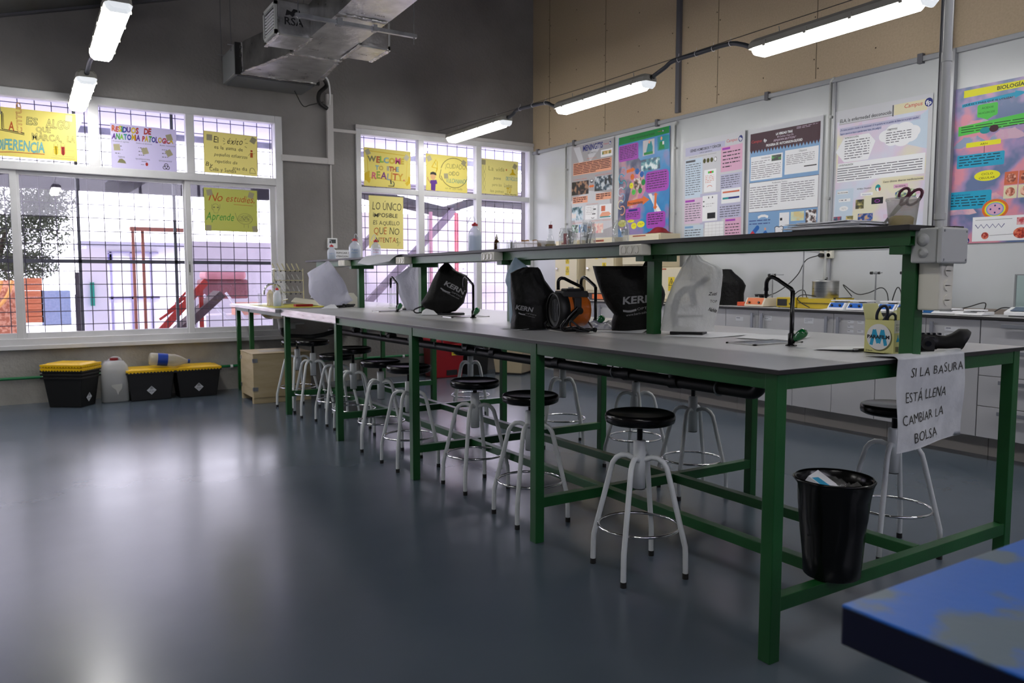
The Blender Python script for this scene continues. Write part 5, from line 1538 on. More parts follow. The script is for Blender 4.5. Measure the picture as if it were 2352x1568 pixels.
bagF = cover((.42, 5.05, ZT), R(-19.2), [(.406, -.049, -.033), (.381, -.09, -.009), (.356, -.135, .009), (.331, -.18, .027), (.307, -.215, .043), (.265, -.201, .074), (.203, -.204, .108), (.14, -.202, .13), (.119, -.192, .138), (.086, -.168, .156), (.067, -.149, .166), (.036, -.121, .11), (.012, -.06, .03)],
      [(0, -.06, .08), (.2, -.07, .10), (.33, -.04, .06), (.40, -.01, .01)], FB, 'microscope_cover', 'bulky lilac-white plastic cover nearest the sink, peaked corner pointing up left', 'cover', 7, .010)
microscope(bagF, WM[bagF.name] @ Matrix.Translation((-.04, .03, 0)) @ Matrix.Scale(.68, 4))
m = MB(WM[bagF.name])
rr = random.Random(4)
m.tube(smooth_path([(.0 + rr.uniform(-.02, .19), -.05 + rr.uniform(-.02, .03), .008 + abs(rr.uniform(0, .03))) for k in range(16)]), .0055, BLACKM, 7)
m.build('power_lead', bagF)
m = MB(WM[bagF.name]); m.add([(-.11, -.10, .002), (.04, -.12, .002), (.0, -.05, .045)], [(0, 1, 2)], PAPER); m.build('paper_label', bagF)
# papers under and beside the covers
def flat_paper(name, pts, z, label, cat='paper', fold=0.0, th=.001, mat=None):
    m = MB()
    n = len(pts)
    cx = sum(p[0] for p in pts) / n; cy = sum(p[1] for p in pts) / n
    vs = [(x, y, z + (p[2] if len(p) > 2 else 0)) for p in pts for x, y in [p[:2]]]
    m.add(vs + [(cx, cy, z + fold)], [(i, (i + 1) % n, n) for i in range(n)], mat or PAPER, False)
    m.add([(v[0], v[1], v[2] - th) for v in vs] + [(cx, cy, z + fold - th)], [((i + 1) % n, i, n) for i in range(n)], mat or PAPER, False)
    m.add(vs + [(v[0], v[1], v[2] - th) for v in vs], [(i, n + i, n + (i + 1) % n, (i + 1) % n) for i in range(n)], mat or PAPER)
    o = m.build(name, origin=(cx, cy, z)); tag(o, label, cat); return o
flat_paper('paper_sheet', [(.60, 1.12), (.70, .93), (1.05, .96, .003), (.98, 1.2)], ZT + .0015, 'white paper lying under the frosted plastic bag')
flat_paper('paper_sheet', [(.78, .86), (.86, .62), (1.08, .70, .004), (1.02, .98)], ZT + .003, 'folded white paper behind the nearest tap and cup sink', fold=.006)
flat_paper('paper_sheet', [(.25, 1.98), (.26, 1.80), (.36, 1.76, .014), (.42, 1.9)], ZT + .002, 'white paper corner sticking out under the upright black cover', fold=.002)
flat_paper('paper_sheet', [(.52, 1.50), (.64, 1.31), (.72, 1.36, .012), (.70, 1.5)], ZT + .002, 'white paper corner under the wide flat-topped black cover', fold=.003)
# crumpled lilac cloth behind the heater
m = MB()
def crum(a, b):
    x = .56 + .30 * a; y = 1.66 + .18 * b - .14 * a
    e = min(a, 1 - a, b, 1 - b) * 4
    return (x, y, ZT + .002 + .04 * min(1, e) * (.5 + noise.noise(Vector((a * 6, b * 6, 2)))) + .012 * min(1, e) * noise.noise(Vector((a * 17, b * 17, 5))))
m.grid(30, 24, crum, photo('#8f90a8', '#c0c2cc', '#d0d2d6', 30), .002)
o = m.build('crumpled_cloth', origin=(.7, 1.6, ZT)); tag(o, 'crumpled pale patterned paper heap between the heater and the wide black cover', 'paper')

# ---- fan heater
ORANGE = col((0.52, 0.12, 0.015), 0.22, coat=.4)
hl = (.445, 1.62, ZT)
ht = thing('fan_heater', 'orange and black drum-shaped electric fan heater with tubular handle', 'heater', hl, R(-12))
H = WM[ht.name] @ Matrix.Rotation(PI, 4, 'Z')   # local +X = front grille -> faces the aisle
m = MB(H); c = (0, 0, .105)
prof = [(0, -.085), (.05, -.085), (.075, -.078), (.084, -.06), (.086, .04)]
m.lathe([(r, z) for r, z in prof], ORANGE, c, 36, axis='X', caps=False); m.build('drum', ht)
m = MB(H); m.lathe([(.080, .095), (.088, .095), (.089, .04), (.080, .04)], BLACKM, c, 36, axis='X', caps=False); m.lathe([(0, .055), (.082, .055)], INK, c, 30, axis='X', caps=False)
m.lathe([(.058, .055), (.058, .088), (.080, .088)], BLACKM, c, 30, axis='X', caps=False); m.build('front_ring', ht)
m = MB(H)
for k in range(-4, 5):
    y = k * .0105
    hh = .05
    m.box(.082, .086, y - .0012, y + .0012, .105 - hh, .105 + hh, GALV if k % 2 else BLACKM)
m.box(.080, .084, -.055, .055, .05, .054, BLACKM); m.box(.080, .084, -.055, .055, .156, .160, BLACKM)
m.build('grille', ht)
m = MB(H)
pts = [(-.075, -.06, .165), (-.075, .06, .165), (.075, .06, .165), (.075, -.06, .165)]
m.box(-.07, .065, -.055, .055, .165, .200, BLACKM); m.box(-.045, .04, -.035, .035, .198, .212, BLACKM); m.box(-.02, .02, -.09, .09, .11, .17, BLACKM)
m.build('control_box', ht, bevel=.006)
m = MB(H)
for (x, y, z) in ((.0, -.0, .213),):
    m.cyl((x, y, z - .002), (x, y, z + .006), .014, GREYPLASTIC, 14)
m.build('dial', ht)
for sy in (-1, 1):
    m = MB(H); m.cyl((0, sy * .088, .105), (0, sy * .112, .105), .017, BLACK, 16); m.bar((0, sy * .105, .105), (.055, sy * .105, .055), .02, .016, BLACK); m.build('swivel_knob', ht)
m = MB(H)
for sy in (-1, 1):
    y = sy * .103
    m.tube([(-.085, y, .012), (.075, y, .012)] + arc((.075, y, .032), .02, -PI / 2, 0, 4, (1, 0, 0), (0, 0, 1)) + [(.05, y, .085), (.01, y, .12)], .0085, BLACK, 10)
    m.cyl((-.09, y, .010), (-.078, y, .012), .011, RUBBER, 10)
m.tube([(.075, -.103, .012), (.075, .103, .012)], .0085, BLACK, 10)
m.build('floor_frame', ht)
m = MB(H)
for sy in (-1, 1):
    pass
m.tube([(-.10, -.075, .06), (-.10, -.075, .20)] + arc((-.075, -.075, .20), .025, PI, PI * .70, 4, (1, 0, 0), (0, 0, 1)) + [(-.03, -.07, .245), (.01, -.06, .262)] + arc((.022, -.06, .243), .02, PI * .6, 0, 6, (1, 0, 0), (0, 0, 1)) + [(.042, -.06, .205)], .0085, BLACK, 10)
m.tube([(-.10, -.075, .062), (-.085, -.085, .04), (-.08, -.10, .014)], .0085, BLACK, 10)
m.build('handle', ht)
m = MB(H); m.tube(smooth_path([(-.08, .03, .05), (-.06, .12, .02), (.0, .155, .01), (.06, .14, .03), (.07, .16, .06), (.03, .17, .03), (-.03, .15, .008), (.03, .13, .008)]), .0045, BLACKM, 7); m.build('power_cord', ht)

# ---- parafilm carton, scissors
CY = col('#d3d08a', .5); CY2 = col('#c6c486', .5)
bx = thing('film_carton', 'pale yellow carton printed PARAFILM with a blue M, standing open against the near post', 'box', (.725, .13, ZT))
x0, x1, y0, y1, h = .675, .785, .062, .172, .118
m = MB()
for a in ((x0, x0 + .002, y0, y1), (x1 - .002, x1, y0, y1), (x0 + .002, x1 - .002, y0, y0 + .002), (x0 + .002, x1 - .002, y1 - .002, y1)):
    m.box(*a, ZT + .0005, ZT + h, CY)
m.box(x0, x1, y0, y1, ZT + .0005, ZT + .003, CY2); m.build('carton', bx)
m = MB(); m.add([(x0 + .03, y0 + .01, ZT + h), (x1, y0, ZT + h), (x1 + .01, y0 - .0, ZT + h + .035), (x0 + .045, y0 + .02, ZT + h + .045)], [(0, 1, 2, 3), (3, 2, 1, 0)], CY)
m.add([(x1 - .001, y0, ZT + h), (x1 - .001, y1, ZT + h), (x1 + .05, y1 - .015, ZT + h + .03), (x1 + .05, y0 + .015, ZT + h + .03)], [(0, 1, 2, 3)], CY2)
m.add([(x0, y1, ZT + h), (x1, y1, ZT + h), (x1 - .01, y1 + .02, ZT + h + .055), (x0 + .01, y1 + .02, ZT + h + .055)], [(0, 1, 2, 3)], CY2)
m.add([(x0, y0, ZT + h), (x0, y0 + .05, ZT + h), (x0 + .02, y0 + .04, ZT + h - .015), (x0 + .02, y0 + .01, ZT + h - .015)], [(0, 1, 2, 3)], IVORY); m.build('flap', bx)
BLUE = col('#1c9ac4', .4)
s = Sheet(.110, .118, None, 2)
s.ell(.53, .54, .0465, .0465, col('#6b6a40', .6), 40); s.ell(.49, .51, .0455, .0455, col('#e2e2e0', .4), 40)
for q in ([(.24, .76), (.34, .30)], [(.34, .30), (.48, .70)], [(.50, .70), (.62, .30)], [(.62, .30), (.74, .76)]):
    s.line(q, .0125, BLUE)
s.text('PARAFILM', .10, .56, .0115, INK, width=.76, off=.045)
s.ring(.09, .93, .0025, .003, .001, INK); s.text('Bemis', .14, .945, .004, INK, width=.15, off=.02); s.text('www.parafilm.com', .70, .975, .002, INK, width=.24)
s.build(plane_map((x0 - .0003, y1, ZT + .001), (0, -1, 0), (0, 0, 1), (-1, 0, 0)), 'front_print', parent=bx, start=.0002, step=.0001)
s = Sheet(.110, .118, None, 2)
s.rect(.0, 0, 1, .38, IVORY); s.text('PARAFILM', .08, .16, .005, INK, width=.34); s.text('M', .46, .16, .010, BLUE, width=.1, off=.03); s.lines(.08, .2, .3, .14, 5, INK, .35); s.lines(.55, .2, .38, .14, 5, INK, .35)
s.poly([(.2, .44), (.24, .44), (.24, .5), (.32, .64), (.12, .64), (.2, .5)], BLUE); s.ell(.52, .47, .014, .006, IVORY); s.ring(.52, .47, .014, .006, .001, INK); s.rect(.46, .52, .3, .02, INK)
for k in range(14):
    s.rect(.10 + k * .022, .78, .010 + .006 * (k % 3 == 0), .16, INK)
s.lines(.55, .78, .38, .16, 4, INK, .4)
s.build(plane_map((x0, y0 - .0003, ZT + .001), (1, 0, 0), (0, 0, 1), (0, -1, 0)), 'side_print', parent=bx, start=.0002, step=.0001)
def scissors(loc, M, label, hc, name='scissors', blade=.075):
    t = thing(name, label, 'scissors', loc)
    Q = Matrix.Translation(loc) @ M
    m = MB(Q); m.prism([(0, -.002), (.009, 0), (.004, -blade), (0, -blade)], lambda u, v, d: (u, d, v), -.001, .0005, STEEL); m.build('blade', t)
    m = MB(Q); m.prism([(0, -.002), (-.009, 0), (-.004, -blade), (0, -blade)], lambda u, v, d: (u, d, v), .0006, .002, STEEL); m.build('blade', t)
    m = MB(Q); m.tube([(.018 + .016 * math.cos(a), 0, .036 + .030 * math.sin(a)) for a in [2 * PI * k / 20 for k in range(20)]], .0052, hc, 8, closed=True); m.tube([(0, 0, -.01), (.008, 0, .008)], .006, hc, 8); m.build('finger_loop', t)
    m = MB(Q); m.tube([(-.016 + .013 * math.cos(a), .003, .028 + .019 * math.sin(a)) for a in [2 * PI * k / 20 for k in range(20)]], .0048, hc, 8, closed=True); m.tube([(0, .003, -.01), (-.008, .003, .010)], .006, hc, 8); m.build('thumb_loop', t)
    return t
scissors((.715, .125, ZT + .098), Matrix.Rotation(R(-50), 4, 'Z') @ Matrix.Rotation(R(16), 4, 'Y') @ Matrix.Rotation(PI, 4, 'Z'), 'dark blue handled scissors standing in the yellow carton', col((0.008, 0.012, 0.035), .35))
flat_paper('paper_sheet', [(.60, .33), (.66, .19, .006), (.80, .23, .008), (.76, .36)], ZT + .003, 'small folded white papers lying left of the yellow carton', fold=.004)
m = MB(); m.cyl((.662, .205, ZT + .006), (.70, .19, ZT + .006), .0055, INK, 10); o = m.build('marker_pen', origin=(.68, .2, ZT)); tag(o, 'dark marker pen end beside the yellow carton', 'pen')
# black camera-like viewer with flared rubber eyecup, lying by the post
vw = thing('viewing_device', 'black device with side knob and flared rubber eyecup lying right of the near post', 'device', (.93, .03, ZT))
V = Matrix.Translation((.93, .055, ZT + .034)) @ Matrix.Rotation(R(-50), 4, 'Z')
m = MB(V); m.tube([(-.075, 0, .0), (-.04, 0, 0), (0, 0, .0)], [.030, .031, .027], BLACKM, 20); m.box(-.07, -.01, -.025, .03, -.032, .022, BLACKM); m.build('body', vw, bevel=.003)
m = MB(V); m.tube([(0, 0, 0), (.03, 0, .0), (.055, 0, .006), (.075, 0, .014), (.088, 0, .012), (.092, 0, .010)], [.024, .024, .028, .036, .038, .034], RUBBER, 24); m.build('eyecup', vw)
m = MB(V); m.cyl((-.035, -.024, -.004), (-.035, -.042, -.004), .022, BLACKM, 20); m.cyl((-.035, -.042, -.004), (-.035, -.047, -.004), .010, BLACK, 14); m.build('knob', vw)
m = MB(V)
for k in range(5):
    m.box(-.07 + k * .018, -.06 + k * .018, -.012, .012, .026, .033, BLACK)
m.build('buttons', vw)
# hanging handwritten note
CR = noisy('creased_white_paper', (0.50, 0.52, 0.54), (0.62, 0.64, 0.66), 10, 0.7, 0.5, 14)
s = Sheet(.41, .335, None, 21)
ik = col('#26241f', .6)
s.hand('SI LA BASURA', .18, .20, .034, ik, .80, rot=.03, off=-.008); s.hand('ESTÁ LLENA', .12, .47, .036, ik, .62, rot=.03, off=-.008); s.hand('CAMBIAR LA', .06, .71, .034, ik, .68, rot=.05, off=-.008); s.hand('BOLSA', .22, .925, .036, ik, .42, rot=.08, off=-.008)
m = MB()
def note(u, v, d=0):
    wv = .010 * math.sin(u * 13 + .6) * (1 - v / .335) + .004 * math.sin(v * 21 + u * 9) + .004
    return Vector((.545 + u + .006 * (1 - v / .335), -.030 - wv - d, .588 + v))
m.grid(24, 18, lambda a, b: note(a * .41, b * .31 + (.02 * a if b == 0 else 0)), CR, .0008)
nt_ = thing('paper_note', 'creased white note hanging from the bench end: SI LA BASURA ESTÁ LLENA CAMBIAR LA BOLSA', 'note', (.75, -.03, .74))
m2 = MB()
def top(a, b):
    # bends over the edge and lies on the worktop
    t = b
    u = a * .41
    if t < .5:
        k = t / .5 * PI / 2
        e = note(u, .31)
        return Vector((e.x, e.y + (-.028 - e.y) * (1 - math.cos(k)) * 1.0 + .012 * (1 - math.cos(k)), .898 + .010 * math.sin(k)))
    k = (t - .5) / .5
    return Vector((.553 + u, -.016 + k * (.10 - .05 * a), .908 - .005 * k + .006 * math.sin(a * 9) * (1 - k)))
m.grid(24, 10, top, CR, .0008)
m.build('sheet', nt_)
m = MB()
for vs, fs, mt in s.items:
    m.add([note(u, v * .92, .0016) for u, v in vs], fs, mt)
m.build('handwriting', nt_)

# ---- waste basket
bk = thing('waste_basket', 'black plastic waste basket with bin liner standing on the bench foot rails', 'bin', (.335, .035, .203))
m = MB()
cxy = (.335, .035)
vs = []; fs = []; n = 48
prof = [(.084, 0), (.088, .004), (.093, .07), (.100, .14), (.106, .2), (.111, .255), (.116, .300), (.122, .312), (.124, .318), (.120, .322), (.113, .315), (.108, .28), (.102, .2), (.094, .12), (.0, .10)]
for i, (r, z) in enumerate(prof):
    for k in range(n):
        a = 2 * PI * k / n
        w = 0
        if 2 <= i <= 8:
            w = .0025 * math.sin(a * 3 + z * 60) + .0075 * noise.noise(Vector((a * 2.2, z * 45, 1))) + .002 * noise.noise(Vector((a * 12, z * 30, 4)))
        vs.append((cxy[0] + (r + w) * math.cos(a), cxy[1] + (r + w) * math.sin(a), .203 + z))
for i in range(len(prof) - 1):
    for k in range(n):
        fs.append((i * n + k, i * n + (k + 1) % n, (i + 1) * n + (k + 1) % n, (i + 1) * n + k))
fs.append(tuple(range(n))[::-1])
LINER = col((0.003, 0.003, 0.003), 0.2, spec=0.4)
m.add(vs, fs, LINER, True); m.build('basket', bk)
c = thing('crushed_carton', 'crushed white and blue carton lying in the waste basket', 'rubbish', (.31, .05, .47))
m = MB(Matrix.Translation((.300, .060, .497)) @ Matrix.Rotation(R(20), 4, 'Z') @ Matrix.Rotation(R(32), 4, 'X')); m.box(-.05, .05, -.05, .04, -.012, .018, WHITE); m.box(-.045, -.005, -.051, -.05, -.008, .014, BLUE); m.add([(-.045, -.04, .0185), (.0, -.03, .0185), (-.005, .02, .0185), (-.045, .03, .0185)], [(0, 1, 2, 3)], BLUE); m.build('carton', c)
m = MB()
rr = random.Random(9)
for k in range(1):
    m.grid(12, 12, lambda a, b: (.35 + .06 * a, -.02 + .12 * b, .492 + .03 * noise.noise(Vector((a * 5, b * 5, 2))) + .01 * noise.noise(Vector((a * 15, b * 15, 7)))), glassy('crinkled_clear_film', (.9, .9, .9), body=(.6, .6, .58), bodyfac=.25, rough=.1))
o = m.build('clear_wrapper', origin=(.36, .04, .46)); tag(o, 'crinkled clear wrapper beside the crushed carton in the waste basket', 'rubbish')

# ---- blue table at the lower right
BT = noisy('worn_blue_paint', (0.002, 0.085, 0.38), (0.075, 0.11, 0.145), 7.5, 0.45, 0.05, 40, detail=9, lo=0.56, hi=0.63)
# ------------------------------------------------------------------ things on the raised shelf
ZS = 1.3365
def wash_bottle(x, y, h, r, label, z=ZS, liquid=None, print_=None, spout=True, ang=0.0):
    t = thing('wash_bottle', label, 'bottle', (x, y, z))
    m = MB(); m.lathe([(r * .95, 0), (r, .004), (r, h * .62), (r * .93, h * .74), (r * .62, h * .88), (r * .38, h * .94), (r * .36, h)], BOTTLE, (x, y, z), 24); m.build('body', t)
    m = MB(); m.cyl((x, y, z + h), (x, y, z + h + .014), r * .46, col((.55, .02, .02), .35), 16); m.cyl((x, y, z + h + .014), (x, y, z + h + .022), r * .2, col((.55, .02, .02), .35), 12); m.build('cap', t)
    if liquid:
        m = MB(); m.lathe([(r * .9, .004), (r * .93, h * liquid)], glassy('water_%s' % label[:3], (.8, .86, .9), body=(.7, .78, .82), bodyfac=.35), (x, y, z), 20); m.build('liquid', t)
    if spout:
        ca, sa = math.cos(ang), math.sin(ang)
        pts = [(0, .02), (0, .045), (.010, .062), (.022, .060), (.04, .035), (.052, .01)]
        m = MB(); m.tube(smooth_path([(x + ca * a, y + sa * a, z + h + b) for a, b in pts]), .0026, BOTTLE, 7); m.build('spout', t)
    if print_:
        sh = Sheet(r * 1.3, h * .4, None, 3)
        for k, (st, c_) in enumerate(print_):
            sh.hand(st, .05, .4 + .45 * k, h * .09, c_, .9)
        al = math.atan2(-1.4966 - y, -1.8569 - x)
        def fm(u, v, d):
            q = al + (u - r * .65) / r
            return Vector((x + (r + .001 + d) * math.cos(q), y + (r + .001 + d) * math.sin(q), z + h * .22 + v))
        sh.build(fm, 'marker_writing', parent=t, step=.0003)
    return t
RP = col('#c05058', .6); BP = col('#5a78a8', .6)
wash_bottle(.68, 5.82, .125, .042, 'smaller milky wash bottle with red cap at the far end of the raised shelf', liquid=.4, print_=[('agua', BP)], ang=2)
wash_bottle(.66, 5.15, .155, .052, 'taller milky wash bottle with red cap in front of the wall notice', liquid=.5, print_=[('Agua', BP), ('dest', BP)], ang=-1.2)
wash_bottle(.66, 4.66, .125, .042, 'milky wash bottle with red marker writing under the tall LO ÚNICO sign', print_=[('Agua', RP), ('destilada', RP)], ang=2)
wash_bottle(.66, 2.97, .165, .044, 'tall clear wash bottle with red cap standing alone in front of the corner window', liquid=.62, ang=2.4)
# draped sheet of paper
m = MB()
def drape(a, b):
    y = 4.42 - .55 * a + .05 * b
    s_ = .40 * b
    flat = .24
    if s_ < flat:
        return (.80 - s_, y, ZS + .003 + .012 * math.sin(PI * b) * (1 - a))
    k = s_ - flat
    dr = 1.0 - .55 * abs(a - .35)
    return (.56 - .75 * k * (1 - .35 * a), y + k * .25, ZS + .004 - 3.2 * k * k * dr + .012 * math.sin(min(1, k * 5) * PI) * (1 - a))
m.grid(18, 18, drape, thinpaper('#dcdde2', .25), .0008)
o = m.build('draped_paper', origin=(.7, 4.4, ZS)); tag(o, 'large white paper sheet drooping off the edge of the raised shelf', 'paper')
# amber bottle, boxes, corks, flasks, jars
t = thing('amber_bottle', 'small brown glass dropper bottle with cream cap on the raised shelf', 'bottle', (.64, 2.66, ZS))
m = MB(); m.lathe([(.0165, 0), (.0175, .003), (.0175, .048), (.014, .056), (.008, .060), (.008, .068)], col((.07, .022, .006), .12, coat=.5), (.64, 2.66, ZS), 20); m.build('body', t)
m = MB(); m.cyl((.64, 2.66, ZS + .066), (.64, 2.66, ZS + .082), .0095, IVORY, 14, .008); m.cyl((.64, 2.66, ZS + .082), (.64, 2.66, ZS + .096), .0045, IVORY, 10, .003); m.build('cap', t)
def open_box(mb, x0, x1, y0, y1, z, h, mt, th=.002):
    mb.box(x0, x1, y0, y1, z, z + th, mt)
    for a in ((x0, x0 + th, y0, y1), (x1 - th, x1, y0, y1), (x0 + th, x1 - th, y0, y0 + th), (x0 + th, x1 - th, y1 - th, y1)):
        mb.box(*a, z + th, z + h, mt)
m = MB(); open_box(m, .59, .70, 2.42, 2.57, ZS, .042, CLEAR); o = m.build('clear_tray', origin=(.64, 2.5, ZS)); tag(o, 'clear plastic tray heaped with small glass vials, right of the brown bottle', 'tray')
v0 = None
rr = random.Random(12)
for k in range(9):
    x, y = .605 + .03 * (k % 3) + rr.uniform(0, .01), 2.445 + .042 * (k // 3)
    if v0 is None:
        v0 = thing('glass_vial', 'small glass vial standing in the clear plastic tray', 'vial', (x, y, ZS + .003), 0, 'vials in the clear tray')
        M0 = Matrix.Translation((x, y, ZS + .003))
        m = MB(M0); m.lathe([(.011, 0), (.011, .035), (.006, .043), (.0075, .05)], CLEAR, (0, 0, 0), 12); m.build('glass', v0)
    else:
        dup(v0, (x, y, ZS + .003), 0, 'small glass vial standing in the clear plastic tray', 'vials in the clear tray')
m = MB(); open_box(m, .58, .70, 2.12, 2.36, ZS, .036, glassy('cloudy_box', (.85, .85, .85), body=(.7, .68, .6), bodyfac=.3)); o = m.build('cork_box', origin=(.64, 2.25, ZS)); tag(o, 'low cloudy plastic box holding brown corks on the raised shelf', 'box')
cork = col('#a9753c', .8)
c0 = None
for k in range(10):
    x, y, z = .60 + .025 * (k % 3), 2.16 + .022 * k + (0 if k < 7 else -.10), ZS + .006 + (.018 if k > 5 else 0)
    rz = rr.uniform(0, 3)
    if c0 is None:
        m = MB(); m.tube([(-.011, 0, .010), (.011, 0, .010)], [.0095, .012], cork, 12); c0 = m.build('cork_stopper'); c0.location = (x, y, z); tag(c0, 'brown cork stopper in the low cloudy box', 'stopper', 'cork stoppers in the box')
    else:
        c = c0.copy(); C.objects.link(c); c.location = (x, y, z); c.rotation_euler = (0, 0, rz)
def flask(x, y, h, r, label, stop=None):
    t = thing('conical_flask', label, 'flask', (x, y, ZS))
    m = MB(); m.lathe([(r * .9, 0), (r, .004), (r * .96, .012), (r * .32, h * .68), (r * .30, h * .96), (r * .38, h)], CLEAR, (x, y, ZS), 24); m.build('glass', t)
    m = MB(); m.lathe([(r * .9, .002), (r * .9, h * .16)], glassy('pale_amber_liquid', (.9, .85, .7), body=(.7, .6, .35), bodyfac=.5), (x, y, ZS), 20); m.build('liquid', t)
    if stop:
        m = MB(); m.cyl((x, y, ZS + h), (x, y, ZS + h + .02), r * .32, col((.3, .03, .03), .5), 12); m.tube([(x, y, ZS + h + .02), (x + .004, y, ZS + h + .04)], .003, CLEAR, 6); m.build('stopper', t)
flask(.67, 2.12, .105, .034, 'small conical flask with a dark red stopper beside the cork box', True)
def jar(x, y, h, r, label, lid=False, inside=None):
    t = thing('glass_jar', label, 'jar', (x, y, ZS), 0, None)
    m = MB(); m.lathe([(r * .85, 0), (r, .006), (r, h * .76), (r * .82, h * .84), (r * .80, h * .88), (r * .86, h * .90), (r * .80, h * .93), (r * .86, h * .97), (r * .80, h), (r * .76, h), (r * .76, h * .86), (r * .93, h * .75), (r * .93, .008)], CLEAR, (x, y, ZS), 28); m.build('glass', t)
    if inside:
        m = MB()
        r2 = random.Random(int(y * 100))
        for k in range(inside):
            a = r2.uniform(0, 6.28)
            m.tube([(x + .3 * r * math.cos(a), y + .3 * r * math.sin(a), ZS + .01), (x + .7 * r * math.cos(a + 1), y + .7 * r * math.sin(a + 1), ZS + h * r2.uniform(.7, 1.2))], .003, CLEAR, 6)
        m.build('glass_rods', t)
    return t
jar(.68, 1.985, .100, .040, 'glass jar next to the conical flask, reddish paper inside')
m = MB(); m.box(.67, .69, 1.975, 1.995, ZS + .012, ZS + .07, RP); o = m.build('red_label', origin=(.68, 1.98, ZS + .012)); tag(o, 'crumpled reddish paper slip inside the first glass jar', 'paper')
jar(.64, 1.88, .078, .028, 'smallest glass jar, filled with glass tubes, between two larger jars', inside=5)
jar(.68, 1.79, .120, .042, 'tall glass jar crammed with glass tubes over the upright black cover', inside=12)
jar(.66, 1.50, .112, .042, 'empty screw-top glass jar standing in front of the MENINGITIS poster corner')
# paper stack
rr = random.Random(8)
m = MB()
t = thing('paper_stack', 'loose stack of white papers near the close end of the raised shelf', 'papers', (.68, .27, ZS))
for k in range(9):
    a = R(rr.uniform(-5, 5)); cx, cy = .685 + rr.uniform(-.008, .008), .285 + rr.uniform(-.04, .04)
    m = MB(Matrix.Translation((cx, cy, ZS + .0003 + k * .0029)) @ Matrix.Rotation(a, 4, 'Z'))
    hl_ = .155 if k < 6 else .11
    m.grid(4, 6, lambda u, v: (-.125 + .22 * u, -hl_ + 2 * hl_ * v, .0027 + (.006 * abs(v - .4) if k > 5 else 0)), PAPER, .0026)
    m.build('sheet', t)
# plastic tub with red scissors
tub = glassy('clear_plastic_tub', (.93, .93, .92), fres=1.4, rough=.12, body=(.75, .74, .70), bodyfac=.28)
x, y = .685, .055
t = thing('plastic_tub', 'translucent plastic tub on the shelf end holding red-handled scissors', 'tub', (x, y, ZS))
m = MB(); m.lathe([(.040, 0), (.042, .003), (.051, .088), (.054, .089), (.054, .097), (.051, .097), (.0505, .09), (.041, .006)], tub, (x, y, ZS), 32); m.build('tub', t)
m = MB(); m.lathe([(.036, .004), (.040, .03), (.030, .038), (0, .04)], col('#c8b04a', .6), (x, y + .004, ZS), 20); o = m.build('yellow_roll', origin=(x, y, ZS + .004)); tag(o, 'yellow roll of tape lying in the translucent tub', 'tape')
scissors((x - .004, y, ZS + .082), Matrix.Rotation(R(-60), 4, 'Z') @ Matrix.Rotation(R(38), 4, 'Y'), 'dark red handled scissors leaning in the translucent tub', col((.09, .012, .035), .35), blade=.088)

# ------------------------------------------------------------------ by the sink
YEL = col('#c9c23a', .5)
m = MB(); m.prism([(.02, 5.45), (.55, 5.40), (.62, 6.3), (.02, 6.35)], lambda u, v, d: (u, v, d), .8975, .9005, YEL); o = m.build('yellow_mat', origin=(.3, 5.9, .898)); tag(o, 'yellow draining mat spread on the sink table', 'mat')
wash_bottle(.13, 5.76, .150, .036, 'milky wash bottle with red cap standing on the yellow mat by the sink', z=.901, liquid=.35, ang=2.6)
m = MB(); m.box(.24, .40, 5.55, 5.62, .901, .922, col((.35, .01, .01), .5)); o = m.build('red_tray', origin=(.3, 5.6, .901)); tag(o, 'small dark red block on the yellow mat', 'block')
t = thing('tray_lid', 'upturned white plastic tray leaning on the yellow mat', 'tray', (.38, 5.75, .901))
m = MB(Matrix.Translation((.40, 5.78, .932)) @ Matrix.Rotation(R(-20), 4, 'Z') @ Matrix.Rotation(R(8), 4, 'Y'))
m.taper((0, 0, -.012), .26, .16, .20, .10, .045, IVORY); m.build('tray', t, bevel=.006)
for (x, y, h) in ((.02, 5.95, .115), (.115, 5.93, .115), (.20, 5.86, .09)):
    t = thing('measuring_cylinder', {.02: 'leftmost glass cylinder at the bench’s far left corner', .115: 'glass cylinder with a little yellow liquid behind the wash bottle', .20: 'short glass beaker near the chrome tap'}[x], 'glassware', (x, y, .901))
    m = MB(); m.lathe([(.022, 0), (.022, .003), (.018, .006), (.018, h), (.020, h + .002)], CLEAR, (x, y, .901), 18); m.build('glass', t)
t = thing('plastic_bottle', 'squat amber-tinted plastic bottle behind the wash bottle at the sink', 'bottle', (.13, 6.0, .901))
m = MB(); m.lathe([(.03, 0), (.032, .004), (.032, .11), (.022, .13), (.014, .14), (.014, .15)], glassy('amber_tint', (.9, .85, .7), body=(.7, .64, .42), bodyfac=.5), (.13, 6.0, .901), 20); m.build('body', t)
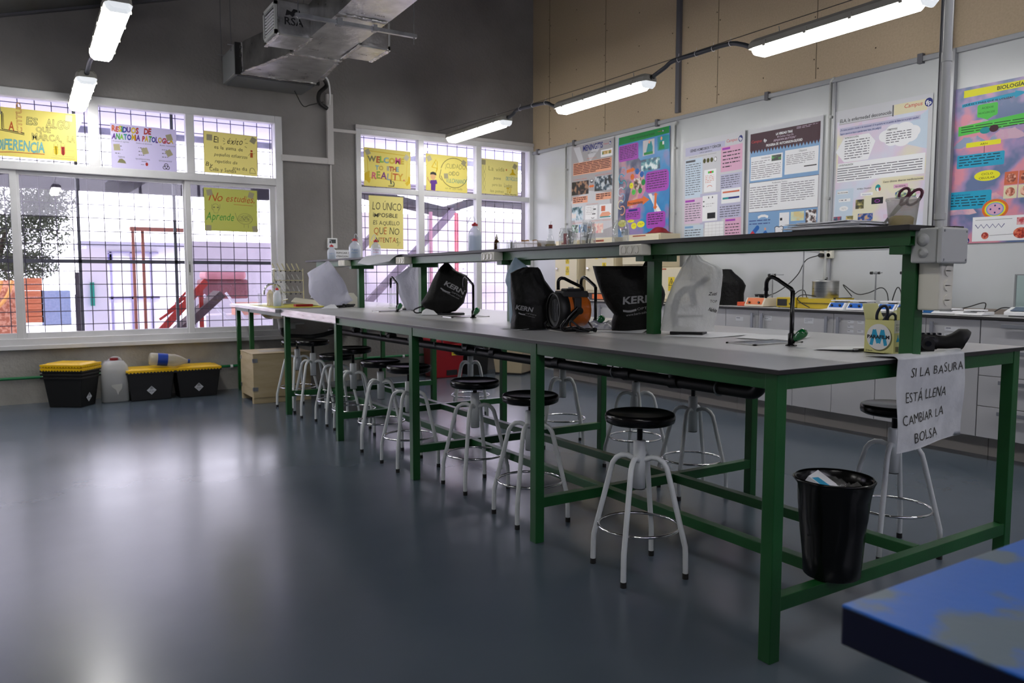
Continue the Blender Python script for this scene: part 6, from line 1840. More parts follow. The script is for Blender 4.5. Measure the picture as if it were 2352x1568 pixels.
# drying rack with glassware
rack = thing('drying_rack', 'tilted wire drying rack crowded with upturned glass tubes beside the chrome tap', 'rack', (.42, 6.25, .9))
RW = col('#b8b08c', .5)
m = MB()
rx, ry = .30, 6.20
M1 = Matrix.Translation((.36, 6.20, .905)) @ Matrix.Rotation(R(-14), 4, 'Z') @ Matrix.Rotation(R(-14), 4, 'X')
m = MB(M1)
for zz in (.0, .12, .24, .34):
    m.tube([(-.13, 0, zz), (.15, 0, zz)], .004, RW, 6)
for xx in (-.13, .15):
    m.tube([(xx, 0, 0), (xx, .0, .36)], .005, RW, 6)
m.tube([(-.13, .1, 0), (-.13, 0, .0)], .004, RW, 6); m.tube([(.15, .12, 0), (.15, 0, .2)], .004, RW, 6)
m.build('wire_frame', rack)
g = 0
for zz in (.10, .22, .33):
    for k in range(6):
        m = MB(M1 @ Matrix.Translation((-.11 + k * .046, -.01, zz)) @ Matrix.Rotation(R(-24), 4, 'Y'))
        m.tube([(0, 0, 0), (0, -.01, .085)], .0055, RW if zz > .3 else CLEAR, 7); m.cyl((0, 0, -.004), (0, 0, .006), .008, BLACKM, 8); m.build('peg', rack)
t0 = None
for k in range(7):
    p = (.17 + .028 * k, 6.08, .99)
    if t0 is None:
        t0 = thing('test_tube', 'glass test tube leaning on the lower pegs of the drying rack', 'test tube', p, 0, 'test tubes on the drying rack')
        m = MB(Matrix.Translation(p)); m.tube([(0, 0, 0), (-.045, 0, .06)], .007, CLEAR, 10); m.build('glass', t0)
    else:
        dup(t0, p, 0, 'glass test tube leaning on the lower pegs of the drying rack', 'test tubes on the drying rack')
t = thing('glass_funnel', 'long glass cylinder with flared foot leaning upside down on the drying rack', 'glassware', (.30, 6.15, 1.0))
m = MB(); m.tube([(.33, 6.1, 1.06), (.215, 6.1, 1.25)], .011, CLEAR, 12); m.tube([(.215, 6.1, 1.25), (.213, 6.1, 1.256)], [.012, .036], CLEAR, 16); m.build('glass', t)
# round pipette stands
def pip_stand(x, y, label, n, h):
    t = thing('pipette_stand', label, 'stand', (x, y, .9))
    m = MB(); m.cyl((x, y, .9), (x, y, .906), .075, WHITE, 28); m.build('base', t)
    m = MB(); m.lathe([(.045, 0), (.075, 0), (.075, .006), (.045, .006)], WHITE, (x, y, .9 + h * .45), 28, caps=False); m.build('plate', t)
    m = MB(); m.cyl((x, y, .906), (x, y, .9 + h * .8), .006, WHITE, 10); m.build('post', t)
    return t
ps = pip_stand(.93, 4.85, 'round white stand holding upright glass pipettes by the second far post', 9, .26)
p0 = None
for k in range(13):
    a = 2 * PI * k / 13
    p = (.93 + .062 * math.cos(a), 4.85 + .062 * math.sin(a), .907)
    if p0 is None:
        p0 = thing('glass_pipette', 'slim glass pipette standing in the round white stand', 'pipette', p, 0, 'pipettes in the round stand')
        m = MB(Matrix.Translation(p)); m.tube([(0, 0, 0), (0, 0, .03), (0, 0, .26)], [.002, .0042, .0042], CLEAR, 7); m.build('glass', p0)
        m = MB(Matrix.Translation(p)); m.cyl((0, 0, .205), (0, 0, .215), .0048, col('#1c2f5a', .5), 8); m.build('band', p0)
    else:
        dup(p0, p, 0, 'slim glass pipette standing in the round white stand', 'pipettes in the round stand')
pip_stand(.52, 5.75, 'low round stand with cream rim behind the bulky plastic cover', 6, .17)
t = thing('white_carton', 'white slope-topped carton between the bulky cover and the far post', 'box', (.66, 5.22, .9))
m = MB(); m.prism([(-.05, 0), (.055, 0), (.055, .085), (.02, .125), (-.05, .125)], lambda u, v, d: (.665 + u, 5.30 + d, .9005 + v), -.04, .05, IVORY); m.build('carton', t)
# ------------------------------------------------------------------ counter along the right wall
CAB = noisy('grey_cabinet_laminate', (0.44, 0.44, 0.46), (0.48, 0.48, 0.50), 2, 0.45)
HND = col('#8f929a', .35, .5)
ct = thing('counter_worktop', 'continuous pale counter top with black edge along the poster wall', 'worktop', (3.5, 2.5, .9))
m = MB(); m.box(3.27, XR - .075, -1.2, 6.06, .908, .921, col((0.50, 0.50, 0.50), .4)); m.box(3.268, XR - .075, -1.202, 6.062, .903, .9185, EDGE); m.build('slab', ct)
m = MB(); m.box(XR - .074, XR - .06, -1.2, 1.55, .903, .955, col('#8b8078', .5)); m.build('upstand', ct)
def base_unit(y0, y1, kind, label, src=None):
    t = thing('base_cabinet', label, 'cabinet', (3.5, (y0 + y1) / 2, 0), 0, 'grey base cabinets under the counter')
    m = MB(); m.box(3.31, XR - .08, y0 + .001, y1 - .001, .145, .902, CAB); m.box(3.46, XR - .08, y0 + .001, y1 - .001, 0, .145, col('#b8b2ac', .5)); m.build('body', t)
    if kind == 'doors':
        mid = (y0 + y1) / 2
        for a, b, hy in ((y0, mid, mid - .05), (mid, y1, mid + .05)):
            m = MB(); m.box(3.290, 3.309, a + .002, b - .002, .15, .898, CAB); d = m.build('door', t, bevel=.001)
            m = MB(); m.box(3.262, 3.272, hy - .012, hy + .012, .70, .875, HND); m.box(3.272, 3.29, hy - .008, hy + .008, .72, .735, GREYMETAL); m.box(3.272, 3.29, hy - .008, hy + .008, .84, .855, GREYMETAL); m.build('handle', d, bevel=.002)
    else:
        for a, b in ((.15, .348), (.352, .543), (.547, .733), (.737, .898)):
            m = MB(); m.box(3.290, 3.309, y0 + .002, y1 - .002, a, b, CAB); d = m.build('drawer', t, bevel=.001)
            zz = b - .032; c = (y0 + y1) / 2
            m = MB(); m.box(3.262, 3.274, c - .19, c + .19, zz - .012, zz + .012, HND); m.box(3.274, 3.29, c - .17, c - .16, zz - .008, zz + .008, GREYMETAL); m.box(3.274, 3.29, c + .16, c + .17, zz - .008, zz + .008, GREYMETAL); m.build('handle', d, bevel=.002)
    return t
base_unit(.45, 1.092, 'drawers', 'grey four-drawer unit under the counter at the right edge of the picture')
u0 = base_unit(1.095, 1.80, 'doors', 'grey two-door cabinet beside the four-drawer unit')
for k, lb in enumerate(('grey two-door cabinet under the row of blue-fronted stirrers', 'grey two-door cabinet under the orange stirrer and yellow device', 'grey two-door cabinet under the black covered instrument',
                        'grey two-door cabinet under the wide cream safety cabinet', 'grey two-door cabinet under the middle cream safety cabinet', 'grey two-door cabinet at the window end of the counter')):
    dup(u0, (3.5, 1.4475 + .7065 * (k + 1), 0), 0, lb, 'grey base cabinets under the counter')
base_unit(-.26, .447, 'doors', 'grey two-door cabinet right of the four-drawer unit')
LB2 = col('#c9cbd0', .6); HW = col('#55586a', .6)
def sticker(y, z, w, h, n=2, pic=False):
    s = Sheet(w, h, LB2, int(y * 100)); s.lines(.08, .2, .8, .7, n, HW, .25)
    o = s.build(plane_map((3.2885, y + w / 2, z), (0, -1, 0), (0, 0, 1), (-1, 0, 0)), 'door_sticker', 'small white sticker, grey door, %s' % pic, 'sticker', origin=(3.288, y, z + h / 2), thick=.0006, step=.0001, start=.0002)
sticker(3.06, .80, .08, .035, 1, 'left of the orange stirrer'); sticker(2.76, .815, .075, .04, 2, 'below the yellow device'); sticker(2.37, .81, .085, .045, 3, 'below the steel pot')
for y, z, p in ((2.01, .83, 'top left'), (1.93, .83, 'top right'), (2.01, .795, 'second, left'), (1.93, .765, 'bottom right'), (2.01, .762, 'bottom left')):
    sticker(y, z, .05, .02, 1, 'under the first blue stirrer, %s of five' % p)
sticker(1.27, .815, .10, .028, 1, 'above its twin, right of the post'); sticker(1.27, .765, .10, .034, 2, 'below its twin, right of the post')
# cream safety cabinets
SC = col('#cfc3a4', .45); SC2 = col('#d8ceb2', .45); WY = col('#e0c400', .4)
def warn(s, x, y, w, h, tri=False):
    s.rect(x, y, w, h, WY)
    if tri:
        s.poly([(x + w * .5, y + h * .04), (x + w * .96, y + h * .62), (x + w * .04, y + h * .62)], INK); s.poly([(x + w * .5, y + h * .16), (x + w * .84, y + h * .57), (x + w * .16, y + h * .57)], WY); s.rect(x + w * .45, y + h * .3, w * .12, h * .2, INK); s.lines(x + w * .1, y + h * .7, w * .8, h * .25, 2, INK, .4)
    else:
        s.frame(x + w * .05, y + h * .05, w * .9, h * .7, INK, .003)
        for a in (90, 210, 330):
            s.ring(x + w * .5 + .009 * math.cos(R(a)) / s.w, y + h * .4 - .009 * math.sin(R(a)) / s.h, .007, .007, .003, INK)
        s.lines(x + w * .1, y + h * .8, w * .8, h * .15, 1, INK, .5)
def safety(y0, y1, z0, z1, label, signs, foot=True, x0=3.40):
    t = thing('safety_cabinet', label, 'cabinet', (3.56, (y0 + y1) / 2, .922))
    m = MB(); m.box(x0 + .014, XR - .08, y0, y1, z0, z1, SC); m.build('body', t, bevel=.003)
    m = MB(); m.box(x0, x0 + .013, y0 + .012, y1 - .012, z0 + .03, z1 - .012, SC2); d = m.build('door', t, bevel=.002)
    m = MB(); m.cyl((x0 - .012, y1 - .05, 1.27), (x0, y1 - .05, 1.27), .013, CHROME, 12); m.bar((x0 - .014, y1 - .05, 1.27), (x0 - .018, y1 - .09, 1.267), .012, .01, CHROME); m.build('latch', d)
    for z in (z0 + .09, z1 - .12):
        m = MB(); m.cyl((x0 + .006, y0 + .006, z), (x0 + .006, y0 + .006, z + .05), .008, GREYMETAL, 8); m.build('hinge', d)
    s = Sheet(y1 - y0, z1 - z0, None, 4)
    for q in signs:
        warn(s, *q)
    s.rect(.30, .035, .35, .035, col('#a84a20', .5)); s.lines(.33, .045, .29, .014, 1, INK, .7)
    s.build(plane_map((x0 - .001, y1, z0), (0, -1, 0), (0, 0, 1), (-1, 0, 0)), 'warning_signs', parent=d)
    if foot:
        m = MB(); m.box(x0 + .03, XR - .1, y0 + .03, y1 - .03, .922, z0, BLACKM); m.box(x0 + .024, x0 + .03, y0 + .08, y1 - .1, .935, z0 - .012, col('#d8661c', .5)); m.build('orange_plinth', t, label='orange shelf strip under the cabinet')
safety(5.50, 5.94, 1.00, 1.585, 'leftmost tall cream safety cabinet with yellow warning signs, next to the corner window', [(.50, .33, .15, .12, False), (.50, .50, .15, .17, True)])
safety(4.86, 5.36, 1.00, 1.59, 'middle tall cream safety cabinet with yellow warning signs and orange strip below', [(.60, .26, .15, .12, False), (.36, .28, .09, .10, True), (.60, .45, .14, .15, True)])
safety(4.18, 4.74, 1.27, 1.60, 'wide cream safety cabinet standing on the boxier one, topped by a red cloth', [(.60, .6, .1, .14, True)], foot=False)
safety(3.74, 4.70, .93, 1.265, 'low wide cream cabinet under the wide one, yellow triangle sign on its door', [(.68, .28, .09, .40, True)], foot=False)
m = MB(); m.grid(14, 12, lambda a, b: (3.46 + .16 * b, 4.22 + .24 * a, 1.606 + .055 * math.sin(PI * a) * math.sin(PI * b) * (1 + .7 * noise.noise(Vector((a * 5, b * 5, 1))))), col((.22, .005, .01), .6), .003)
o = m.build('red_cloth', origin=(3.54, 4.34, 1.605)); tag(o, 'crumpled dark red cloth on top of the wide cream cabinet', 'cloth')
cover((3.5, 3.4, .922), R(-47.6), [(.317, -.07, .038), (.277, -.084, .073), (.221, -.099, .136), (.174, -.105, .165), (.102, -.112, .146), (.003, -.117, .150)], [(0, -.10, .12), (.2, -.09, .12), (.317, -.03, .05)], FABRIC, 'instrument_cover', 'plain black cover over an instrument on the wall counter', 'cover', 9, .008)
# stirrers with blue fronts
def stirrer(y, label, front, body, w=.135, knob=2, h=.055, x=3.40, plate=WHITE, name='magnetic_stirrer', cat='stirrer', group=None):
    t = thing(name, label, cat, (x, y, .922), 0, group)
    M0 = Matrix.Translation((x, y, .922))
    m = MB(M0); m.prism([(-.07, .004), (.10, .004), (.10, h), (-.035, h), (-.068, .018)], lambda u, v, d: (u, d, v), -w / 2, w / 2, body); m.build('housing', t, bevel=.002)
    m = MB(M0)
    d = Vector((.033, 0, h - .018)).normalized(); n = Vector((-d.z, 0, d.x))
    p0 = Vector((-.068, 0, .018))
    fr_ = [p0 + d * .002, p0 + d * (math.hypot(.033, h - .018) - .002)]
    m.add([tuple(fr_[0] + n * .001 + Vector((0, -w * .42, 0))), tuple(fr_[0] + n * .001 + Vector((0, w * .42, 0))), tuple(fr_[1] + n * .001 + Vector((0, w * .42, 0))), tuple(fr_[1] + n * .001 + Vector((0, -w * .42, 0)))], [(0, 1, 2, 3)], front); m.build('front_panel', t)
    for k in range(knob):
        c = p0 + d * .018 + Vector((0, (k - (knob - 1) / 2) * w * .5, 0))
        m = MB(M0); m.cyl(tuple(c + n * .0), tuple(c + n * .012), .009, BLACKM, 12); m.build('knob', t)
    if plate is WHITE:
        m = MB(M0); m.box(-.03, .10, -w * .47, w * .47, h + .010, h + .020, WHITE); m.cyl((.035, 0, h), (.035, 0, h + .01), .03, GREYMETAL, 12); m.build('plate', t, bevel=.002)
    else:
        m = MB(M0); m.cyl((.03, 0, h), (.03, 0, h + .02), .02, BLACKM, 12); m.cyl((.03, 0, h + .02), (.03, 0, h + .03), .058, BLACKM, 20)
        for k in range(12):
            a = 2 * PI * k / 12
            m.cyl((.03 + .05 * math.cos(a), .05 * math.sin(a), h + .008), (.03 + .05 * math.cos(a), .05 * math.sin(a), h + .02), .006, BLACKM, 6)
        m.build('plate', t)
    return t
BLF = col('#1b62c0', .35)
sg = 'blue-fronted magnetic stirrers on the counter'
s1 = stirrer(2.175, 'leftmost blue-fronted white stirrer, beside the yellow tray', BLF, WHITE, group=sg)
for y, lb in ((2.015, 'second blue-fronted white stirrer from the yellow tray, with a stand behind'), (1.775, 'third blue-fronted white stirrer from the yellow tray'), (1.63, 'fourth blue-fronted white stirrer, hidden mostly by the near shelf post')):
    dup(s1, (3.40, y, .922), 0, lb, sg)
stirrer(2.95, 'cream stirrer with orange control panel and black round plate', col('#d8661c', .4), col('#d8cdb8', .45), w=.20, h=.075, plate=BLACKM)
m = MB(); m.box(3.40, 3.48, 3.11, 3.19, .922, .957, col('#d8501c', .45)); o = m.build('orange_box', origin=(3.44, 3.15, .922), bevel=.003); tag(o, 'small orange box beside the black covered instrument', 'box')
YD = col('#c9ae1e', .45)
t = thing('yellow_meter', 'yellow laboratory meter with black display beside the long yellow tray', 'meter', (3.45, 2.67, .922))
m = MB(); m.box(3.39, 3.55, 2.575, 2.765, .926, 1.005, YD); m.build('housing', t, bevel=.004)
m = MB(); m.box(3.386, 3.39, 2.66, 2.752, .938, .992, INK); m.build('display', t)
for y in (2.60, 2.63):
    m = MB(); m.cyl((3.386, y, .955), (3.39, y, .955), .008, BLACKM, 10); m.build('knob', t)
for y in (2.59, 2.75):
    for x in (3.41, 3.53):
        m = MB(); m.cyl((x, y, .922), (x, y, .926), .008, RUBBER, 8); m.build('foot', t)
t = thing('yellow_bath_tray', 'long yellow instrument base with black trim carrying a steel pot', 'instrument', (3.48, 2.38, .922))
m = MB(); m.prism([(2.57, .0), (2.31, .0), (2.23, .04), (2.21, .085), (2.57, .075)], lambda u, v, d: (d, u, .922 + v), 3.40, 3.62, YD); m.build('base', t, bevel=.003)
m = MB(); m.box(3.395, 3.40, 2.26, 2.56, .962, .967, BLACKM); m.box(3.40, 3.60, 2.22, 2.24, .985, 1.012, BLACKM); m.build('trim', t)
t = thing('steel_pot', 'round stainless steel pot with lid on the long yellow base', 'pot', (3.50, 2.385, 1.01))
m = MB(); m.lathe([(.0, 0), (.098, 0), (.10, .004), (.10, .125), (.103, .128)], STEEL, (3.50, 2.385, 1.008), 32); m.build('body', t)
m = MB(); m.lathe([(.102, .129), (.102, .133), (.06, .137), (0, .138)], STEEL, (3.50, 2.385, 1.008), 32); m.cyl((3.50, 2.385, 1.145), (3.50, 2.385, 1.156), .008, BLACKM, 12); m.build('lid', t)
def stand(y, top, label, x=3.55, L=.07, g='clamp stands on the counter'):
    t = thing('clamp_stand', label, 'stand', (x, y, .922), 0, g)
    m = MB(); m.tube([(x, y, .93), (x, y, top)], .0055, GALV, 10); m.build('rod', t)
    m = MB(); m.box(x - .05, x + .05, y - .035, y + .035, .922, .93, GREYMETAL); m.build('base', t)
    m = MB(); m.cyl((x, y - .016, top - .012), (x, y + .016, top - .012), .010, GREYMETAL, 10); m.tube([(x, y + .05, top - .012), (x, y - L, top - .010)], .0035, GALV, 8)
    m.cyl((x, y + .028, top - .012), (x, y + .045, top - .012), .011, BLACKM, 10); m.cyl((x, y - .03, top - .012), (x, y - .018, top - .012), .010, BLACKM, 10); m.build('boss_head', t)
stand(2.94, 1.20, 'short clamp stand behind the orange-fronted stirrer', L=.11); stand(2.635, 1.415, 'tallest clamp stand, behind the yellow meter', L=.03); stand(1.993, 1.212, 'clamp stand behind the second blue stirrer', L=.05); stand(1.755, 1.212, 'clamp stand left of the near shelf post, behind the third blue stirrer', L=.02)
m = MB(); m.tube([(3.55, 2.66, 1.402), (3.52, 2.80, 1.398)], .009, BLACKM, 8); o = m.build('test_clamp', origin=(3.54, 2.72, 1.4)); tag(o, 'black clamp jaw gripped by the tallest clamp stand', 'clamp')
t = thing('wall_socket', 'ivory four-way wall socket above the counter', 'socket', (XR - .02, 2.556, 1.37))
m = MB(); m.box(XR - .035, XR - .0005, 2.497, 2.613, 1.322, 1.422, IVORY); m.build('plate', t, bevel=.005)
for y in (2.529, 2.581):
    for z in (1.348, 1.396):
        m = MB(); m.lathe([(.021, 0), (.021, -.003), (.018, -.003), (.017, .002), (0, .002)], IVORY, (XR - .035, y, z), 18, axis='X'); m.cyl((XR - .0345, y - .006, z), (XR - .0335, y - .006, z), .0025, INK, 8); m.cyl((XR - .0345, y + .006, z), (XR - .0335, y + .006, z), .0025, INK, 8); m.build('socket', t)
t = thing('power_cable', 'black cable with round plug running from the wall socket down to the stirrers', 'cable', (XR - .06, 2.581, 1.35))
m = MB(); m.cyl((XR - .075, 2.581, 1.348), (XR - .036, 2.581, 1.348), .018, BLACKM, 14); m.build('plug', t)
m = MB(); m.tube(smooth_path([(XR - .075, 2.59, 1.348), (3.64, 2.68, 1.31), (3.64, 2.75, 1.20), (3.63, 2.84, 1.11), (3.62, 2.95, 1.04), (3.6, 3.05, 1.0), (3.56, 3.03, .975)]), .004, BLACKM, 7); m.build('lead', t)
def lead(pts, lb):
    m = MB(); m.tube(smooth_path(pts), .0038, BLACKM, 7); o = m.build('power_cable', origin=pts[0]); tag(o, lb, 'cable')
lead([(3.56, 2.60, 1.0), (3.6, 2.66, 1.06), (3.6, 2.72, 1.05), (3.58, 2.76, .99), (3.58, 2.72, .93)], 'black lead looping up behind the yellow meter')
lead([(3.52, 2.30, 1.03), (3.42, 2.35, 1.015), (3.39, 2.5, 1.03), (3.39, 2.56, 1.0), (3.385, 2.52, .965), (3.385, 2.44, .93)], 'black lead crossing the front of the yellow base')
lead([(3.6, 2.22, 1.02), (3.6, 2.30, 1.11), (3.6, 2.18, 1.04), (3.6, 2.08, 1.05), (3.6, 1.98, 1.09), (3.6, 1.93, 1.05), (3.58, 1.90, .95)], 'black lead looping between the first two blue stirrers')
lead([(3.6, 1.9, .95), (3.6, 1.86, 1.08), (3.6, 1.83, 1.08), (3.6, 1.80, .98)], 'black lead arching over the gap beside the third blue stirrer')
lead([(3.6, 1.78, 1.0), (3.6, 1.68, 1.08), (3.6, 1.6, 1.06), (3.55, 1.55, .95), (3.5, 1.45, .93), (3.55, 1.32, .965), (3.5, 1.18, 1.0), (3.45, 1.16, .94)], 'black lead snaking past the post to the white balances')
lead([(3.5, 1.13, .935), (3.52, 1.08, .97), (3.5, 1.0, .965), (3.45, .96, .93), (3.42, .93, .925)], 'black lead between the white balances and the glass balance')
def scale(y, x, label):
    t = thing('white_balance', label, 'scales', (x, y, .922), 0, 'flat white balances on the counter')
    M0 = Matrix.Translation((x, y, .922))
    m = MB(M0); m.prism([(-.085, .002), (.08, .002), (.08, .022), (-.04, .022), (-.085, .008)], lambda u, v, d: (u, d, v), -.085, .085, WHITE); m.build('housing', t, bevel=.003)
    m = MB(M0); m.cyl((.015, 0, .022), (.015, 0, .028), .03, GREYMETAL, 12); m.cyl((.015, 0, .028), (.015, 0, .036), .068, WHITE, 28); m.build('pan', t)
    m = MB(M0); m.box(-.062, -.044, -.04, .04, .0165, .0215, GREYMETAL); m.build('display', t)
    return t
sc = scale(1.38, 3.46, 'flat white balance nearer the shelf post, partly behind its twin'); dup(sc, (3.40, 1.19, .922), 0, 'flat white balance farther right, in front of its twin', 'flat white balances on the counter')
m = MB(); m.box(3.45, 3.58, 1.44, 1.60, .9225, .965, col('#2f6fb0', .35)); m.box(3.449, 3.45, 1.57, 1.60, .925, .96, YD); o = m.build('blue_packet', origin=(3.5, 1.52, .922), bevel=.006); tag(o, 'blue plastic packet with a yellow corner behind the near shelf post', 'packet')
t = thing('analytical_balance', 'white analytical balance with glass draught shield at the picture edge', 'scales', (3.48, .86, .922))
m = MB(); m.prism([(-.14, .008), (.15, .008), (.15, .058), (-.05, .058), (-.14, .03)], lambda u, v, d: (3.48 + u, d, .922 + v), .76, .985, WHITE); m.build('housing', t, bevel=.004)
m = MB(); m.box(3.36, 3.61, .78, .965, .9225, .930, GREYMETAL); m.build('underframe', t)
m = MB(); m.prism([(-.13, .036), (-.06, .056), (-.06, .060), (-.13, .040)], lambda u, v, d: (3.478 + u, d, .922 + v), .80, .95, col('#5a6a80', .3)); m.build('display', t)
for x, y in ((3.45, .975), (3.45, .775), (3.62, .975), (3.62, .775)):
    m = MB(); m.box(x - .005, x + .005, y - .005, y + .005, .98, 1.18, GREYMETAL); m.build('shield_post', t)
m = MB(); m.box(3.445, 3.625, .77, .98, 1.18, 1.187, GREYMETAL); m.build('shield_top', t)
for a in ((3.449, 3.451, .78, .97), (3.455, 3.615, .974, .976), (3.455, 3.615, .774, .776)):
    m = MB(); m.box(*a, .982, 1.18, glassy('shield_glass', (.93, .98, .97))); m.build('shield_glass', t)
flat_paper('paper_sheet', [(3.30, 2.28), (3.29, 2.10), (3.36, 2.08, .004), (3.38, 2.25, .012)], .923, 'white paper lying in front of the leftmost blue stirrer')

# ------------------------------------------------------------------ floor along the far wall
WB = lambda: None
PLY = noisy('pale_plywood', (0.42, 0.33, 0.18), (0.50, 0.41, 0.25), 3, 0.65, 0.1, 30, stretch=(1, 1, 6))
cr_ = thing('plywood_crate', 'pale plywood transport crate with metal corner clips on two skids', 'crate', (.17, 6.05, 0))
m = MB(); m.box(-.10, .44, 5.78, 6.26, .055, .46, PLY); m.build('box', cr_, bevel=.003)
m = MB(); m.box(-.103, .443, 5.777, 6.263, .46, .467, PLY); m.build('lid', cr_, bevel=.002)
for y in (5.79, 6.20):
    m = MB(); m.box(-.10, .44, y, y + .05, 0, .055, PLY); m.build('skid', cr_, bevel=.002)
for z in (.12, .385):
    m = MB(); m.box(-.103, -.06, 5.775, 5.78, z, z + .035, GALV); m.box(-.104, -.100, 5.776, 5.80, z, z + .035, GALV); m.build('corner_clip', cr_)
    m = MB(); m.box(-.104, -.100, 6.22, 6.26, z, z + .035, GALV); m.build('corner_clip', cr_)
flat_paper('paper_label', [(.02, 5.90), (.28, 5.90), (.28, 6.1), (.02, 6.1)], .4685, 'faded paper label stuck on top of the plywood crate', cat='label', mat=col('#b0a898', .7))
BB = col((0.006, 0.006, 0.006), .45); YL = col('#e6b800', .35)
def biolabel(mb_parent, fn):
    s = Sheet(.085, .085, None, 3)
    s.poly([(.5, 0), (1, .5), (.5, 1), (0, .5)], col('#c8ccd2', .5))
    for a in (90, 210, 330):
        s.ring(.5 + .008 * math.cos(R(a)) / .085, .25 - .008 * math.sin(R(a)) / .085, .006, .006, .0028, INK)
    s.lines(.32, .42, .36, .1, 2, col('#8a8d92', .5), .4); s.text('UN 3291', .22, .66, .008, INK, width=.56, off=.03); s.text('6', .46, .86, .007, INK, width=.07, off=.03)
    s.build(fn, 'hazard_label', parent=mb_parent, start=.0004)
def bio_bin(c, rz, bw, tw, h, label, lids=1, rims=1):
    t = thing('clinical_waste_bin', label, 'bin', (c[0], c[1], 0), rz)
    M0 = WM[t.name]
    m = MB(M0); m.taper((0, 0, 0), bw, bw * .8, tw, tw * .8, h, BB); m.build('tub', t, bevel=.008)
    m = MB(M0)
    for k in range(rims):
        m.box(-tw / 2 - .008, tw / 2 + .008, -tw * .4 - .008, tw * .4 + .008, h - .02 - k * .03, h - .004 - k * .03, BB)
    m.build('rim', t, bevel=.002)
    for k in range(lids):
        z = h + k * .03
        m = MB(M0); m.box(-tw / 2 - .008, tw / 2 + .008, -tw * .4 - .008, tw * .4 + .008, z, z + .018, YL); m.taper((0, 0, z + .018), tw * .92, tw * .72, tw * .8, tw * .6, .012, YL)
        n = 14
        for i in range(n):
            x = -tw / 2 + tw * (i + .5) / n
            m.cyl((x, -tw * .4 - .009, z + .001), (x, -tw * .4 + .001, z + .001), .0105, YL, 8)
            if i < 11:
                y = -tw * .4 + tw * .8 * (i + .5) / 11
                m.cyl((tw / 2 - .001, y, z + .001), (tw / 2 + .009, y, z + .001), .0105, YL, 8)
        m.build('lid', t, bevel=.002)
    return t
b1 = bio_bin((-1.52, 6.60), R(-35), .29, .37, .34, 'black clinical waste bin with two stacked yellow lids, turned corner-on at the far left', 2, 3)
F = WM[b1.name]
biolabel(b1, lambda u, v, d: F @ Vector((.150 + (v + .04) * .118 + d + .0018, -.05 + u, .04 + v)))
b2 = bio_bin((-.865, 6.69), R(0), .35, .41, .275, 'black clinical waste bin with flat yellow lid beside the jerrycan'); b3 = bio_bin((-.44, 6.69), R(0), .34, .41, .275, 'black clinical waste bin with yellow lid nearest the green-legged sink table')
for b in (b2, b3):
    F2 = WM[b.name]
    biolabel(b, (lambda F2: lambda u, v, d: F2 @ Vector((-.0425 + u, -.1448 - (v + .05) * .075 - d, .055 + v)))(F2))
t = thing('jerrycan', 'translucent white jerrycan half full of cloudy liquid with dark red cap', 'canister', (-1.165, 6.66, 0))
JC = glassy('jerrycan_plastic', (.9, .9, .9), rough=.2, body=(.74, .75, .75), bodyfac=.9)
m = MB(); M0 = Matrix.Translation((-1.165, 6.66, 0))
vs = []
lev = [(.0, .105, .085), (.012, .118, .095), (.30, .118, .095), (.345, .110, .088), (.385, .08, .07), (.39, .05, .05)]
n = 32
for z, a, b in lev:
    for k in range(n):
        q = 2 * PI * k / n; e = 2 / 5
        vs.append((-1.165 + a * math.copysign(abs(math.cos(q)) ** e, math.cos(q)), 6.66 + b * math.copysign(abs(math.sin(q)) ** e, math.sin(q)), z))
fs = [(i * n + k, i * n + (k + 1) % n, (i + 1) * n + (k + 1) % n, (i + 1) * n + k) for i in range(len(lev) - 1) for k in range(n)] + [tuple(range(n))[::-1], tuple(range(5 * n, 6 * n))]
m.add(vs, fs, JC, True); m.build('body', t)
m = MB(); m.add([(-1.165 + (x + 1.165) * .96, 6.66 + (y - 6.66) * .96, .004 + z * .56) for x, y, z in vs[:n * 3]], [(i * n + k, i * n + (k + 1) % n, (i + 1) * n + (k + 1) % n, (i + 1) * n + k) for i in range(2) for k in range(n)] + [tuple(range(2 * n, 3 * n))], col('#6a6a5c', .4), True); m.build('liquid', t)
m = MB(); m.add([(-1.20, 6.562, .17), (-1.11, 6.562, .175), (-1.115, 6.562, .13), (-1.14, 6.562, .10), (-1.15, 6.562, .07), (-1.165, 6.562, .12), (-1.20, 6.562, .15)], [tuple(range(7))[::-1]], col('#b9b9b4', .6)); m.build('torn_label', t)
m = MB(); m.cyl((-1.165, 6.66, .39), (-1.165, 6.66, .412), .036, col((.22, .01, .012), .4), 20); m.build('cap', t)
m = MB(); m.tube(smooth_path([(-1.10, 6.70, .375), (-1.12, 6.71, .405), (-1.17, 6.71, .41), (-1.21, 6.71, .38)]), .012, JC, 8); m.build('handle', t)
t = thing('water_bottle', 'big milky plastic water bottle with blue label lying across the yellow lids', 'bottle', (-.70, 6.66, .37))
Q = Matrix.Translation((-.70, 6.60, .372)) @ Matrix.Rotation(R(7), 4, 'Y') @ Matrix.Rotation(R(90), 4, 'Y')
BM = glassy('cloudy_water_bottle', (.9, .88, .8), rough=.15, body=(.72, .70, .58), bodyfac=.75)
m = MB(Q); m.lathe([(.0, -.17), (.052, -.17), (.060, -.155), (.060, -.09), (.058, -.085), (.060, -.03), (.058, .03), (.060, .05), (.045, .11), (.022, .16), (.018, .18)], BM, (0, 0, 0), 28); m.build('body', t)
m = MB(Q); m.lathe([(.0608, -.10), (.0608, -.01)], col('#0f3c9a', .4), (0, 0, 0), 28, caps=False); m.build('label', t)
m = MB(Q); m.cyl((0, 0, .175), (0, 0, .195), .020, col('#123c8a', .4), 16); m.build('cap', t)
RB = col((.30, .006, .012), .35)
t = thing('red_pedal_bin', 'red plastic pedal bin with yellow label behind the bench', 'bin', (2.32, 6.68, 0))
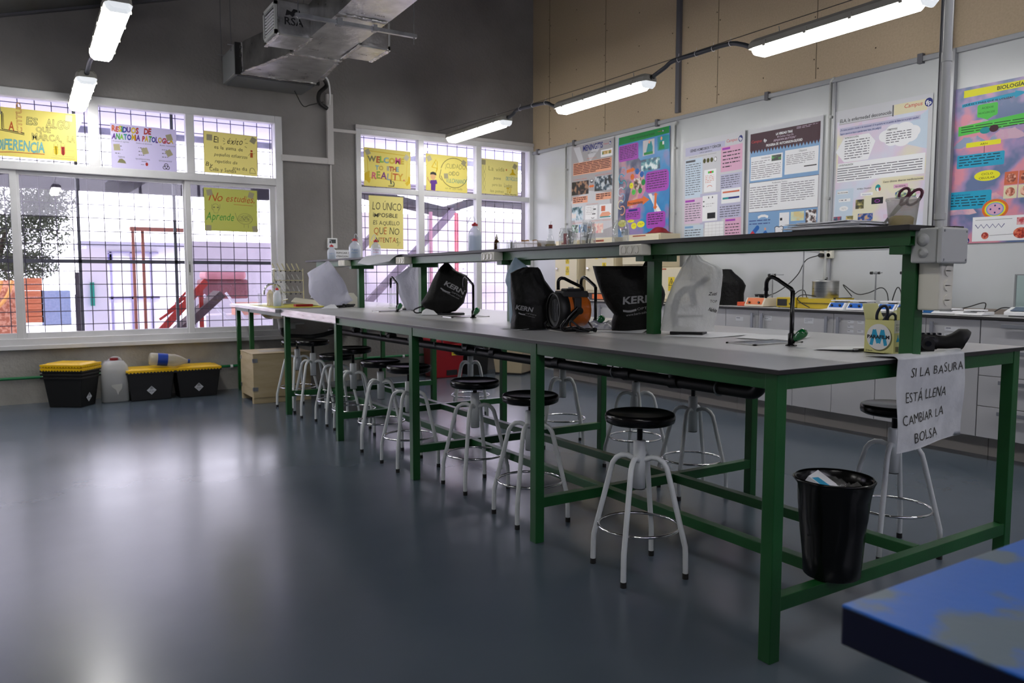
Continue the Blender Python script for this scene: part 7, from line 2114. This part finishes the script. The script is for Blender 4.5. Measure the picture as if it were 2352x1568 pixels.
m = MB(); m.taper((2.32, 6.68, .0), .34, .30, .38, .34, .40, RB, R(0)); m.build('tub', t, bevel=.012)
m = MB(); m.box(2.12, 2.52, 6.505, 6.86, .40, .455, RB); m.build('lid', t, bevel=.02)
m = MB(); m.box(2.28, 2.42, 6.52, 6.535, .03, .09, BLACKM); m.build('pedal', t)
s = Sheet(.15, .10, YD, 3); s.lines(.08, .12, .84, .8, 4, INK, .35); s.build(plane_map((2.34, 6.512, .26), (1, 0, 0), (0, 0, 1), (0, -1, 0)), 'yellow_label', parent=t, z0=.003)
t = thing('black_bin', 'plain black bin between the red pedal bin and the cream bin', 'bin', (2.72, 6.7, 0))
m = MB(); m.taper((2.74, 6.70, 0), .24, .26, .28, .30, .52, BB); m.build('tub', t, bevel=.01)
t = thing('cream_bin', 'cream tapered waste bin with dark base, corner towards the room', 'bin', (3.12, 6.55, 0))
m = MB(); m.taper((3.19, 6.50, .02), .34, .34, .44, .44, .42, col('#b8a98c', .5), R(35)); m.build('tub', t, bevel=.006)
m = MB(); m.taper((3.19, 6.50, 0), .345, .345, .345, .345, .02, BLACKM, R(35)); m.build('base', t)

# ------------------------------------------------------------------ blue table in the foreground
t = thing('blue_table', 'worn bright blue metal table corner in the close foreground, lower right', 'table', (-.4, -1.55, 0))
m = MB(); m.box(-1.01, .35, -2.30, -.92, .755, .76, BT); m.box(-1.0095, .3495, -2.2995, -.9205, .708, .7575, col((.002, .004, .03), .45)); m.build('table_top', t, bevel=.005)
m = MB(); m.box(-.55, -.05, -1.9, -1.4, .03, .708, BT); m.build('pedestal', t, bevel=.004)
m = MB(); m.box(-.62, .02, -1.97, -1.33, 0, .03, BT); m.build('base', t)

# ------------------------------------------------------------------ outside, seen through the windows
CONO = noisy('sunlit_concrete', (0.62, 0.60, 0.64), (0.72, 0.70, 0.73), 1.2, .9)
LIL = noisy('lilac_grey_render', (0.40, 0.36, 0.42), (0.48, 0.44, 0.50), 1.5, .9, .1, 40)
OW = col('#eeeef4', .6); OD = col('#3a383c', .7); RUST = col('#a8705c', .7); ORT = noisy('stacked_terracotta', (0.55, 0.17, 0.07), (0.75, 0.33, 0.18), 6, .8, stretch=(1, 1, 6))
m = MB(); m.box(-14, 16, YW + .25, 34, -.25, -.05, CONO); m.build('yard_ground', kind='structure')
def solid(name, label, cat, boxes, mat, bev=.0, parts=None):
    x = sum(b[0] + b[1] for b in boxes) / (2 * len(boxes)); y = min(b[2] for b in boxes)
    if parts is None:
        m = MB()
        for b in boxes: m.box(*b, mat)
        o = m.build(name, origin=(x, y, min(b[4] for b in boxes)), bevel=bev); tag(o, label, cat); return o
    t = thing(name, label, cat, (x, y, min(b[4] for b in boxes)))
    for b, (pn, pm) in zip(boxes, parts):
        m = MB(); m.box(*b, pm); m.build(pn, t, bevel=bev)
    return t
CAN = noisy('corrugated_canopy', (0.40, 0.39, 0.46), (0.48, 0.47, 0.55), 1, .8)
CAN = thinpaper('#d8d6ea', .5)
solid('yard_canopy', 'lilac-white corrugated canopy over the yard, seen through the top panes', 'canopy', [(-6, 8, 7.5, 9.8, 3.05, 3.10), (-6, 8, 9.72, 9.8, 2.97, 3.06), (-6, 8, 7.5, 7.56, 2.97, 3.06)], CAN, parts=[('sheet', CAN), ('edge_beam', GALV), ('edge_beam', GALV)])
solid('yard_beam', 'dark horizontal steel beam crossing behind the window tops', 'beam', [(-6, 2.2, 9.0, 9.12, 2.19, 2.33)], OD)
m = MB()
m.grid(60, 1, lambda a, b: (-5 + 8 * a, 10.2 + 2.6 * b, 2.50 + .28 * b + .012 * (math.sin(a * 60 * PI / 2))), noisy('pinkish_corrugated_roof', (.40, .35, .38), (.5, .44, .47), 2, .8), .01); o = m.build('corrugated_roof', origin=(0, 10.2, 2.5)); tag(o, 'pinkish corrugated shed roof beyond the dark beam', 'roof')
solid('lilac_wall', 'lilac-grey rendered yard wall outside the corner window', 'wall', [(2.35, 9.0, 11.2, 11.4, -.05, 2.28)], LIL)
solid('grey_wall', 'pale grey yard wall seen through the narrow sliding sash', 'wall', [(.66, 2.3, 13, 13.2, -.05, 1.80)], noisy('pale_grey_render', (.5, .48, .54), (.58, .56, .62), 2, .9))
t = thing('shed_roof', 'dark sloping roof truss outside the corner window', 'roof', (4, 10, 2.3))
m = MB(); m.bar((2.3, 10.0, 2.52), (4.1, 10.0, 2.22), .5, .10, OD); m.build('rafter', t)
m = MB(); m.bar((4.0, 10.0, 2.25), (4.6, 10.0, 2.44), .5, .10, OD); m.bar((4.6, 10.0, 2.44), (8.5, 10.0, 2.36), .5, .10, OD); m.build('rafter', t)
m = MB(); m.box(2.2, 8.5, 9.7, 10.3, 2.56, 2.62, LIL); m.build('roof_sheet', t)
PK = col('#e0707c', .6)
for x, w, lb in ((3.32, .035, 'thin dull pink post outside the corner window, nearer the pillar'), (3.755, .045, 'bright pink post in the middle of the corner window')):
    solid('pink_post', lb, 'post', [(x - w / 2, x + w / 2, 9.0, 9.05, -.05, 2.14)], PK if w > .04 else col('#b08090', .7))
for q in ([(3.85, 9.3, 2.2), (1.6, 9.3, .0)], [(2.95, 9.35, 2.2), (1.9, 9.35, 1.15), (1.9, 9.35, -.05)]):
    m = MB()
    for g, h in zip(q[:-1], q[1:]):
        m.bar(g, h, .09, .09, col('#7f7480', .7))
    o = m.build('diagonal_brace', origin=q[0]); tag(o, 'dull mauve diagonal brace %s outside the corner window' % ('running behind the bright pink post' if q[0][0] > 3.5 else 'farther left, with a bent foot,'), 'brace')
# containers
t = thing('white_container', 'white shipping container with blue-grey doors across the yard', 'container', (-.1, 14, 0))
m = MB(); m.box(-.90, .62, 14.0, 17, -.05, 1.72, OW); m.build('shell', t)
m = MB()
for x in (-.53, -.2, .12):
    m.box(x - .018, x + .018, 13.96, 14.0, .05, 1.62, col('#8a86a8', .6))
for z in (1.60, .80, .78):
    m.box(-.62, .25, 13.96, 14.0, z, z + .03, col('#8a86a8', .6))
m.build('door_bars', t)
m = MB(); m.box(-1.0, 1.0, 13.9, 17, 1.72, 1.80, col('#8f8ea0', .7)); m.build('roof', t)
solid('green_sign', 'narrow turquoise sign on a white pillar in the yard', 'sign', [(-.965, -.905, 12.45, 12.47, .72, 1.09)], col('#2aa58c', .5))
solid('white_pillar', 'white pillar carrying the narrow turquoise sign', 'pillar', [(-1.06, -.70, 12.48, 12.8, -.05, 1.62)], OW)
solid('dark_post', 'dark post with a riveted lower half left of the container', 'post', [(-1.24, -1.18, 11, 11.06, -.05, 1.24), (-1.25, -1.17, 10.99, 11.07, -.05, .93)], OD)
solid('rust_frame', 'thin rust-coloured upright frame standing before the container', 'frame', [(-.61, -.575, 10, 10.04, -.05, 1.79), (-.48, -.445, 10.1, 10.14, -.05, 1.79), (-.62, .05, 10.0, 10.14, 1.79, 1.84)], RUST, parts=[('upright', RUST), ('upright', RUST), ('top_bar', RUST)])
solid('blue_crate', 'pale blue mesh crate in the yard', 'crate', [(-1.64, -1.26, 12, 12.4, .45, .97)], noisy('pale_blue_mesh', (.32, .46, .70), (.42, .55, .78), 30, .7))
for k in range(7):
    solid('terracotta_tile', 'orange terracotta slab stacked outside, %s' % ['lowest of seven', 'second from the bottom', 'third from the bottom', 'middle one', 'third from the top', 'second from the top', 'topmost of seven'][k], 'tile', [(-1.86 + .004 * (k % 2), -1.62, 12, 12.3, .50 + .095 * k, .588 + .095 * k)], ORT)['group'] = 'stacked terracotta slabs'
t = thing('brick_pallet', 'orange hollow bricks stacked behind the leftmost sash', 'bricks', (-2.4, 11, .4))
m = MB(); m.box(-3.2, -1.93, 11, 11.4, .3, 1.13, noisy('hollow_orange_brick', (.42, .15, .08), (.66, .34, .22), 22, .8, lo=.45, hi=.55)); m.build('stack', t)
for k in range(3):
    m = MB(); m.tube(smooth_path([(-1.98 - .12 * k, 10.8, 1.12), (-2.03 - .12 * k, 10.75, .95), (-2.15 - .13 * k, 10.75, .78), (-2.35 - .12 * k, 10.8, .66)]), .022, col('#f0b060', .5), 8); o = m.build('orange_hose', origin=(-2.1 - .1 * k, 10.8, .9)); tag(o, ['pale orange hose curving outside the leftmost sash, first of three', 'pale orange hose, middle one of three outside the leftmost sash', 'pale orange hose, farthest left of three'][k], 'hose', 'orange hoses')
solid('low_wall', 'white low wall in the yard under the terracotta slabs', 'wall', [(-4, -1.2, 10.4, 10.6, -.05, .42)], OW)
RR = col('#b03a30', .6)
t = thing('red_conveyor', 'red lattice conveyor ramp rising to the right outside', 'conveyor', (-.2, 9.5, .4))
m = MB(); m.bar((-.60, 9.5, .20), (.22, 9.5, 1.12), .05, .09, RR); m.box(-.46, -.41, 9.48, 9.52, -.05, .36, RR); m.box(.12, .17, 9.48, 9.52, -.05, 1.02, RR); m.build('side_beam', t)
m = MB(); m.bar((-.5, 9.6, .12), (.40, 9.6, .95), .45, .10, col('#4a3a3c', .8)); m.build('belt', t)
m = MB()
for k in range(3):
    m.bar((-.37 + .1 * k, 9.52, .62 + .1 * k), (-.03, 9.52, .86 + .06 * k), .03, .03, RR)
m.build('lattice', t)
solid('machine_cover', 'pink-red curved machine cover behind the narrow sash', 'machine', [(.40, .98, 10.5, 11.0, 1.14, 1.26), (.36, 1.04, 10.6, 11.0, .85, 1.14)], col('#c98a92', .6), .04, parts=[('hood', col('#c98a92', .6)), ('body', col('#8a5a62', .7))])
t = thing('scrap_heap', 'pale boxes and sheets piled behind the narrow sash', 'junk', (.8, 10.4, 0))
m = MB(); m.box(.35, 1.25, 10.3, 10.9, -.05, .62, OW); m.build('box', t)
m = MB(); m.box(.75, 1.10, 10.2, 10.5, .62, .80, col('#d8a08a', .7)); m.build('carton', t)
m = MB(); m.bar((.30, 10.15, .92), (.75, 10.15, .45), .04, .04, OW); m.bar((.6, 10.15, .95), (.95, 10.15, .45), .03, .03, OW); m.build('slat', t)
solid('solar_panel', 'violet solar panel strip above the container roofline', 'panel', [(-.89, -.50, 13.96, 14.0, 1.45, 1.58)], col('#6a669a', .4))
# tree
LEAF = noisy('olive_leaves', (.045, .06, .035), (.13, .16, .10), 8, .8)
tr_ = thing('olive_tree', 'grey-green leafy tree outside the big sliding window', 'tree', (-2.3, 13, 0))
m = MB(); m.tube(smooth_path([(-2.35, 13, -.05), (-2.3, 13, .7), (-2.2, 13, 1.3), (-2.05, 13, 1.9)]), [.09, .09, .09, .085, .08, .08, .075, .07, .07, .06, .06, .055, .05, .05, .045, .04, .04, .03, .03][:19], col('#4a4038', .9), 8); m.build('trunk', tr_)
m = MB(); rr = random.Random(21)
vs = []; fs = []
cl = [(-2.2, 13, 2.2, .95, .6), (-1.75, 12.9, 1.95, .62, .55), (-2.6, 13.1, 1.7, .8, .6), (-1.5, 12.8, 2.35, .42, .4), (-1.9, 12.9, 1.35, .55, .25)]
for i in range(7500):
    c = cl[rr.randrange(len(cl))]
    u = Vector((rr.gauss(0, 1), rr.gauss(0, 1), rr.gauss(0, 1))).normalized() * (rr.random() ** .4)
    p = Vector((c[0] + u.x * c[3], c[1] + u.y * .6, c[2] + u.z * c[4]))
    a = Vector((rr.gauss(0, 1), rr.gauss(0, 1), rr.gauss(0, 1))).normalized(); b = a.orthogonal().normalized()
    k = len(vs); a = a * rr.uniform(.035, .065); b = b * .014
    vs += [p - a, p + b, p + a, p - b]; fs.append((k, k + 1, k + 2, k + 3))
m.add(vs, fs, LEAF); m.build('foliage', tr_)
